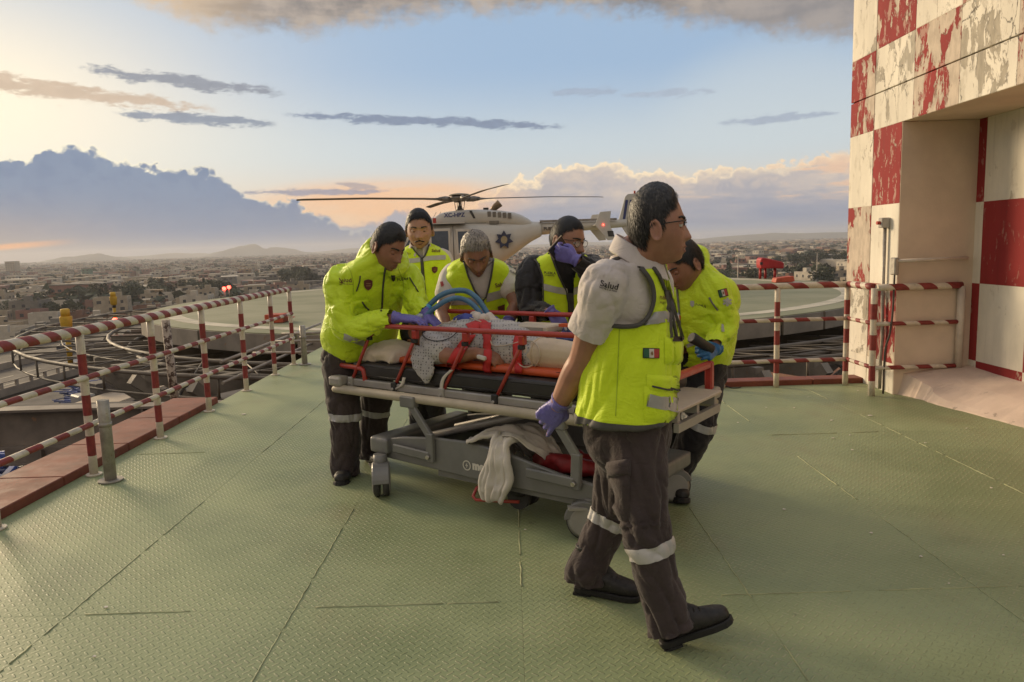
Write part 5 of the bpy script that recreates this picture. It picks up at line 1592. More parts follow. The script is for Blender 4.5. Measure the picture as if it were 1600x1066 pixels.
def boot(parent, ankle, toe, shin, mat, sole, s=1.0, tilt_up=None):
    """ankle joint, toe point on the sole plane, shin direction; a lace-up work boot"""
    a, t = Vector(ankle), Vector(toe); sh = Vector(shin).normalized()
    heelb = a - sh * .085 * s
    f = (t - heelb).normalized(); u = (sh - f * sh.dot(f)).normalized() if abs(sh.dot(f)) < .9 else Vector((0, 0, 1))
    r = f.cross(u)
    L = .285 * s; o = heelb - f * .075 * s
    def at(x, z): return o + f * x * s + u * z * s
    rings = []
    for x, z, hw, hh in ((.0, .046, .018, .022), (.012, .05, .033, .038), (.05, .058, .038, .052), (.10, .06, .040, .056), (.15, .05, .043, .044), (.20, .043, .048, .036), (.245, .038, .046, .030), (.275, .034, .034, .024), (.288, .032, .015, .014)):
        rings.append(ring(at(x, z), r * hw * s, u * hh * s, 20, 2.5))
    up = MB().loft(rings)
    sh_ = MB().tube([at(.062, .03), at(.064, .09), a + sh * .04 * s, a + sh * .13 * s], [.04 * s, .046 * s, .047 * s, .052 * s], 18)
    tongue = limb([at(.175, .085), at(.125, .118), a + sh * .05 * s + f * .03 * s], [.014 * s, .02 * s, .026 * s], 10, 3)
    me = remesh([up, sh_, tongue], .006, 2)
    b = link('boot', me, mat, parent)
    poly = [(-.002, -.030), (.03, -.040), (.09, -.036), (.15, -.043), (.21, -.050), (.26, -.045), (.285, -.028), (.296, 0), (.285, .028), (.26, .045), (.21, .050), (.15, .043), (.09, .036), (.03, .040), (-.002, .030), (-.010, 0)]
    M4 = Matrix((f, r * 1, u)).transposed().to_4x4(); M4.translation = o
    poly = [(x * s, y * s) for x, y in poly]
    MB().prism(poly, -.012 * s, .016 * s, M4).build('sole', sole, b, bevel=.004)
    MB().prism([(x, y) for x, y in [(-.005 * s, -.036 * s), (.075 * s, -.036 * s), (.075 * s, .036 * s), (-.005 * s, .036 * s)]], -.022 * s, -.0121 * s, M4).build('heel', sole, b)
    lc = MB()
    for k in range(4):
        x = .118 + k * .02; z = .112 - k * .012
        lc.tube([at(x, z) - r * .026 * s, at(x + .004, z + .012) - r * .012 * s, at(x + .012, z + .010) + r * .014 * s, at(x + .008, z) + r * .026 * s], .0024 * s, 5)
    lc.build('laces', M('laces', (.03, .026, .022), .8), b)
    return b
# ================================================================== STRETCHER AND PATIENT
SO = Vector((-1.095, 4.49, 0)); SU = Vector((.8, -.6, 0)); SV = Vector((.6, .8, 0)); SM = Matrix((SU, SV, Vector((0, 0, 1)))).transposed()
def S(u, v, z): return SO + SU * u + SV * v + Vector((0, 0, z))
def sbox(mb, lo, hi):
    c = [(a + b) / 2 for a, b in zip(lo, hi)]
    return mb.box(S(*c), [abs(b - a) / 2 for a, b in zip(lo, hi)], M=SM)
def sprof(mb, prof, v0, v1):
    """profile in (u, z), thickness along v"""
    M4 = Matrix((SU, Vector((0, 0, 1)), SV)).transposed().to_4x4(); M4.translation = SO
    return mb.prism(prof, v0, v1, M4)
st_ = empty('stretcher', 'grey wheeled hospital stretcher with red folding side rails, carrying the patient', 'stretcher', S(1.1, .35, 0))
GREY = M('stretcher_grey', (.185, .18, .168), .45, .1, var=.12, vs=5, wear=(.18, .17, .16), wearamt=.1)
GRY2 = M('stretcher_light', (.36, .335, .30), .4, .25, var=.1, vs=6)
BUMP = M('bumper_cream', (.42, .36, .27), .55, var=.12, vs=6)
RR = M('rail_bright_red', (.38, .035, .022), .4, var=.12, vs=8, coat=.3)
BLK = M('black_plastic', (.022, .020, .019), .5, var=.2)
VIN = M('mattress_vinyl', (.028, .024, .022), .42, var=.2, vs=4, bump=.12, bs=9)
ORG = M('board_orange', (.55, .085, .02), .45, var=.1, vs=4)
L_, W_ = 2.13, .70
# deck frame, bumpers
fr = MB()
for v0, v1 in ((.035, .085), (.615, .665)): sbox(fr, (.05, v0, .600), (L_ - .05, v1, .645))
for u0, u1 in ((.0, .05), (L_ - .05, L_)): sbox(fr, (u0, .036, .601), (u1, .664, .644))
for u in (.55, 1.05, 1.55): sbox(fr, (u, .086, .602), (u + .05, .614, .63))
fr.build('deck_frame', GRY2, st_, bevel=.006)
for v in (.0, .70): MB().tube([S(-.02, v, .572), S(.0, v, .578), S(.05, v, .58), S(1.0, v, .585), S(L_, v, .583), S(L_ + .03, v, .578)], [.017, .025, .027, .027, .027, .018], 12).build('bumper_rail', BUMP, st_)
for u in (.02, L_ - .02):
    for v in (.0, .70):
        mb = MB(); sbox(mb, (u - .055, v - .03, .60), (u + .055, v + .05, .66)); mb.build('corner_block', GRY2, st_, bevel=.015, seg=2)
bk = MB()
for u in (.3, 1.0, 1.7):
    for v in (.02, .63): sbox(bk, (u, v, .574), (u + .04, v + .05, .6))
bk.build('bumper_bracket', GREY, st_)
# mattress in three jointed pads
for u0, u1 in ((.10, 1.70), (1.708, 2.02)):
    me = remesh([(lambda m: sbox(m, (u0, .05, .652), (u1, .655, .748)))(MB())], .012, 10, .6)
    mt = link('mattress_pad', me, VIN, st_); wrinkle(me, .004, 7, seed=u0, ridged=False)
    for z in (.672, .728): MB().tube([S(u0 + .01, .0505, z), S((u0 + u1) / 2, .0485, z), S(u1 - .01, .0505, z)], .0035, 5).build('piping', BLK, mt)
# folding side rails
def side_rail(v, z0, z1, us, un, shift=.185):
    s = 1 if v < .3 else -1
    lean = .0
    tr = MB().tube([S(us, v, z0), S(us + .04, v, z0 + .004), S((us + un) / 2, v, (z0 + z1) / 2), S(un, v, z1)], .0145, 10).build('rail_bar', RR, st_)
    for k in range(5):
        ub = .10 + .372 * k; ut = ub + shift; zt = z0 + (z1 - z0) * (ut - us) / (un - us)
        if ut > un - .01: ut = un - .02
        a, b = S(ub, v - .0 * s, .625), S(ut, v, zt - .05)
        p = MB().tube([a, a.lerp(b, .5), b], .0105, 8).build('rail_post', RR, st_)
        mb = MB(); sbox(mb, (ut - .018, v - .016, zt - .06), (ut + .018, v + .016, zt - .012)); mb.build('rail_clamp', RR, p, bevel=.004)
        mb = MB(); sbox(mb, (ut - .026, v - .013, zt - .085), (ut + .01, v + .013, zt - .061)); mb.build('upper_hinge', BLK, p, bevel=.004)
        mb = MB(); sbox(mb, (ub - .018, v - .022, .585), (ub + .024, v + .022, .655)); mb.build('lower_hinge', GRY2 if k % 2 == 0 else BLK, p, bevel=.006)
        MB().tube([S(ub, v - .03, .615), S(ub, v + .03, .615)], .009, 8).build('pivot_bolt', GRY2, p)
side_rail(.045, .973, .988, .215, 1.95)
side_rail(.665, 1.005, 1.02, .28, 1.97)
# head-end and foot-end handles
MB().tube(spline([S(.215, .05, .61), S(.21, .05, .68), S(.18, .05, .712), S(.02, .06, .714), S(-.02, .10, .716), S(-.02, .40, .716), S(.02, .44, .716), S(.19, .44, .712)], 5), .0155, 10).build('head_handle', RR, st_)
fb = MB(); sbox(fb, (2.105, .66, .60), (2.145, .70, .80)); sbox(fb, (2.105, .03, .60), (2.145, .07, .80)); sbox(fb, (2.106, .0705, .765), (2.144, .6595, .80))
fb.build('foot_handle', RR, st_, bevel=.008)
pl_ = MB(); sbox(pl_, (1.97, .09, .652), (2.22, .61, .668)); pl_.build('foot_plate', M('plate_cream', (.50, .42, .32), .5, var=.08), st_, bevel=.004)
fp = MB()
for v in (.12, .34, .56): sbox(fp, (1.95, v, .60), (2.2, v + .03, .651))
sbox(fp, (2.19, .1, .56), (2.215, .6, .60)); fp.build('foot_plate_frame', GRY2, st_)
# wheeled base: side shrouds, end beams, tray
prof = [(.40, .205), (.78, .195), (1.15, .185), (1.6, .185), (1.95, .20), (1.97, .265), (1.80, .285), (1.62, .305), (1.30, .362), (1.05, .385), (.80, .375), (.55, .345), (.40, .315)]
sprof(MB(), prof, -.005, .022).build('side_shroud', GREY, st_, bevel=.006)
sprof(MB(), prof, .678, .705).build('side_shroud', GREY, st_, bevel=.006)
sprof(MB(), [(.80, .150), (1.9, .150), (1.9, .1845), (.80, .1935)], .03, .06).build('lower_rail', GREY, st_)
for u0, u1, z0, z1 in ((.325, .47, .235, .335), (1.86, 2.0, .205, .292)):
    me = remesh([(lambda m: sbox(m, (u0, -.045, z0), (u1, .745, z1)))(MB())], .012, 7, .6)
    link('end_beam', me, GREY, st_)
tr = MB(); sbox(tr, (.471, .0225, .225), (1.859, .6775, .24)); tr.build('tray', M('tray_dark', (.05, .048, .045), .6), st_)
for v in (-.022, .70):
    for (a, b, c, d, e) in (((.648, .565), (.800, .385), (.797, .262), (.515, .285), .0), ((1.640, .565), (1.752, .41), (1.742, .272), (1.455, .292), .0)):
        ar = MB()
        ar.beam(S(a[0], v, a[1]), S(b[0], v, b[1]), .026, .045); o = ar.build('lift_arm', GREY, st_, bevel=.005)
        MB().beam(S(b[0], v - .001, b[1] + .02), S(c[0], v - .001, c[1] - .02), .03, .052).build('lift_elbow', GREY, o, bevel=.005)
        MB().beam(S(d[0], v - .012, d[1]), S(c[0] + .0, v - .012, c[1] + .012), .018, .05).build('lift_link', GREY, o, bevel=.006)
        MB().tube([S(c[0] + .002, v - .036, c[1] + .012), S(c[0] + .002, v - .018, c[1] + .012)], .011, 10).build('pivot_bolt', M('bolt_bright', (.5, .46, .4), .3, .8), o)
        mb = MB(); sbox(mb, (a[0] - .06, v - .02, .535), (a[0] + .05, v + .03, .598)); mb.build('arm_bracket', GREY, o, bevel=.006)
hy = MB()
for v in (.22, .48): hy.tube([S(.55, v, .3), S(1.5, v, .58)], .022, 10)
hy.build('hydraulic_ram', GRY2, st_)
sbox(MB(), (1.02, .2, .23), (1.2, .5, .57)) 
# casters
def caster(u, v, a, zt, label):
    d = Vector((math.cos(a), math.sin(a), 0)); s_ = Vector((-d.y, d.x, 0)); p = S(u, v, 0)
    f = MB().tube([p + Vector((0, 0, .17)), p + Vector((0, 0, .20)), p + Vector((0, 0, zt))], [.038, .042, .04], 14).build('caster', GREY, st_)
    c = p - d * .028 + Vector((0, 0, .094))
    for k in (-1, 1):
        q = c + s_ * .026 * k
        MB().tube([q - s_ * .018, q - s_ * .014, q + s_ * .014, q + s_ * .018], [.084, .094, .094, .084], 26).build('wheel', M('wheel_rubber', (.045, .042, .038), .7, var=.2), f)
        MB().tube([q + s_ * .0185 * k, q + s_ * .026 * k], [.086, .066], 22).build('wheel_cover', M('wheel_cover', (.27, .255, .225), .5, var=.08), f)
    hood = [(.10 * math.cos(q), .10 * math.sin(q)) for q in [math.pi * j / 12 for j in range(-1, 12)]] + [(-.03, 0), (.03, 0)]
    M4 = Matrix((d, Vector((0, 0, 1)), s_)).transposed().to_4x4(); M4.translation = c
    MB().prism([(.104 * math.cos(q), .104 * math.sin(q)) for q in [math.pi * (j / 12) for j in range(1, 13)]], -.05, .05, M4).build('wheel_hood', GREY, f, bevel=.006)
caster(.425, -.055, 1.72, .24, '')
caster(.43, .73, .6, .24, '')
caster(1.80, .03, -.35, .21, '')
caster(1.92, .73, .2, .21, '')
w5 = S(1.28, .30, 0)
m5 = MB().beam(S(1.15, .25, .21), S(1.27, .22, .12), .05, .05).build('fifth_wheel', BLK, st_)
for k in (-.04, .04):
    c = S(1.28, .18 + k, .085); MB().tube([c - SV * .016, c + SV * .016], .07, 22).build('wheel', MATS['wheel_rubber'], m5)
mb = MB(); sbox(mb, (1.2, .09, .1), (1.34, .135, .20)); mb.build('wheel_bracket', BLK, m5, bevel=.01)
pd = MB()
pd.tube([S(1.36, .03, .1), S(1.12, -.03, .085), S(1.10, -.03, .10), S(1.085, .02, .13), S(1.12, .04, .15)], .009, 8)
pd.build('brake_pedal', RR, st_)
mb = MB().beam(S(1.93, .12, .16), S(1.72, -.06, .165), .05, .012); mb.build('steer_pedal', GRY2, st_)
# maker's lettering and round mark on the near shroud
Wm = M('decal_white', (.62, .58, .50), .6)
def on_shroud(u, z): return S(u, -.0075, z)
flat_text('lettering', 'medix', on_shroud(1.085, .243), SU, Vector((0, 0, 1)), .062, Wm, st_, .004)
rg = MB(); n_ = 24
rg.loft([[S(1.045 + r * math.cos(2 * math.pi * k / n_), v, .256 + r * math.sin(2 * math.pi * k / n_)) for k in range(n_)] for r, v in ((.022, -.0072), (.022, -.0085), (.028, -.0085), (.028, -.0072))], cap=False, closed=True, smooth=False)
rg.add([S(1.045 + a, -.0085, .256 + b) for a, b in ((.004, .016), (-.010, -.003), (-.001, -.002), (-.004, -.016), (.010, .003), (.001, .002))], [(0, 1, 2, 5), (2, 3, 4, 5)])
rg.build('maker_mark', Wm, st_)

# ---- long orange board with the patient strapped on it
bd = empty('spine_board', 'orange rescue board lying on the black stretcher mattress under the patient', 'rescue board', S(1.1, .35, .745))
hp_ = lambda u: .19 + .035 * min(1, (u - .2) / .5) if u < .7 else .225
rings = []
for u, k in ((.22, .6), (.26, .9), (.35, 1), (1.0, 1.02), (1.6, 1.0), (1.9, .85), (1.98, .7), (2.0, .5)):
    rings.append(ring(S(u, .35, .771), SV * .235 * k, Vector((0, 0, .024)), 20, 5))
MB().loft(rings).build('board', ORG, bd)
for u in (.95, 1.25, 1.55):
    mb = MB(); sbox(mb, (u, .118, .758), (u + .13, .1285, .785)); mb.build('hand_slot', M('slot_dark', (.10, .02, .01), .7), bd)
pillow = tag(link('pillow', remesh([MB().ball(S(.30, .22, .80), (.19, .17, .065), 20, 12, M=SM.to_4x4()), (lambda m: sbox(m, (.16, .07, .752), (.44, .36, .80)))(MB())], .012, 8), M('pillow_cloth', (.60, .49, .38), .9, var=.07, vs=5, bump=.3, bs=40, sheen=.2)), 'crumpled cream pillow under the head of the patient', 'pillow')
wrinkle(pillow.data, .018, 10, (1, 1, 1), 2.0); wrinkle(pillow.data, .006, 26, (1, 1, 1), 5.0)
SK_P = M('skin_patient', (.30, .135, .075), .5, var=.16, vs=16, bump=.15, bs=120)
def skin(name, c, rough=.5):
    m, t, b = newmat(name); co = ocoord(t)
    c1 = mixc(t, nz(t, co, 13, 5, .6).step(.32, .68), tuple(x * .86 for x in c), tuple(min(1, x * 1.1) for x in c))
    c1 = mixc(t, nz(t, co, 34, 4, .6).step(.5, .75) * .35, c1, (c[0] * 1.05, c[1] * .78, c[2] * .72))
    put(t, b, 'Base Color', c1); put(t, b, 'Roughness', nz(t, co, 60, 3).step(.3, .7, rough - .08, rough + .1))
    put(t, b, 'Subsurface Weight', .12); b.inputs['Subsurface Radius'].default_value = (.012, .005, .003); b.inputs['Subsurface Scale'].default_value = .5
    bumpn(t, b, nz(t, co, 260, 3, .6) + nz(t, co, 45, 3) * .6, .18, .0012)
    return m
SKP = skin('skin_p', (.29, .13, .07))
pt = empty('person', 'patient lying on the stretcher in a dotted gown, arm strapped, knee bandaged', 'person', S(1.0, .35, .8))
hc = S(.37, .37, .885); HM = head_frame(SU * .35 + Vector((0, 0, .9)) - SV * .25, -SU + Vector((0, 0, .25)))
tor = [(S(.58, .36, .86), SV * .07, Vector((0, 0, .06))), (S(.66, .355, .87), SV * .17, Vector((0, 0, .085))), (S(.78, .35, .875), SV * .185, Vector((0, 0, .11))), (S(.98, .35, .875), SV * .17, Vector((0, 0, .11))), (S(1.18, .35, .86), SV * .165, Vector((0, 0, .095))), (S(1.3, .35, .85), SV * .15, Vector((0, 0, .08)))]
arm_r = [S(.66, .17, .865), S(.86, .085, .825), S(1.04, .115, .85)]
arm_l = [S(.66, .53, .88), S(.86, .61, .84), S(1.02, .56, .86)]
body = [head_piece(hc, HM, 1.05), ear_piece(hc, HM, 1.05, -1), ear_piece(hc, HM, 1.05, 1),
    limb([hc + SU * .04 + Vector((0, 0, -.03)), S(.60, .36, .86)], [.06, .065]), trunk_loft(tor),
    limb(arm_r, [.052, .047, .033]), limb(arm_l, [.052, .047, .033])]
body += hand_piece(arm_r[2], SU * .95 + SV * .12 + Vector((0, 0, -.18)), SV * .55 + Vector((0, 0, -.83)), 1, (.35, .45, .3), .3, 1.02)
body += hand_piece(arm_l[2], SU * .9 - SV * .3, Vector((0, 0, -1)), -1, (.3, .4, .3), .4, 1.0)
lr_ = [S(1.2, .27, .85), S(1.5, .24, .845), S(1.92, .25, .83)]; ll_ = [S(1.2, .43, .85), S(1.52, .46, .845), S(1.92, .46, .83)]
body += [limb(lr_, [.075, .062, .04]), limb(ll_, [.075, .062, .04]), limb([S(1.92, .25, .83), S(1.96, .25, .93)], [.04, .03]), limb([S(1.92, .46, .83), S(1.96, .46, .93)], [.04, .03])]
bme = remesh(body, .0058, 2)
pb = link('body', bme, SKP, pt)
hm_ = M('hair_black', (.012, .010, .009), .55, var=.4, vs=40, bump=.5, bs=160)
link('hair', remesh([hair_piece(hc, HM, 1.05, std_line(), .010, 3.0)], .006, 1), hm_, pt)
def gownmat():
    m, t, b = newmat('gown_dots'); co = ocoord(t)
    v = t.nodes.new('ShaderNodeTexVoronoi'); v.inputs['Scale'].default_value = 62; v.inputs['Randomness'].default_value = .25; t.links.new(co.s, v.inputs['Vector'])
    dd_ = N(t, v.outputs['Distance']).step(.26, .34, 1, 0)
    c = mixc(t, nz(t, co, 7, 5).step(.3, .7), (.36, .335, .315), (.50, .465, .43))
    put(t, b, 'Base Color', mixc(t, dd_ * .85, c, (.06, .058, .065))); put(t, b, 'Roughness', .9); put(t, b, 'Sheen Weight', .2)
    bumpn(t, b, nz(t, co, 28, 4, .6), .35, .006); return m
GOWN = gownmat()
grow = lambda secs, k: [(c, a * (1 + k / a.length), b * (1 + k / b.length)) for c, a, b in secs]
gt = grow(tor, .022)
gp = [trunk_loft(gt), limb([S(1.16, .28, .855), S(1.36, .245, .85)], [.10, .092]), limb([S(1.16, .43, .855), S(1.40, .46, .85)], [.10, .088]),
      limb([S(.645, .19, .88), S(.74, .12, .85), S(.80, .10, .842)], [.075, .075, .070]),
      limb([S(.645, .52, .89), S(.80, .60, .86)], [.075, .068])]
# the loose hem of the sleeve hangs down over the mattress edge
gp.append(MB().loft([ring(S(u, v, z), SU * a, SV * .012, 12) for u, v, z, a in ((.70, .075, .87, .09), (.70, .045, .80, .095), (.715, .036, .755, .085), (.735, .03, .71, .05), (.745, .03, .675, .015))]))
gme = remesh(gp, .0075, 2); wrinkle(gme, .013, 10, (1, 1, 1), 1.0); wrinkle(gme, .006, 24, (1, .5, 1), 4.0)
gown = link('gown', gme, GOWN, pt)
bme2 = remesh([limb([S(1.34, .24, .85), S(1.5, .235, .852), S(1.75, .24, .84)], [.086, .082, .062])], .008, 2)
BAN = M('bandage', (.60, .48, .35), .9, var=.07, vs=9, bump=.3, bs=60)
bo = link('bandage', bme2, BAN, pt)
for k in range(7):
    t = k / 7; p = S(1.38, .24, .85).lerp(S(1.72, .24, .842), t); r = .088 - .02 * t
    MB().tube([p + (SV * math.cos(q) + Vector((0, 0, 1)) * math.sin(q) + SU * .12 * math.cos(q)) * (r - .001) for q in [2 * math.pi * j / 24 for j in range(24)]], .0035, 5, closed=True).build('bandage_wrap', BAN, bo)
BV = [bvh_of(bme), bvh_of(gme), bvh_of(bme2)]
# knitted neck collar, finger clip
MB().loft([ring(hc + SU * (.095 + d) + Vector((0, 0, -.02)), SV * r, Vector((0, 0, r * .95)), 20) for d, r in ((-.0, .066), (.0, .08), (.085, .088), (.085, .07))], cap=False).build('neck_collar', M('collar_blue', (.05, .075, .22), .6), pt)
tip = arm_r[2] + SU * .15 + Vector((0, 0, -.01))
ms = M('straps_red', (.50, .022, .018), .65, var=.1, vs=12, bump=.3, bs=200)
ALLB = BV + [bvh_of(m_.data) for m_ in COL.objects if m_.type == 'MESH' and m_.name.startswith('board')]
sg = 'red straps over the patient'
def strap(label, tops, bots, off=.008):
    o = patch('strap', ALLB, tops, bots, ms, None, 16, 4, off, 4.2)
    # webbing has thickness
    sm = o.modifiers.new('t', 'SOLIDIFY'); sm.thickness = .003
    return tag(o, label, 'strap', sg)
strap('red strap round the near forearm of the patient', [(727, 524), (712, 545), (699, 565), (697, 582)], [(744, 524), (728, 548), (716, 572), (714, 588)])
strap('middle red strap crossing the lap of the patient beside the finger clip', [(748, 508), (757, 530), (756, 560), (756, 588)], [(768, 506), (769, 530), (768, 560), (767, 589)])
strap('red strap over the gown at the thighs, nearest the bandaged knee', [(806, 520), (802, 540), (805, 565), (806, 590)], [(819, 519), (816, 540), (817, 565), (817, 591)])
strap('wide red strap across the chest of the patient below the blue hoses', [(728, 508), (742, 503), (755, 500)], [(738, 523), (752, 513), (766, 507)])
c = Vector(hit(BV, 754, 560, .012, 4.2)); ox = empty('pulse_clip', 'white finger clip sensor on the hand of the patient', 'sensor', c)
rr_ = MB().box(c, (.028, .011, .011), M=Matrix((SU * .98 + Vector((0, 0, -.15)), SV, Vector((0, 0, 1)))).transposed()); rr_.build('clip', M('clip_white', (.62, .57, .5), .4), ox, bevel=.006, seg=2)
# ---- blue ventilator hoses
def hosemat():
    m, t, b = newmat('hose_blue'); put(t, b, 'Base Color', mixc(t, nz(t, ocoord(t), 9).step(.3, .7), (.055, .15, .27), (.10, .23, .36))); put(t, b, 'Roughness', .35); put(t, b, 'Transmission Weight', .12); return m
HO = hosemat()
def hose(label, pts, r, Ys):
    q = spline([tuple(P(x, y, Y)) for (x, y), Y in zip(pts, Ys)], 16); rs = [r * (1.06 if k % 2 else .93) for k in range(len(q))]
    tag(MB().tube(q, rs, 10).build('ventilator_hose', HO), label, 'hose', 'blue hoses over the patient')
hose('outer, taller blue corrugated hose arching over the chest of the patient', [(661, 490), (672, 476), (688, 462), (707, 455), (728, 455), (745, 466), (758, 484), (768, 502), (773, 514)], .0165, [4.42, 4.42, 4.42, 4.42, 4.42, 4.4, 4.38, 4.34, 4.3])
hose('inner, lower blue corrugated hose arching over the chest of the patient', [(664, 494), (680, 481), (697, 470), (715, 466), (733, 472), (748, 486), (760, 504), (764, 514)], .0155, [4.36, 4.36, 4.36, 4.36, 4.35, 4.33, 4.3, 4.26])
vt = empty('breathing_valve', 'clear and blue breathing connector between the gloved hand and the hoses', 'connector', P(664, 492, 4.38))
MB().tube([P(650, 497, 4.36), P(658, 494, 4.37), P(668, 486, 4.40)], [.016, .02, .022], 12).build('connector', M('clear_plastic', (.45, .50, .55), .2), vt)
MB().tube([P(662, 490, 4.38), P(672, 480, 4.41)], [.026, .026], 12).build('cuff', M('cuff_blue', (.05, .25, .45), .4), vt)
# ---- kit lying on the patient
CR_ = M('kit_cream', (.52, .45, .35), .5, var=.06); NV = M('kit_navy', (.035, .055, .17), .6, var=.3, vs=20, bump=.3, bs=50)
k1 = empty('monitor_case', 'cream flat equipment case lying across the lap of the patient', 'equipment', S(1.25, .45, .96))
sbox(MB(), (1.10, .33, .945), (1.36, .50, .985)).build('case_body', CR_, k1, bevel=.008)
mb = MB(); sbox(mb, (1.13, .3305, .955), (1.33, .326, .975)); mb.build('front_panel', M('kit_grey', (.30, .27, .23), .5), k1)
mb = MB(); sbox(mb, (1.11, .32, .915), (1.30, .46, .944)); mb.build('case_base', M('kit_grey', (.30, .27, .23), .5), k1, bevel=.005)
k2 = empty('bag', 'navy blue soft kit bag by the hand gripping the far rail', 'bag', S(1.5, .5, .95))
me = remesh([MB().ball(S(1.46, .48, .945), (.09, .08, .055), 14, 9, M=SM.to_4x4()), MB().ball(S(1.57, .46, .93), (.08, .08, .045), 14, 9, M=SM.to_4x4())], .01, 3); wrinkle(me, .012, 14, seed=4)
link('bag_body', me, NV, k2)
MB().tube(spline([S(1.44, .44, .98), S(1.47, .42, 1.03), S(1.52, .42, 1.03), S(1.56, .42, .97)], 6), .008, 8).build('bag_handle', BLK, k2)
k3 = empty('screen_unit', 'cream tilted monitor panel with a blue back, beside the arm of the front man', 'monitor', S(1.6, .5, 1.0))
MB().beam(S(1.55, .60, .97), S(1.63, .60, 1.075), .11, .02, SV).build('screen_panel', CR_, k3, bevel=.006)
MB().beam(S(1.525, .61, .965), S(1.60, .61, 1.07), .09, .02, SV).build('screen_back', NV, k3, bevel=.006)
k4 = empty('bag', 'bright blue crumpled plastic packet below the kit bag', 'packet', S(1.5, .36, .93))
me = remesh([MB().ball(S(1.50, .36, .925), (.055, .04, .03), 12, 8, M=SM.to_4x4()), MB().ball(S(1.44, .37, .93), (.05, .04, .028), 12, 8, M=SM.to_4x4())], .007, 1); wrinkle(me, .012, 22, seed=6)
link('packet_body', me, M('packet_blue', (.06, .11, .33), .35), k4)
MB().box(S(1.43, .40, .987), (.03, .02, .008), M=SM).build('orange_tab', ORG, k4)
cl = empty('collar_wrap', 'royal blue and white wrap lying on the chest of the patient under the hoses', 'wrap', S(.85, .4, 1.0))
me = remesh([limb([S(.70, .36, .985), S(.80, .33, 1.0), S(.92, .36, .985)], [.03, .038, .03]), limb([S(.78, .42, 1.0), S(.93, .42, .99)], [.03, .03])], .008, 2); wrinkle(me, .012, 15, seed=8)
link('wrap_cloth', me, M('royal_blue', (.035, .05, .25), .6, var=.2, vs=9), cl)
me = remesh([limb([S(.82, .36, 1.02), S(.93, .33, 1.01)], [.03, .028]), limb([S(.90, .40, 1.02), S(.98, .36, .99)], [.026, .024])], .008, 2); wrinkle(me, .014, 18, seed=9)
link('wrap_gauze', me, M('gauze', (.58, .50, .42), .9, var=.12, vs=22), cl)
cbm = M('cable_cream', (.50, .42, .32), .5)
cg = 'thin sensor cables over the patient'
def cable(label, pts, r=.0036, off=.008, mat=None):
    tag(cord('sensor_cable', ALLB, [s[:2] for s in spline(pts, 8)], r, mat or cbm, None, 40, off, 4.1), label, 'cable', cg)
cable('cream cable looping from the monitor case down to the finger clip', [(800, 520), (778, 522), (768, 532), (772, 540), (790, 540), (812, 536)])
cable('cream cable in a wide loop over the gown at the bandaged knee', [(820, 532), (838, 538), (845, 555), (838, 570), (820, 576), (806, 566), (800, 548)])
cable('dark cable curving across the dotted gown on the chest', [(660, 515), (664, 528), (680, 534), (700, 531), (716, 520)], .0028, .006, BLK)
cable('cream cable running from the hoses along the chest', [(668, 505), (690, 498), (712, 500), (730, 498), (752, 505)])
# pale covered strap hanging over the mattress side
for lb, pts in (('pale webbing strap hanging beside the second rail post', [(632, 590), (628, 602), (618, 608), (612, 616)]), ('pale webbing strap hanging beside the third rail post', [(706, 578), (694, 590), (690, 604), (691, 618)])):
    q = []
    for (x, y) in pts: q.append(PXp(x, y, 0) if False else Vector(S(0, 0, 0)))
    q = []
    for x, y in pts:
        d = ray(x, y); t = (.030 - (CAM - SO).dot(SV)) / d.dot(SV); q.append(CAM + d * t)
    vs = []
    for p_ in [Vector(a) for a in spline([tuple(a) for a in q], 5)]: vs += [p_ - SU * .012, p_ + SU * .012]
    n = len(vs) // 2
    o = MB().add(vs, [(2 * i, 2 * i + 1, 2 * i + 3, 2 * i + 2) for i in range(n - 1)], True).build('webbing', M('webbing_pale', (.48, .43, .36), .8, bump=.3, bs=300))
    o.modifiers.new('t', 'SOLIDIFY').thickness = .003; tag(o, lb, 'strap', 'pale straps hanging from the mattress')
# ---- laundry in the base tray
SHT = M('sheet_grey', (.56, .51, .44), .9, var=.10, vs=7, bump=.35, bs=35, sheen=.2)
def drape(name, path, widths, pleats, amp, seed, nu=64, ns=60, label='', thick=.004, axis=SU):
    """a gathered cloth: a path it hangs along, its width there, pleats across it"""
    pw = spline([tuple(p) + (w,) for p, w in zip(path, widths)], max(2, ns // len(path)))
    vs, fs = [], []; n = len(pw)
    for j, q in enumerate(pw):
        c = Vector(q[:3]); w = q[3]; a_ = Vector(pw[max(0, j - 1)][:3]); b_ = Vector(pw[min(n - 1, j + 1)][:3]); t = (b_ - a_).normalized()
        nrm = axis.cross(t).normalized(); s_ = j / (n - 1)
        for i in range(nu):
            x = i / (nu - 1) - .5
            ph = x * pleats * 6.28 + 2.4 * mnoise.noise(Vector((x * 3 + seed, s_ * 2.2, seed))) + .9 * math.sin(s_ * 4 + x * 5)
            d = amp * (math.sin(ph) * .8 + .35 * math.sin(ph * 2.3 + seed)) * (.6 + .7 * mnoise.noise(Vector((x * 2, s_ * 3, seed + 7)))) + .024 * mnoise.noise(Vector((x * 5, s_ * 7, seed))) + .008 * mnoise.noise(Vector((x * 16, s_ * 18, seed)))
            lat = x * w * (1 + .18 * mnoise.noise(Vector((s_ * 4, seed, x)))) + .012 * math.cos(ph) * amp / .02
            vs.append(c + axis * lat + nrm * d + t * .012 * mnoise.noise(Vector((x * 6 + seed, s_ * 2, 1))))
    for j in range(n - 1):
        for i in range(nu - 1): k = j * nu + i; fs.append((k, k + 1, k + nu + 1, k + nu))
    o = MB().add(vs, fs, True).build(name, SHT, None)
    m = o.modifiers.new('t', 'SOLIDIFY'); m.thickness = thick; m.offset = 0
    return o
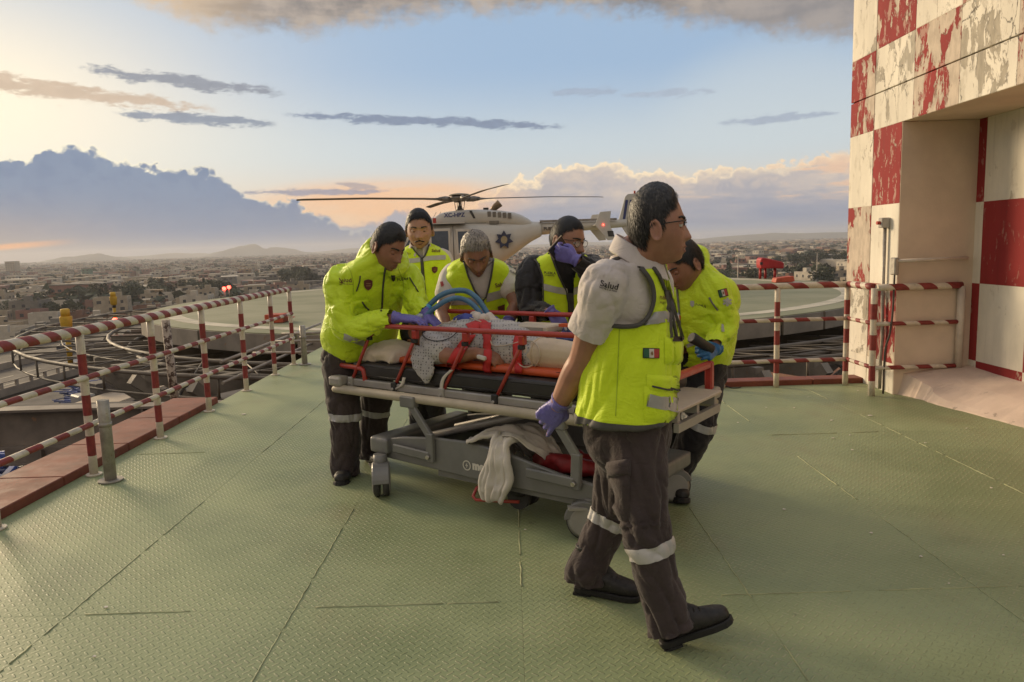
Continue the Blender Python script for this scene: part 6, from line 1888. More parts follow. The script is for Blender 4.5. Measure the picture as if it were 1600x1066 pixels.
sh1 = drape('sheet', [S(1.25, .30, .27), S(1.26, .18, .37), S(1.265, .06, .43), S(1.275, -.015, .415), S(1.285, -.05, .34), S(1.275, -.065, .24), S(1.255, -.068, .16), S(1.24, -.045, .115), S(1.23, -.022, .15)], [.27, .22, .15, .105, .135, .185, .165, .11, .06], 4.3, .027, 3.0)
tag(sh1, 'crumpled grey sheet hanging out of the tray of the stretcher base', 'sheet')
sh2 = drape('sheet', [S(1.02, .10, .37), S(1.08, .04, .40), S(1.13, .08, .42), S(1.20, .16, .43), S(1.32, .16, .44), S(1.42, .18, .38), S(1.47, .22, .30)], [.10, .16, .20, .26, .28, .22, .12], 3.2, .022, 8.0, axis=SV)
tag(sh2, 'bunched grey sheet lying across the tray above the hanging one', 'sheet')
me = remesh([limb([S(1.38, .2, .29), S(1.55, .16, .30), S(1.72, .2, .285)], [.045, .05, .04], 12, 5), limb([S(1.55, .3, .29), S(1.8, .28, .29)], [.05, .04], 12, 5)], .01, 2); wrinkle(me, .016, 12, seed=5)
tag(link('bag', me, M('bag_red', (.23, .012, .014), .6, var=.3, vs=8)), 'dark red bag lying in the tray of the stretcher base', 'bag')
# ================================================================== THE PEOPLE
def fabric(name, c, rough=.8, var=.08, fine=380, fb=.15, fold=.0, sheen=.15, spec=.3):
    m, t, b = newmat(name); co = ocoord(t)
    a = nz(t, co, 5.5, 5, .6)
    put(t, b, 'Base Color', mixc(t, a.step(.3, .7), tuple(x * (1 - var) for x in c), tuple(min(1, x * (1 + var)) for x in c)))
    put(t, b, 'Roughness', rough); put(t, b, 'Sheen Weight', sheen); put(t, b, 'Specular IOR Level', spec)
    h = nz(t, co, fine, 2, .5) * fb
    if fold:
        w = nz(t, mapping(t, co, (1, 1, 1.6), (.3, .4, 0)), 9, 3, .55, 1.4); w2 = nz(t, mapping(t, co, (1.5, 1.5, 1), (.2, -.5, .3)), 17, 3, .55, .8)
        h = h + ((w - .5).abs().step(0, .10, -1, 0)) * fold * .8 + ((w2 - .5).abs().step(0, .12, -1, 0)) * fold * .35 + w * fold * 1.5
    bumpn(t, b, h, .26, .012)
    return m
HIV = fabric('hi_vis_vest', (.66, .84, .022), .62, .05, 420, .12, .5, .1)
HIJ = fabric('hi_vis_jacket', (.60, .78, .022), .5, .06, 420, .10, .55, .1, .4)
POLO = fabric('polo_white', (.60, .54, .50), .85, .05, 500, .15, .3)
TROU = fabric('work_trousers', (.050, .036, .033), .85, .18, 420, .18, .55)
TROD = fabric('dark_trousers', (.022, .019, .020), .85, .18, 420, .18, .55)
BLKF = fabric('black_jacket', (.017, .015, .015), .6, .25, 420, .12, .5, .2)
TAPE = M('reflective_tape', (.42, .405, .385), .35, .15, var=.08, vs=20, bump=.15, bs=350)
TAPL = M('reflective_tape_pale', (.46, .44, .41), .35, .1, var=.08, vs=20, bump=.15, bs=350)
TRIM = M('trim_dark', (.075, .07, .062), .7)
ZIP = M('zip_dark', (.05, .048, .045), .5)
NIT = M('nitrile_violet', (.145, .125, .40), .42, var=.10, vs=18, bump=.5, bs=70)
NIB = M('nitrile_blue', (.02, .13, .30), .42, var=.10, vs=18, bump=.5, bs=70)
BOOT = M('boot_black', (.020, .017, .015), .58, var=.4, vs=22, bump=.5, bs=55, wear=(.06, .05, .042), wearamt=.25); SOLE = M('boot_sole', (.012, .011, .010), .7)
PRNT = M('print_black', (.03, .022, .02), .7); MARO = M('print_maroon', (.13, .03, .03), .7)
SILV = M('print_silver', (.42, .41, .36), .5)
HAIR = M('hair_black', (.012, .010, .009), .55)
def hairmat(name, dark, light, amt):
    m, t, b = newmat(name); co = ocoord(t)
    st1 = nz(t, mapping(t, co, (1, 1, .25)), 150, 3, .6); st2 = nz(t, co, 16, 4, .6)
    f = (st1 * .55 + st2 * .45).step(.62 - amt * .3, .70 - amt * .12)
    put(t, b, 'Base Color', mixc(t, f, dark, light)); put(t, b, 'Roughness', .5)
    bumpn(t, b, st1 + st2 * .5, .6, .0025); return m
HBLK = hairmat('hair_dark', (.009, .008, .007), (.045, .038, .033), .12)
HSALT = hairmat('hair_salted', (.012, .011, .010), (.085, .075, .066), .42)
HGREY = hairmat('hair_grey', (.06, .05, .042), (.36, .32, .27), .85)
LIPM = M('lip', (.17, .062, .048), .45, var=.1)
S1 = skin('skin_a', (.36, .175, .112)); S2 = skin('skin_b', (.30, .140, .086)); S3 = skin('skin_c', (.40, .21, .14)); S4 = skin('skin_d', (.33, .165, .105))
V = Vector
def rope(*p): return [V(x) for x in p]
def bent(a, b, k): return a.lerp(b, .5) + V(k)
def arm_pts(sh, elb, wr): return [sh, sh.lerp(elb, .5), elb, elb.lerp(wr, .35), wr]
def add_sole(parent): pass
def figure(label, base, skinm, head, fwd, up, s, torso, arms, legs, hands, hair, voxel=.0055, neck=None, group=None, brow=HAIR, feat=None, gaze=(0, 1, -.2), open_=.45, hairmat_=HBLK, sweep=(0, .5, 0), slen=.024):
    """one body: head, neck, trunk, arms, hands and legs in a single skin; returns the root and the head frame"""
    feat = feat or {}
    e = empty('person', label, 'person', (base[0], base[1], 0), 0, group)
    HM = head_frame(fwd, up) @ Matrix.Diagonal((1, feat.pop('deep', 1.0), 1)); c = V(head)
    ps = [head_piece(c, HM, s, **feat), ear_piece(c, HM, s, 1), ear_piece(c, HM, s, -1)]
    ntop = c + HM @ (V((0, -.022, -.055)) * s); nmid = c + HM @ (V((0, -.03, -.10)) * s)
    nb = V(neck) if neck is not None else torso[-1][0]
    ps.append(limb([ntop, nmid.lerp(nb, .4), nb], [.052 * s, .054 * s, .064 * s], 16))
    ps.append(trunk_loft([(a, b * (1 - .028 / b.length), d * (1 - .028 / d.length)) for a, b, d in torso]))
    for a in arms:
        if a: ps.append(limb(a[0], a[1]))
    for a in legs:
        if a: ps.append(limb(a[0], a[1]))
    for h in hands:
        if h: ps += hand_piece(**h)
    me = remesh(ps, voxel, 2)
    link('body', me, skinm, e)
    hl, th, rough = hair
    ho_ = hair_piece(c, HM, s, hl, th, seed=s * 3 + base[0], rough=rough, **feat).build('hair', hairmat_, e)
    strands('hair_strands', c, HM, s, hl, th, 5200, hairmat_, ho_, int(abs(base[0]) * 1000), sweep, slen, **feat)
    eyes(e, c, HM, s, open_, gaze, skinm); brows(e, c, HM, s, brow, 1.55, **feat); lips(e, c, HM, s, LIPM, **feat)
    return e, HM, c, me
def tor(*secs): return [(V(c), V(a), V(b)) for c, a, b in secs]
def gl(wrist, d, n, side, mat, parent, name='glove', voxel=.0042, cuff=.03, **kw):
    me = remesh(hand_piece(wrist, d, n, side, fat=1.13, cuff=cuff, **kw), voxel, 2)
    wrinkle(me, .0015, 60, seed=wrist[0]); return link(name, me, mat, parent)
def trouser(name, legs, pel, mat, parent, voxel=.0082, amp=.011, seed=0.0):
    """pel: trunk sections of the seat; legs: (points, radii) with flared hems"""
    ps = [trunk_loft(pel)] + [limb(a, r, 18, 6) for a, r in legs]
    me = remesh(ps, voxel, 4); 
    def mask(p): return 1.0
    wrinkle(me, amp * .7, 5.0, (1.0, 1.0, 1.5), seed, mask, False)
    folds(me, [[V(q) for q in a[:1] + a[2:3] + a[4:5]] for a, r in legs], amp * 1.35, seed, 12.0, .40, .15)
    for a, r in legs: hem(me, Vector(a[-1]), Vector(a[-1]) - Vector(a[-2]), .15)
    return link(name, me, mat, parent), me
def flagp(bv, x, y, w, h, ang, parent, fall):
    c, sn = math.cos(rad(ang)), math.sin(rad(ang))
    def q(a, b): return (x + a * c + b * sn * -1, y + a * sn + b * c)
    patch('flag_border', bv, [q(-w / 2 - 1.2, -h / 2 - 1.2), q(w / 2 + 1.2, -h / 2 - 1.2)], [q(-w / 2 - 1.2, h / 2 + 1.2), q(w / 2 + 1.2, h / 2 + 1.2)], PRNT, parent, 8, 4, .004, fall)
    for k, m in enumerate(('green', 'white', 'red')):
        a0, a1 = -w / 2 + k * w / 3, -w / 2 + (k + 1) * w / 3
        patch('flag_band', bv, [q(a0, -h / 2), q(a1, -h / 2)], [q(a0, h / 2), q(a1, h / 2)], fg[m], parent, 4, 4, .006, fall)
    polyprint('flag_emblem', bv, [q(w * .1 * math.cos(t), h * .24 * math.sin(t)) for t in [k * .785 for k in range(8)]], fg['brown'], parent, .008, fall, 2)
def starlife(bv, x, y, r, parent, fall, ang=0):
    for k in range(3):
        a = rad(60 * k + 90 + ang); c, s_ = math.cos(a), math.sin(a); w = r * .27
        polyprint('star_arm', bv, [(x + c * r - s_ * w, y + s_ * r + c * w), (x + c * r + s_ * w, y + s_ * r - c * w), (x - c * r + s_ * w, y - s_ * r - c * w), (x - c * r - s_ * w, y - s_ * r + c * w)], SILV, parent, .005 + .0006 * k, fall, 3)
def shield(bv, x, y, w, h, parent, fall):
    sh = [(-.5, -.38), (-.25, -.45), (0, -.5), (.25, -.45), (.5, -.38), (.5, .05), (.36, .3), (0, .5), (-.36, .3), (-.5, .05)]
    polyprint('shield_patch', bv, [(x + a * w, y + b * h) for a, b in sh], MARO, parent, .005, fall)
    for yy in (-.18, .02): patch('shield_bar', bv, [(x - w * .26, y + yy * h), (x + w * .26, y + yy * h)], [(x - w * .26, y + (yy + .08) * h), (x + w * .26, y + (yy + .08) * h)], M('patch_tan', (.30, .16, .09), .7), parent, 4, 2, .007, fall)

# ---------------------------------------------------------------- 1: the man walking in front
f = V((.955, -.29, 0)); sd = V((.29, .955, 0))                      # forward, his left
hc = P(1026, 353, 2.53); sc = 1.12
pel = P(984, 650, 2.70)
tz = tor((P(980, 690, 2.70), sd * .165, f * .14), (P(983, 640, 2.70), sd * .19, f * .165), (P(982, 575, 2.69), sd * .185, f * .155), (P(985, 500, 2.68), sd * .19, f * .142), (P(983, 450, 2.66), sd * .195, f * .118), (P(985, 421, 2.63), sd * .15, f * .095), (P(990, 396, 2.60), sd * .085, f * .075))
shR, elR, wrR = P(945, 447, 2.46), P(912, 558, 2.62), P(873, 632, 2.74)
shL, elL, wrL = P(1024, 440, 2.86), P(1026, 545, 2.99), P(1032, 592, 2.92)
hd = (P(842, 674, 2.82) - wrR).normalized()
hR = dict(wrist=wrR, d=hd, n=V((.25, .95, .15)), side=1, curl=(.25, .4, .3), thumb=.35, s=1.08, fat=1.05, per=[(.12, .25, .2), (.35, .5, .3), (.5, .6, .4), (.6, .6, .4)])
hipR, knR, anR = P(992, 672, 2.60), P(1008, 812, 2.50), P(1047, 964, 2.455)
hipL, knL, anL = P(972, 672, 2.80), P(960, 800, 2.86), P(922, 893, 2.86)
e1, HM1, c1, me1 = figure('man in a yellow vest and white polo striding before the stretcher, in profile', pel, S1, hc, V((.98, -.10, .02)), V((-.03, 0, 1)), sc, tz,
   [(arm_pts(shR, elR, wrR), [.060, .057, .051, .051, .035]), (arm_pts(shL, elL, wrL), [.055, .05, .043, .043, .03])],
   [([hipR, knR, anR], [.085, .055, .04]), ([hipL, knL, anL], [.085, .055, .04])], [hR, dict(wrist=wrL, d=V((.02, -.05, -.95)), n=V((-.1, -1, 0)), side=-1, curl=(.4, .5, .3), s=1.05)], (std_line(.078, .048, .0, -.072), .0085, .002), .0046, None, None, HAIR, dict(jaw=1.12, nose=1.0, cheeks=.15, deep=.83), (0.1, 1, 0), .1, HSALT)
gl(wrR, hd, hR['n'], 1, NIT, e1, voxel=.0036, **{k: hR[k] for k in ('curl', 'thumb', 's', 'per')})
gl(wrL, V((.02, -.05, -.95)), V((-.1, -1, 0)), -1, NIT, e1, curl=(.4, .5, .3), s=1.05)
# polo
gz = [(a, b * (1 + .004 / b.length), d * (1 + .004 / d.length)) for a, b, d in tz]
slv = [shR + V((.02, .04, .02)), shR.lerp(elR, .30), shR.lerp(elR, .60)]
pol = [trunk_loft(gz[2:]), limb([shR + V((.06, .10, .02)), shR + V((0, .01, .012)), shR.lerp(elR, .33), shR.lerp(elR, .63)], [.06, .078, .078, .082], 18), limb([shL, shL.lerp(elL, .6)], [.07, .075])]
nb = tz[-1][0]
pme = remesh(pol, .008, 4); wrinkle(pme, .005, 7, (1, 1, 1.6), 5.0); folds(pme, [[shR, elR]], .009, 4.0, 11.0, .6, .2); hem(pme, shR.lerp(elR, .60), elR - shR, .17)
polo = link('polo_shirt', pme, POLO, e1)
nk = c1 + HM1 @ (V((0, -.03, -.115)) * sc)
def collar(pts_up, pts_lo, name, mat, parent, th=.004):
    A = [V(x) for x in spline([tuple(a) for a in pts_up], 6)]; B = [V(x) for x in spline([tuple(a) for a in pts_lo], 6)]; n = len(A)
    mid = [a.lerp(b, .5) + (b - a).cross(V((0, 0, 1))).normalized() * 0 for a, b in zip(A, B)]
    o = MB().add(A + mid + B, [(i, i + 1, n + i + 1, n + i) for i in range(n - 1)] + [(n + i, n + i + 1, 2 * n + i + 1, 2 * n + i) for i in range(n - 1)], True).build(name, mat, parent)
    m = o.modifiers.new('t', 'SOLIDIFY'); m.thickness = th; m.offset = 0
    m2 = o.modifiers.new('s', 'SUBSURF'); m2.levels = m2.render_levels = 1
    return o
def ringcol(c0, M_, r0, r1, h, name, mat, parent, gap=.5, tilt=.0, drop=.05):
    """turned-down collar round a neck: stands at the back, opens at the front by `gap` radians each side"""
    up, lo = [], []
    for k in range(13):
        a = gap + (2 * math.pi - 2 * gap) * k / 12; fr = (math.cos(a) + 1) / 2
        d = V((math.sin(a), math.cos(a), 0)); 
        up.append(c0 + M_ @ V((d.x * r0, d.y * r0 * 1.05, h * (1 - .75 * fr) - tilt * d.y)))
        lo.append(c0 + M_ @ V((d.x * r1, d.y * r1 * 1.08, h * (1 - .75 * fr) - drop - .02 * fr - tilt * d.y)))
    return collar(up, lo, name, mat, parent)
TM1 = Matrix((f.cross(V((0, 0, 1))), f, V((0, 0, 1)))).transposed()
ringcol(P(1000, 398, 2.58), TM1, .076, .100, .046, 'collar', POLO, e1, .30, .03, .058)
# vest: trunk with a wide flared hem, armholes and open front
vz = [(a, b * (1 + k / b.length), d * (1 + k2 / d.length)) for (a, b, d), k, k2 in zip(tz, (.06, .05, .035, .026, .026, .03, .03), (.06, .045, .03, .022, .022, .024, .024))]
vz[0] = (P(979, 650, 2.69), sd * .235, f * .190); vz[1] = (P(981, 610, 2.69), sd * .228, f * .180)
vme = remesh([trunk_loft(vz[:-1]), limb([P(952, 430, 2.50), P(985, 420, 2.62), P(1022, 422, 2.80)], [.050, .050, .050], 16)], .007, 3)
wrinkle(vme, .010, 5.0, (1.2, 1.2, .6), 9.0, None, False); folds(vme, [[P(990, 500, 2.68), P(984, 660, 2.70)], [P(1010, 520, 2.55), P(930, 640, 2.6)]], .009, 3.0, 6.0, .7, .3)
VB1 = [bvh_of(vme)]
arm_h = [(938, 422), (958, 408), (984, 411), (1006, 425), (1018, 446), (1020, 470), (1012, 493), (998, 508), (975, 510), (950, 505), (930, 500), (905, 500), (905, 440)]
trimpts = [(951, 412), (970, 405), (990, 412), (1007, 426), (1018, 446), (1020, 470), (1012, 493), (998, 507), (975, 510), (950, 508), (925, 503)]
cord('armhole_trim', VB1, spline(trimpts, 5) and [t_[:2] for t_ in spline(trimpts, 5)], .0085, TRIM, e1, 40, .004, 2.5)
cut_view(vme, [t_[:2] for t_ in spline(arm_h + arm_h[:1], 4)])
cut_view(vme, [(1000, 380), (1010, 402), (1030, 430), (1048, 470), (1060, 520), (1080, 520), (1080, 380)])
vest = link('vest', vme, HIV, e1)
vest.modifiers.new('t', 'SOLIDIFY').thickness = .003
VBp = VB1
cord('front_trim', VBp, [(992, 392), (1008, 404), (1028, 430), (1044, 470), (1054, 520), (1058, 545)], .007, TRIM, e1, 30, .004, 2.5)
# hem binding follows the lower rim
bm = bmesh.new(); bm.from_mesh(vme)
a0, a1 = P(982, 650, 2.69), P(985, 575, 2.69)
bm.free()
band('hem_binding', vme, a0, a1, -.008, .022, .6, TRIM, e1, .003)
ME1 = [bvh_of(vme)]
patch('reflective_strip', ME1, [(990, 494), (1020, 488), (1046, 485), (1058, 482)], [(1000, 509), (1022, 506), (1046, 503), (1060, 500)], TAPE, e1, 12, 4, .004, 2.5)
patch('reflective_strip', ME1, [(958, 395), (972, 389)], [(944, 412), (952, 410)], TAPE, e1, 5, 3, .005, 2.5)
patch('reflective_strip', ME1, [(1012, 615), (1030, 619), (1060, 622)], [(1009, 634), (1030, 639), (1056, 644)], TAPE, e1, 10, 4, .007, 2.5)
def pocket(bv, x0, y0, x1, y1, parent, fall, mat, n=8, d=.012, name='pocket', skew=0):
    vs, fs = [], []
    for j in range(n + 1):
        for i in range(n + 1):
            u, v_ = i / n, j / n; k = min(1, 6 * u * (1 - u)) * min(1, 6 * v_ * (1 - v_))
            vs.append(hit(bv, x0 + (x1 - x0) * u, y0 + (y1 - y0) * v_ + skew * u, .001 + d * k ** .5 + .003 * mnoise.noise(V((u * 5, v_ * 5, x0))) * k, fall))
    for j in range(n):
        for i in range(n): q = j * (n + 1) + i; fs.append((q, q + 1, q + n + 2, q + n + 1))
    return MB().add(vs, fs, True).build(name, mat, parent)
pocket(ME1, 1038, 527, 1068, 570, e1, 2.5, HIV, 8, .016, 'chest_pocket')
pocket(ME1, 1010, 585, 1064, 612, e1, 2.5, HIV, 8, .012, 'pocket_flap', 3)
pocket(ME1, 1006, 603, 1062, 660, e1, 2.5, HIV, 8, .009, 'lower_pocket', 3)
cord('pocket_zip', ME1, [(1016, 603), (1040, 608), (1064, 609)], .0035, ZIP, e1, 14, .014, 2.5)
cord('seam', ME1, [(968, 512), (966, 560), (964, 610), (962, 650)], .0016, M('seam_line', (.42, .55, .02), .7), e1, 20, .001, 2.5)
patch('reflective_strip', ME1, [(1013, 615), (1030, 619), (1061, 622)], [(1010, 634), (1030, 639), (1057, 644)], TAPE, e1, 10, 4, .0115, 2.5)
flagp(ME1, 1017, 552, 23, 13.5, 1, e1, 2.5)
starlife(ME1, 1060, 549, 11, e1, 2.5)
polyprint('pocket_tab', ME1, [(1058, 526), (1066, 526), (1066, 534), (1058, 534)], PRNT, e1, .018, 2.5, 2)
PB1 = [bvh_of(pme)]
print_text('lettering', PB1 and PB1, 'Salud', 937, 447, 13.5, PRNT, e1, 12, .004, 2.4, .012, 1.0)
print_text('lettering', PB1, 'Secretaría de Salud', 936, 450, 4.2, PRNT, e1, 14, .004, 2.4, .01, .85)
print_text('lettering', ME1, 'PUEBLA', 1029, 467, 7, MARO, e1, 6, .005, 2.5, .02, .55)
print_text('lettering', ME1, 'SALUD', 1029, 473, 4, MARO, e1, 6, .005, 2.5, .01, .6)
# lanyard
LY = M('lanyard', (.11, .095, .08), .7)
for pts in ([(1040, 455), (1050, 490), (1060, 522), (1062, 528)], [(1058, 455), (1063, 490), (1064, 528)]):
    q = [hit(ME1, a, b, .012, 2.5) for a, b in resamp(pts, 14)]
    vs = []
    for p_ in q: vs += [p_ - V((.0055, 0, 0)), p_ + V((.0055, 0, 0))]
    MB().add(vs, [(2 * i, 2 * i + 1, 2 * i + 3, 2 * i + 2) for i in range(13)], True).build('lanyard', LY, e1)
# trousers, boots
seat = tor((P(978, 735, 2.70), sd * .10, f * .08), (P(980, 700, 2.70), sd * .165, f * .15), (P(983, 650, 2.70), sd * .175, f * .16), (P(985, 620, 2.70), sd * .165, f * .145))
lgR = ([hipR + V((0, 0, .02)), hipR.lerp(knR, .5), knR, knR.lerp(anR, .5) + V((-.01, 0, 0)), anR + V((-.004, 0, 0)), anR + (anR - knR).normalized() * .035], [.110, .098, .086, .080, .086, .092])
lgL = ([hipL + V((0, 0, .02)), hipL.lerp(knL, .5), knL, knL.lerp(anL, .55) + V((-.015, .01, 0)), anL + V((-.01, 0, 0)), anL + V((-.012, 0, -.035))], [.108, .094, .084, .078, .084, .090])
t1, tme = trouser('trousers', [lgR, lgL], seat, TROU, e1, .007, .013, 2.0)
band('reflective_band', tme, knR, anR, .075, .125, .15, TAPL, e1)
band('reflective_band', tme, knL, anL, .015, .06, .16, TAPL, e1)
TB1 = [bvh_of(tme)]
pocket(TB1, 950, 728, 984, 812, e1, 2.5, TROU, 8, .014, 'cargo_pocket', 4)
pocket(TB1, 948, 722, 986, 750, e1, 2.5, TROU, 7, .020, 'pocket_flap', -6)
boot(e1, anR + V((0, 0, -.005)), P(1137, 968, 2.44), knR.lerp(anR, .1) - anR + V((-.1, 0, .05)), BOOT, SOLE, .90)
boot(e1, anL + V((.0, 0, 0)), G(999, 934, .012), V((-.10, -.0, 1)), BOOT, SOLE, .92)
# glasses
GLS = M('glasses_dark', (.012, .011, .011), .3)
def glasses(c, HM, s, parent, full=False):
    def at(x, y, z): return c + HM @ (V((x, y, z)) * s)
    fr_ = MB()
    for sg in (-1, 1):
        if full: fr_.tube([at(sg * .034 + .0235 * math.cos(q), .099 - .2 * abs(.0235 * math.cos(q) * .3), -.004 + .017 * math.sin(q)) for q in [k * .449 for k in range(14)]], .0014 * s, 6, closed=True)
        else: fr_.tube([at(sg * x, y, z) for x, y, z in ((.010, .102, .009), (.02, .102, .014), (.045, .097, .013), (.058, .090, .010), (.058, .090, -.004))], .0022 * s, 6)
        fr_.tube([at(sg * x, y, z) for x, y, z in ((.058, .091, .010), (.072, .07, .009), (.0785, .03, .006), (.079, -.005, .004), (.079, -.024, -.010))], .0019 * s, 6)
    fr_.tube([at(-.011, .103, .004), at(0, .108, .006), at(.011, .103, .004)], .0016 * s, 6)
    g = fr_.build('glasses', GLS, parent)
    m = MATS.get('lens')
    if m is None:
        m, t, b = newmat('lens'); MATS['lens'] = m
        put(t, b, 'Base Color', (.9, .9, .9)); put(t, b, 'Roughness', .03); put(t, b, 'Alpha', .16)
    for sg in (-1, 1):
        MB().loft([[at(sg * .034 + .0235 * math.cos(q), yy - .05 * abs(.0235 * math.cos(q)), -.003 + .016 * math.sin(q)) for q in [k * .449 for k in range(14)]] for yy in (.0985, .1)]).build('lens', m, g)
glasses(c1, HM1, sc, e1)

# ---------------------------------------------------------------- jackets with sleeves
def jacket(parent, tz, sleeves, mat, grow_=.03, collar_pts=None, voxel=.0078, amp=.011, seed=0.0, name='jacket'):
    gz = [(a, b * (1 + grow_ / b.length), d * (1 + grow_ / d.length)) for a, b, d in tz]
    ps = [trunk_loft(gz)] + [limb(a, [q * .93 for q in r], 18, 5) for a, r in sleeves] + (collar_pts or [])
    me = remesh(ps, voxel, 4)
    wrinkle(me, amp * .8, 4.6, (1, 1, 1.6), seed, None, False)
    folds(me, [[V(q) for q in a[1:]] for a, r in sleeves] + [[tz[0][0], tz[2][0], tz[-1][0]]], amp * 1.35, seed, 10.0)
    for a, r in sleeves: hem(me, Vector(a[-1]), Vector(a[-1]) - Vector(a[-2]), r[-1] * 2.2)
    return link(name, me, mat, parent), me

# ---------------------------------------------------------------- 2: the man at the head end, in the yellow jacket
f = V((.66, -.74, 0)).normalized(); sd = V((.74, .66, 0)).normalized()     # sd: his left
f2 = V((.58, -.62, -.42)).normalized()
hc = P(606, 385, 4.40); sc = 1.14
tz = tor((P(562, 560, 4.74), sd * .17, f * .135), (P(561, 530, 4.72), sd * .215, f * .17), (P(567, 490, 4.66), sd * .215, f * .165), (P(578, 445, 4.58), sd * .225, f * .15), (P(588, 418, 4.53), sd * .20, f * .12), (P(594, 400, 4.49), sd * .11, f * .09), (P(600, 388, 4.45), sd * .07, f * .07))
shR, elR, wrR = P(529, 440, 4.46), P(548, 512, 4.38), P(622, 497, 4.27)
shL, elL, wrL = P(640, 432, 4.66), P(651, 480, 4.52), P(668, 492, 4.38)
hdR = (P(668, 500, 4.24) - wrR).normalized()
hR = dict(wrist=wrR, d=hdR, n=V((0, .2, -1)), side=1, curl=(.25, .35, .3), thumb=.4, s=1.02)
hdL = V((.5, -.35, -.5)); hL = dict(wrist=wrL, d=hdL, n=V((-.3, .1, -.9)), side=-1, curl=(.4, .5, .3), thumb=.4, s=1.0)
hipR, knR, anR = P(532, 560, 4.66), P(539, 655, 4.58), P(540, 733, 4.58)
hipL, knL, anL = P(590, 560, 4.82), P(588, 645, 4.84), P(581, 707, 4.86)
e2, HM2, c2, me2 = figure('man in a yellow jacket bending over the head of the patient at the left end', P(562, 560, 4.74), S2, hc, V((.74, -.50, -.46)), V((.35, -.2, .9)), sc, tz,
   [(arm_pts(shR, elR, wrR), [.05, .048, .04, .04, .03]), (arm_pts(shL, elL, wrL), [.05, .048, .04, .04, .03])],
   [([hipR, knR, anR], [.08, .055, .04]), ([hipL, knL, anL], [.08, .055, .04])], [hR, hL], (std_line(.070, .042, -.004, -.075), .0085, .002), .0058, None, None, HAIR, dict(jaw=1.12, cheeks=.6, deep=.92), (0, 1, -.6), -.55, HBLK)
gl(wrR, hdR, hR['n'], 1, NIT, e2, curl=hR['curl'], thumb=.4, s=1.02)
gl(wrL, hdL, hL['n'], -1, NIT, e2, curl=hL['curl'], thumb=.4)
col2 = [limb([P(566, 420, 4.58), P(572, 400, 4.55), P(578, 384, 4.52), P(586, 376, 4.52)], [.06, .055, .042, .03], 14), limb([P(598, 420, 4.40), P(582, 405, 4.44), P(577, 390, 4.50)], [.035, .04, .04], 12), limb([P(612, 426, 4.42), P(632, 418, 4.52), P(630, 398, 4.60)], [.034, .04, .035], 12)]
j2, jm2 = jacket(e2, tz, [([shR + V((.06, .08, .02)), shR, shR.lerp(elR, .55) + V((-.02, 0, 0)), elR + V((-.012, 0, -.012)), elR.lerp(wrR, .5), wrR.lerp(elR, .12)], [.085, .092, .088, .084, .074, .058]), ([shL + V((-.05, -.05, .02)), shL, shL.lerp(elL, .6), elL, elL.lerp(wrL, .5), wrL.lerp(elL, .1)], [.085, .09, .084, .08, .068, .055])], HIJ, .028, collar_pts=col2, seed=1.5, amp=.013)
B2 = [bvh_of(jm2)]
cord('zip', B2, [(602, 418), (600, 430), (598, 450), (597, 470), (596, 486)], .006, ZIP, e2, 20, .003, 4.4)
cord('cuff_slit', B2, [(563, 431), (562, 440), (557, 455)], .004, ZIP, e2, 10, .003, 4.4)
cord('pocket_zip', B2, [(640, 434), (646, 444), (653, 456)], .004, ZIP, e2, 10, .003, 4.4)
cord('pocket_zip', B2, [(566, 472), (570, 478), (576, 484)], .005, ZIP, e2, 10, .003, 4.4)
patch('reflective_strip', B2, [(538, 521), (550, 526), (562, 530), (574, 534)], [(537, 530), (550, 535), (562, 539), (574, 543)], TAPE, e2, 12, 3, .004, 4.5)
cord('seam', B2, [(540, 412), (548, 424), (552, 440), (552, 460)], .0022, MATS.get('seam_line'), e2, 18, .001, 4.4); cord('seam', B2, [(622, 420), (630, 440), (632, 465)], .0022, MATS.get('seam_line'), e2, 18, .001, 4.4); cord('seam', B2, [(506, 505), (530, 520), (556, 530)], .0022, MATS.get('seam_line'), e2, 18, .001, 4.4)
shield(B2, 575, 445, 13, 18, e2, 4.4)
print_text('lettering', B2, 'Salud', 531, 441, 9.2, MARO, e2, -2, .010, 4.4, .02)
print_text('lettering', B2, 'Secretaría de Salud', 530, 444, 2.8, MARO, e2, 1, .010, 4.4, .01)
print_text('lettering', B2, 'PUEBLA', 619, 438, 7, PRNT, e2, 0, .010, 4.5, .01, .8)
polyprint('crest', B2, [(611, 430), (617, 430), (617, 437), (614, 440), (611, 437)], PRNT, e2, .005, 4.5, 2)
seat = tor((P(560, 610, 4.74), sd * .11, f * .08), (P(560, 580, 4.74), sd * .19, f * .14), (P(562, 545, 4.74), sd * .20, f * .15), (P(562, 520, 4.74), sd * .19, f * .14))
lR = ([hipR, hipR.lerp(knR, .5), knR, knR.lerp(anR, .5), anR, anR + V((0, 0, -.03))], [.125, .115, .098, .092, .09, .092])
lL = ([hipL, hipL.lerp(knL, .5), knL, knL.lerp(anL, .5), anL, anL + V((0, 0, -.03))], [.12, .11, .095, .09, .088, .09])
t2, tm2 = trouser('trousers', [lR, lL], seat, TROU, e2, .0105, .013, 6.0)
band('reflective_band', tm2, knR, anR, -.045, .0, .18, TAPE, e2); band('reflective_band', tm2, knL, anL, -.03, .012, .18, TAPE, e2)
boot(e2, anR + V((0, 0, -.0)), G(531, 757, .012), V((0.02, .04, 1)), BOOT, SOLE, 1.05)
boot(e2, anL + V((0, 0, 0)), G(592, 727, .012), V((0, .04, 1)), BOOT, SOLE, 1.02)

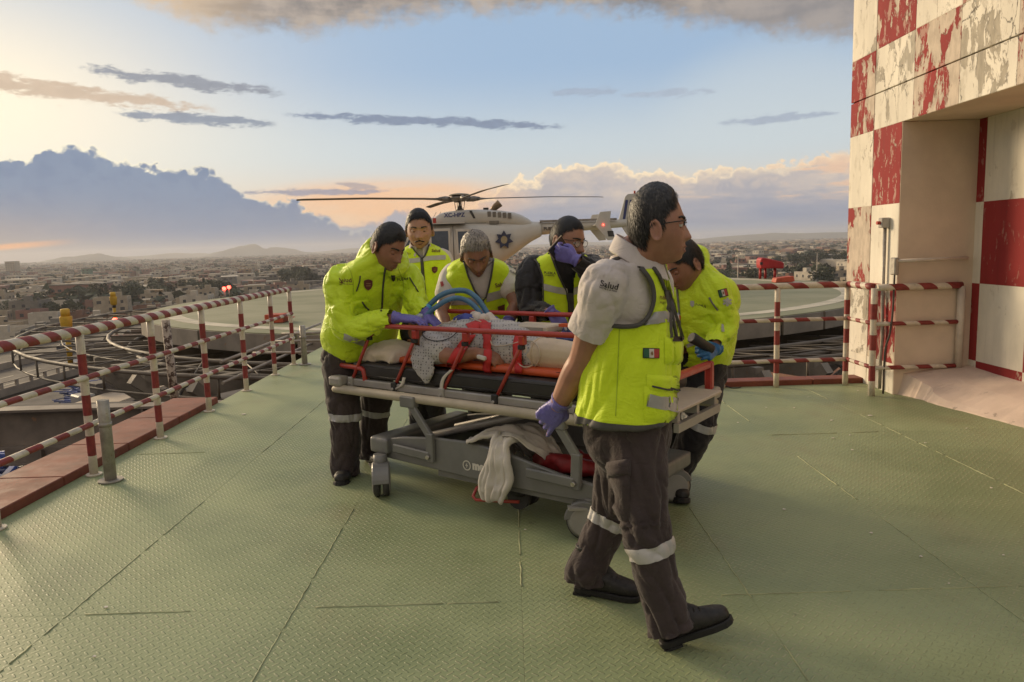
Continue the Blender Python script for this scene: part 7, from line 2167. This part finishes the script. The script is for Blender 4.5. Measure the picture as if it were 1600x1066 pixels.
# ---------------------------------------------------------------- 3: the moustached man standing behind
f = V((.06, -1, 0)).normalized(); sd = V((1, .06, 0)).normalized()
hc = P(655, 359, 5.42); sc = 1.17
tz = tor((P(662, 540, 5.5), sd * .16, f * .12), (P(662, 500, 5.5), sd * .175, f * .13), (P(662, 450, 5.5), sd * .175, f * .13), (P(661, 415, 5.5), sd * .18, f * .12), (P(659, 396, 5.5), sd * .15, f * .10), (P(657, 386, 5.48), sd * .08, f * .08))
shR, elR, wrR = P(632, 405, 5.52), P(624, 462, 5.56), P(632, 520, 5.5)
shL, elL, wrL = P(694, 405, 5.52), P(704, 462, 5.58), P(698, 520, 5.5)
gp3 = P(662, 560, 5.5)
hipR, knR, anR = P(650, 545, 5.5), P(650, 610, 5.48), G(650, 664, .1); hipL, knL, anL = P(676, 545, 5.5), P(678, 610, 5.48), G(680, 664, .1)
anR.y = anL.y = 5.52; anR = V((hipR.x, 5.52, .1)); anL = V((hipL.x, 5.52, .1))
hl3 = [dict(wrist=wrR, d=V((.1, -.1, -1)), n=V((1, 0, 0)), side=-1, curl=(.4, .5, .3)), dict(wrist=wrL, d=V((-.1, -.1, -1)), n=V((-1, 0, 0)), side=1, curl=(.4, .5, .3))]
e3, HM3, c3, me3 = figure('moustached man in a yellow vest over a white shirt, standing upright farthest back', gp3, S3, hc, V((.10, -.98, -.10)), V((0, -.05, 1)), sc, tz,
   [(arm_pts(shR, elR, wrR), [.045, .043, .037, .036, .028]), (arm_pts(shL, elL, wrL), [.045, .043, .037, .036, .028])], [([hipR, knR, anR], [.08, .055, .04]), ([hipL, knL, anL], [.08, .055, .04])], hl3, (std_line(.074, .052, .004, -.07), .010, .003), .0065, None, None, HAIR, dict(jaw=1.15, cheeks=.8), (0, 1, -.1), -.2, HBLK)
p3 = [trunk_loft([(a, b * (1 + .005 / b.length), d * (1 + .005 / d.length)) for a, b, d in tz]), limb([shR + V((.06, 0, .02)), shR, shR.lerp(elR, .8)], [.06, .066, .066]), limb([shL + V((-.06, 0, .02)), shL, shL.lerp(elL, .8)], [.06, .066, .066])]
pm3 = remesh(p3, .01, 3); wrinkle(pm3, .006, 10, seed=3); link('polo_shirt', pm3, POLO, e3)
vm3 = remesh([trunk_loft([(a, b * (1 + .035 / b.length), d * (1 + .03 / d.length)) for a, b, d in tz]), limb([P(637, 394, 5.5), P(658, 388, 5.5), P(684, 394, 5.5)], [.045, .05, .045])], .0095, 4); wrinkle(vm3, .006, 6, seed=13, ridged=False); folds(vm3, [[P(662, 390, 5.5), P(662, 540, 5.5)]], .008, 2.0, 9, .8)
VB3 = [bvh_of(vm3)]
V3 = [(638, 372), (645, 385), (652, 396), (658, 403), (662, 402), (668, 390), (672, 372)]
cut_view(vm3, V3); link('vest', vm3, HIV, e3)
cord('front_trim', VB3, [(637, 374), (645, 388), (653, 398), (659, 404), (663, 402), (669, 388), (671, 374)], .006, TRIM, e3, 24, .003, 5.4)
cord('zip', VB3, [(659, 404), (661, 430), (664, 465), (667, 480)], .012, ZIP, e3, 16, .002, 5.4)
patch('reflective_strip', VB3, [(633, 405), (648, 404), (672, 400), (696, 399)], [(633, 412), (648, 411), (672, 407), (696, 406)], TAPE, e3, 16, 3, .004, 5.4)
shield(VB3, 679, 422, 9, 11, e3, 5.4)
print_text('lettering', VB3, 'Salud', 674, 394, 6.5, MARO, e3, 2, .005, 5.4, .02); print_text('lettering', VB3, 'PUEBLA', 630, 398, 4, MARO, e3, -2, .005, 5.4, .01, .9)
TM3 = Matrix((sd, f, V((0, 0, 1)))).transposed(); ringcol(P(656, 384, 5.45), TM3, .066, .088, .045, 'collar', POLO, e3, .3, .02, .055)
mus = MB().tube([c3 + HM3 @ (V((x * .03, .0995 - abs(x) * .012, -.060 - abs(x) * .008)) * sc) for x in (-1, -.5, 0, .5, 1)], [.003, .0065, .007, .0065, .003], 8); mus.build('moustache', HAIR, e3)
lR = ([hipR, hipR.lerp(knR, .5), knR, knR.lerp(anR, .5), anR], [.11, .10, .085, .08, .08]); lL = ([hipL, hipL.lerp(knL, .5), knL, knL.lerp(anL, .5), anL], [.11, .10, .085, .08, .08])
seat = tor((P(662, 570, 5.5), sd * .12, f * .09), (P(662, 545, 5.5), sd * .17, f * .13), (P(662, 510, 5.5), sd * .17, f * .13))
trouser('trousers', [lR, lL], seat, TROD, e3, .012, .01, 3.0)
for an in (anR, anL): boot(e3, an, V((an.x, an.y - .2, .012)), V((0, 0, 1)), BOOT, SOLE, 1.0)

# ---------------------------------------------------------------- 4: the grey-haired man
f = V((.10, -.99, 0)).normalized(); sd = V((.99, .10, 0)).normalized()
hc = P(744, 396, 4.78); sc = 1.16
ft = V((.08, -.85, -.5)).normalized()
tz = tor((P(748, 560, 5.10), sd * .165, f * .13), (P(748, 515, 5.07), sd * .19, f * .14), (P(747, 475, 5.0), sd * .19, f * .145), (P(747, 440, 4.93), sd * .19, f * .13), (P(747, 418, 4.90), sd * .165, f * .11), (P(746, 408, 4.87), sd * .09, f * .085))
shR, elR, wrR = P(706, 430, 4.93), P(690, 488, 4.80), P(700, 520, 4.62)
shL, elL, wrL = P(790, 432, 4.93), P(806, 476, 4.78), P(794, 505, 4.62)
hdL = V((-.25, -.6, -.75)).normalized(); hL = dict(wrist=wrL, d=hdL, n=V((-.4, .5, -.6)), side=-1, curl=(.35, .4, .3), thumb=.4)
hdR = V((.3, -.6, -.6)).normalized(); hR = dict(wrist=wrR, d=hdR, n=V((.3, .3, -.8)), side=1, curl=(.35, .4, .3), thumb=.4)
hipR, knR, anR = P(733, 560, 5.12), P(748, 628, 5.10), V((0, 0, 0)); hipL, knL = P(772, 560, 5.12), P(779, 628, 5.08)
anR = V((knR.x + .02, 5.16, .1)); anL = V((knL.x + .02, 5.14, .1))
e4, HM4, c4, me4 = figure('grey-haired man in a yellow vest looking down at the patient from behind the stretcher', P(750, 570, 5.1), S2, hc, V((.12, -.84, -.53)), V((-.03, -.5, .86)), sc, tz,
   [(arm_pts(shR, elR, wrR), [.05, .047, .043, .042, .03]), (arm_pts(shL, elL, wrL), [.055, .05, .045, .045, .032])], [([hipR, knR, anR], [.08, .055, .04]), ([hipL, knL, anL], [.08, .055, .04])], [hR, hL], (std_line(.070, .054, .006, -.075), .0125, .005), .0058, None, None, M('brow_grey', (.07, .06, .05), .7), dict(jaw=1.05, cheeks=-.2), (0, 1, -.7), -.55, HGREY)
gl(wrL, hdL, hL['n'], -1, NIT, e4, curl=hL['curl'], thumb=.4); gl(wrR, hdR, hR['n'], 1, NIT, e4, curl=hR['curl'], thumb=.4)
p4 = [trunk_loft([(a, b * (1 + .005 / b.length), d * (1 + .005 / d.length)) for a, b, d in tz]), limb([shR + V((.07, 0, .02)), shR, shR.lerp(elR, .55)], [.065, .075, .078]), limb([shL + V((-.07, 0, .02)), shL, shL.lerp(elL, .5)], [.065, .075, .078])]
pm4 = remesh(p4, .0095, 3); wrinkle(pm4, .007, 10, seed=7); link('polo_shirt', pm4, POLO, e4)
vm4 = remesh([trunk_loft([(a, b * (1 + .038 / b.length), d * (1 + .032 / d.length)) for a, b, d in tz]), limb([P(712, 421, 4.92), P(746, 410, 4.9), P(784, 420, 4.92)], [.05, .055, .05])], .0095, 4); wrinkle(vm4, .007, 6, seed=23, ridged=False); folds(vm4, [[P(747, 415, 4.9), P(748, 560, 5.1)]], .010, 6.0, 9, .8)
VB4 = [bvh_of(vm4)]
V4 = [(722, 395), (727, 410), (731, 430), (740, 452), (752, 468), (758, 466), (764, 445), (768, 425), (772, 395)]
cut_view(vm4, V4); link('vest', vm4, HIV, e4)
cord('front_trim', VB4, [(722, 402), (727, 416), (732, 432), (741, 453), (753, 470), (759, 466), (764, 447), (768, 428), (771, 405)], .006, TRIM, e4, 30, .003, 4.8)
cord('zip', VB4, [(754, 470), (756, 485), (758, 500), (760, 515)], .010, ZIP, e4, 12, .002, 4.8)
patch('reflective_strip', VB4, [(760, 459), (776, 455), (798, 448)], [(760, 472), (778, 467), (800, 460)], TAPE, e4, 12, 3, .004, 4.8)
patch('reflective_strip', VB4, [(700, 466), (720, 464), (748, 466)], [(700, 477), (720, 476), (750, 477)], TAPE, e4, 12, 3, .004, 4.8)
print_text('lettering', VB4, 'Salud', 774, 449, 8.5, MARO, e4, -14, .005, 4.8, .02)
PB4 = [bvh_of(pm4)]
polyprint('sleeve_mark', PB4, [(795, 413), (800, 410), (805, 413), (803, 418), (798, 418)], M('mark_green', (.03, .15, .10), .7), e4, .004, 4.9, 2); print_text('lettering', PB4, 'PUEBLA', 796, 425, 4, PRNT, e4, 30, .004, 4.9, .01)
polyprint('sleeve_mark', PB4, [(688, 441), (692, 440), (694, 446), (690, 449)], M('mark_red', (.35, .05, .05), .7), e4, .004, 4.9, 2)
polyprint('hip_patch', VB4, [(777, 479), (788, 475), (788, 486), (778, 487)], MARO, e4, .005, 4.8, 2)
TM4 = Matrix((sd, ft, sd.cross(ft))).transposed(); ringcol(P(747, 413, 4.85), TM4, .068, .095, .05, 'collar', POLO, e4, .35, .0, .06)
mus = MB().tube([c4 + HM4 @ (V((x * .026, .0985 - abs(x) * .012, -.059 - abs(x) * .008)) * sc) for x in (-1, -.5, 0, .5, 1)], [.002, .004, .0045, .004, .002], 8); mus.build('moustache', M('brow_grey', (.07, .06, .05), .7), e4)
lR = ([hipR, hipR.lerp(knR, .5), knR, knR.lerp(anR, .5), anR], [.115, .105, .09, .085, .085]); lL = ([hipL, hipL.lerp(knL, .5), knL, knL.lerp(anL, .5), anL], [.115, .105, .09, .085, .085])
seat = tor((P(750, 590, 5.1), sd * .12, f * .09), (P(750, 565, 5.1), sd * .17, f * .13), (P(750, 530, 5.1), sd * .17, f * .13))
trouser('trousers', [lR, lL], seat, TROD, e4, .012, .01, 9.0)
for an in (anR, anL): boot(e4, an, V((an.x + .02, an.y - .2, .012)), V((0, 0, 1)), BOOT, SOLE, 1.0)

# ---------------------------------------------------------------- 5: the man on the telephone
f = V((.42, -.9, 0)).normalized(); sd = V((.9, .42, 0)).normalized()
hc = P(886, 374, 4.62); sc = 1.16
tz = tor((P(872, 560, 4.82), sd * .18, f * .15), (P(871, 515, 4.80), sd * .215, f * .175), (P(870, 470, 4.76), sd * .215, f * .17), (P(872, 432, 4.72), sd * .21, f * .145), (P(875, 410, 4.70), sd * .18, f * .12), (P(879, 398, 4.67), sd * .10, f * .09))
shR, elR, wrR = P(829, 425, 4.66), P(832, 483, 4.54), P(862, 489, 4.36)
shL, elL, wrL = P(924, 418, 4.76), P(928, 428, 4.42), P(897, 405, 4.36)
hdR = V((.45, -.2, -.55)).normalized(); hR = dict(wrist=wrR, d=hdR, n=V((.5, .1, -.85)), side=1, curl=(.9, 1.1, .7), thumb=.8)
hdL = (P(868, 392, 4.38) - wrL).normalized(); hL = dict(wrist=wrL, d=hdL, n=V((.15, .85, .35)), side=-1, curl=(.7, .9, .6), thumb=.6, s=1.05)
hipR, knR = P(850, 570, 4.82), P(855, 640, 4.78); hipL, knL = P(893, 570, 4.84), P(897, 640, 4.82)
anR = V((knR.x, 4.85, .1)); anL = V((knL.x, 4.88, .1))
e5, HM5, c5, me5 = figure('man with glasses in black sleeves and yellow vest holding a telephone to his ear', P(872, 575, 4.82), S4, hc, V((.72, -.64, -.24)), V((.15, -.1, 1)), sc, tz,
   [(arm_pts(shR, elR, wrR), [.05, .048, .042, .042, .03]), ([shL, elL, wrL], [.05, .045, .03])], [([hipR, knR, anR], [.08, .055, .04]), ([hipL, knL, anL], [.08, .055, .04])], [hR, hL], (std_line(.076, .058, .008, -.068), .0045, .001), .0058, None, None, HAIR, dict(jaw=1.2, cheeks=1.0), (.2, 1, -.3), .1, HBLK)
gl(wrR, hdR, hR['n'], 1, NIT, e5, curl=hR['curl'], thumb=.8); gl(wrL, hdL, hL['n'], -1, NIT, e5, curl=hL['curl'], thumb=.6, s=1.05)
j5, jm5 = jacket(e5, tz, [([shR + V((.08, .03, .03)), shR, shR.lerp(elR, .55) + V((-.015, 0, 0)), elR + V((-.01, 0, -.01)), elR.lerp(wrR, .5), wrR.lerp(elR, .1)], [.085, .095, .09, .082, .066, .05]), ([shL + V((-.06, -.02, .02)), shL, elL + V((.015, 0, -.01)), elL.lerp(wrL, .55), wrL.lerp(elL, .1)], [.085, .09, .078, .064, .05])], BLKF, .008, seed=31, amp=.012,
    collar_pts=[limb([P(866, 408, 4.72), P(868, 396, 4.74), P(890, 392, 4.76), P(905, 402, 4.68)], [.035, .035, .035, .03], 12)])
vz5 = [(a, b * (1 + .04 / b.length), d * (1 + .036 / d.length)) for a, b, d in tz]
vm5 = remesh([trunk_loft(vz5), limb([P(843, 415, 4.68), P(876, 402, 4.70), P(914, 408, 4.74)], [.052, .06, .05])], .0095, 4); wrinkle(vm5, .007, 6, seed=33, ridged=False); folds(vm5, [[P(872, 405, 4.7), P(872, 560, 4.8)]], .010, 8.0, 9, .8)
VB5 = [bvh_of(vm5)]
V5 = [(856, 388), (862, 402), (872, 430), (885, 456), (890, 476), (896, 476), (896, 440), (902, 420), (915, 395), (895, 380)]
cut_view(vm5, V5)
cut_view(vm5, [(812, 392), (832, 398), (843, 412), (848, 440), (848, 475), (842, 500), (836, 512), (808, 512)])
link('vest', vm5, HIV, e5)
cord('front_trim', VB5, [(857, 390), (863, 404), (873, 431), (885, 457), (889, 478), (890, 500)], .006, ZIP, e5, 24, .003, 4.6)
patch('front_placket', VB5, [(886, 458), (896, 458)], [(889, 520), (898, 520)], ZIP, e5, 4, 12, .004, 4.6)
cord('armhole_trim', VB5, [(826, 398), (840, 410), (848, 432), (849, 470), (844, 500)], .005, TRIM, e5, 24, .003, 4.6)
patch('reflective_strip', VB5, [(849, 443), (868, 448), (886, 451)], [(849, 453), (868, 458), (887, 461)], TAPE, e5, 12, 3, .004, 4.6)
patch('reflective_strip', VB5, [(896, 450), (908, 446), (922, 440)], [(896, 461), (908, 457), (922, 450)], TAPE, e5, 10, 3, .004, 4.6)
print_text('lettering', VB5, 'PUEBLA', 850, 428, 5.2, PRNT, e5, 4, .005, 4.6, .015); print_text('lettering', VB5, 'GOBIERNO', 851, 431, 3, PRNT, e5, 4, .005, 4.6, .01)
glasses(c5, HM5, sc, e5, True)
bd5 = MB().tube([c5 + HM5 @ (V((x * .036, .094 - abs(x) ** 2 * .03, -.060 - abs(x) * .012)) * sc) for x in (-1, -.5, 0, .5, 1)], [.002, .005, .0055, .005, .002], 8); bd5.build('moustache', HAIR, e5)
ph = empty('telephone', 'dark mobile telephone held to the ear of the man with glasses', 'telephone', P(871, 388, 4.40))
pc_ = P(871, 387, 4.42); pdv = (P(880, 380, 4.46) - P(864, 398, 4.40)).normalized()
xx = pdv.cross(V((.5, -.85, 0))).normalized()
MB().box(pc_, (.073, .036, .0045), M=Matrix((pdv, xx, pdv.cross(xx))).transposed()).build('phone_body', M('phone_black', (.03, .028, .026), .25), ph, bevel=.004)
MB().box(pc_, (.074, .037, .003), M=Matrix((pdv, xx, pdv.cross(xx))).transposed()).build('phone_edge', M('phone_gold', (.5, .40, .26), .3, .6), ph, bevel=.002)
lR = ([hipR, hipR.lerp(knR, .5), knR, knR.lerp(anR, .5), anR], [.12, .11, .09, .085, .085]); lL = ([hipL, hipL.lerp(knL, .5), knL, knL.lerp(anL, .5), anL], [.12, .11, .09, .085, .085])
seat = tor((P(872, 600, 4.82), sd * .13, f * .10), (P(872, 570, 4.82), sd * .19, f * .15), (P(872, 530, 4.82), sd * .19, f * .15))
trouser('trousers', [lR, lL], seat, TROD, e5, .012, .01, 12.0)
for an in (anR, anL): boot(e5, an, V((an.x + .09, an.y - .18, .012)), V((0, 0, 1)), BOOT, SOLE, 1.0)

# ---------------------------------------------------------------- 6: the man at the foot end, in the yellow jacket
f = V((-.62, -.78, 0)).normalized(); sd = V((.78, -.62, 0)).normalized()
hc = P(1068, 411, 3.98); sc = 1.16
tz = tor((P(1088, 570, 4.22), sd * .16, f * .13), (P(1085, 545, 4.20), sd * .20, f * .165), (P(1085, 505, 4.17), sd * .20, f * .165), (P(1087, 465, 4.13), sd * .215, f * .15), (P(1088, 440, 4.11), sd * .18, f * .125), (P(1084, 424, 4.08), sd * .105, f * .095), (P(1080, 412, 4.05), sd * .07, f * .07))
shL, elL, wrL = P(1113, 450, 3.98), P(1130, 512, 3.96), P(1116, 545, 3.84)
shR, elR, wrR = P(1052, 455, 4.25), P(1030, 520, 4.2), P(1040, 560, 4.05)
hdL = (P(1099, 551, 3.74) - wrL).normalized(); hL = dict(wrist=wrL, d=hdL, n=V((-.2, .75, -.2)), side=-1, curl=(.9, 1.2, .8), thumb=.9, s=1.02)
hipL, knL, anL = P(1098, 590, 4.14), P(1091, 668, 3.98), V((0, 0, 0)); anL = P(1050, 752, 4.06); hipR, knR = P(1062, 590, 4.28), P(1050, 665, 4.3); anR = V((knR.x - .02, 4.4, .1))
e6, HM6, c6, me6 = figure('man in a yellow jacket at the foot end, half hidden by the front man', P(1088, 600, 4.2), S2, hc, V((-.76, -.28, -.52)), V((-.25, -.1, .95)), sc, tz,
   [(arm_pts(shL, elL, wrL), [.05, .048, .04, .04, .03]), (arm_pts(shR, elR, wrR), [.05, .048, .04, .04, .03])], [([hipR, knR, anR], [.08, .055, .04]), ([hipL, knL, anL], [.08, .055, .04])], [hL, dict(wrist=wrR, d=V((-.5, -.5, -.4)), n=V((0, 0, -1)), side=1, curl=(.6, .7, .4))], (std_line(.070, .040, -.006, -.076), .009, .002), .0058, None, None, HAIR, dict(jaw=1.1, cheeks=.5, deep=.93), (0, 1, -.6), -.55, HBLK)
gl(wrL, hdL, hL['n'], -1, NIB, e6, curl=hL['curl'], thumb=.9, s=1.02)
col6 = [limb([P(1066, 440, 3.98), P(1090, 428, 4.0), P(1097, 400, 4.10), P(1086, 388, 4.16)], [.035, .042, .045, .03], 14)]
j6, jm6 = jacket(e6, tz, [([shL + V((-.06, .06, .03)), shL, shL.lerp(elL, .55) + V((.02, 0, 0)), elL + V((.015, 0, -.01)), elL.lerp(wrL, .55), wrL.lerp(elL, .12)], [.08, .086, .083, .078, .066, .054]), ([shR, shR.lerp(elR, .6), elR, wrR.lerp(elR, .1)], [.09, .085, .08, .058])], HIJ, .027, collar_pts=col6, seed=41, amp=.012)
B6 = [bvh_of(jm6)]
cord('zip', B6, [(1058, 450), (1060, 470), (1062, 495), (1063, 525)], .006, M('zip_grey', (.16, .15, .13), .5), e6, 20, .003, 4.0)
cord('pocket_zip', B6, [(1108, 465), (1114, 475), (1122, 485)], .005, M('zip_grey', (.16, .15, .13), .5), e6, 10, .003, 4.0)
patch('sleeve_tag', B6, [(1127, 506), (1131, 506)], [(1127, 519), (1131, 519)], TAPE, e6, 3, 5, .004, 4.0)
patch('reflective_strip', B6, [(1068, 540), (1080, 535), (1094, 530)], [(1068, 546), (1080, 541), (1094, 536)], TAPE, e6, 10, 3, .004, 4.1)
flagp(B6, 1129.5, 458, 11, 10, -14, e6, 4.0)
starlife(B6, 1136, 472, 6.5, e6, 4.0)
print_text('lettering', B6, 'PUEBLA', 1087, 478, 6, PRNT, e6, 4, .010, 4.0, .008, .8); polyprint('crest', B6, [(1079, 470), (1085, 470), (1085, 477), (1082, 480), (1079, 477)], SILV, e6, .005, 4.0, 2)
seat = tor((P(1082, 630, 4.2), sd * .11, f * .09), (P(1085, 600, 4.2), sd * .17, f * .14), (P(1087, 565, 4.2), sd * .185, f * .145), (P(1087, 545, 4.2), sd * .18, f * .14))
lL = ([hipL, hipL.lerp(knL, .5), knL, knL.lerp(anL, .5), anL, anL + V((0, 0, -.03))], [.12, .11, .095, .088, .086, .088]); lR = ([hipR, hipR.lerp(knR, .5), knR, knR.lerp(anR, .5), anR], [.12, .11, .09, .085, .085])
t6, tm6 = trouser('trousers', [lL, lR], seat, TROD, e6, .0105, .012, 15.0)
band('reflective_band', tm6, knL, anL, -.05, -.01, .18, TAPE, e6)
boot(e6, anL, G(1062, 781, .012), V((.1, .1, 1)), BOOT, SOLE, 1.05); boot(e6, anR, V((anR.x - .1, anR.y - .2, .012)), V((0, 0, 1)), BOOT, SOLE, 1.0)
tr_ = empty('torch', 'black cylindrical torch in the blue-gloved hand at the foot end', 'torch', P(1092, 538, 3.74))
ta, tb = P(1080, 527, 3.72), P(1112, 546, 3.78)
MB().tube([ta, ta.lerp(tb, .05), ta.lerp(tb, .3), tb], [.024, .029, .027, .024], 16).build('torch_body', BLK, tr_)
# small grey box with a loose lead on the deck by the kerb
q = G(1124, 606, 0)
sb = empty('cable_box', 'small pale box with a black lead lying on the deck beyond the foot end', 'box', q)
MB().lohi((q.x - .05, q.y - .03, .0005), (q.x + .05, q.y + .03, .035)).build('box_body', BUMP, sb, bevel=.006)
MB().tube(spline([q + V((-.05, 0, .02)), q + V((-.08, -.05, .008)), q + V((-.06, -.13, .006)), q + V((-.04, -.15, .006))], 6), .006, 6).build('lead', BLK, sb)
MB().tube(spline([q + V((.05, 0, .02)), q + V((.1, -.05, .006)), q + V((.16, -.06, .006)), q + V((.2, -.03, .006))], 6), .005, 6).build('lead', BLK, sb)
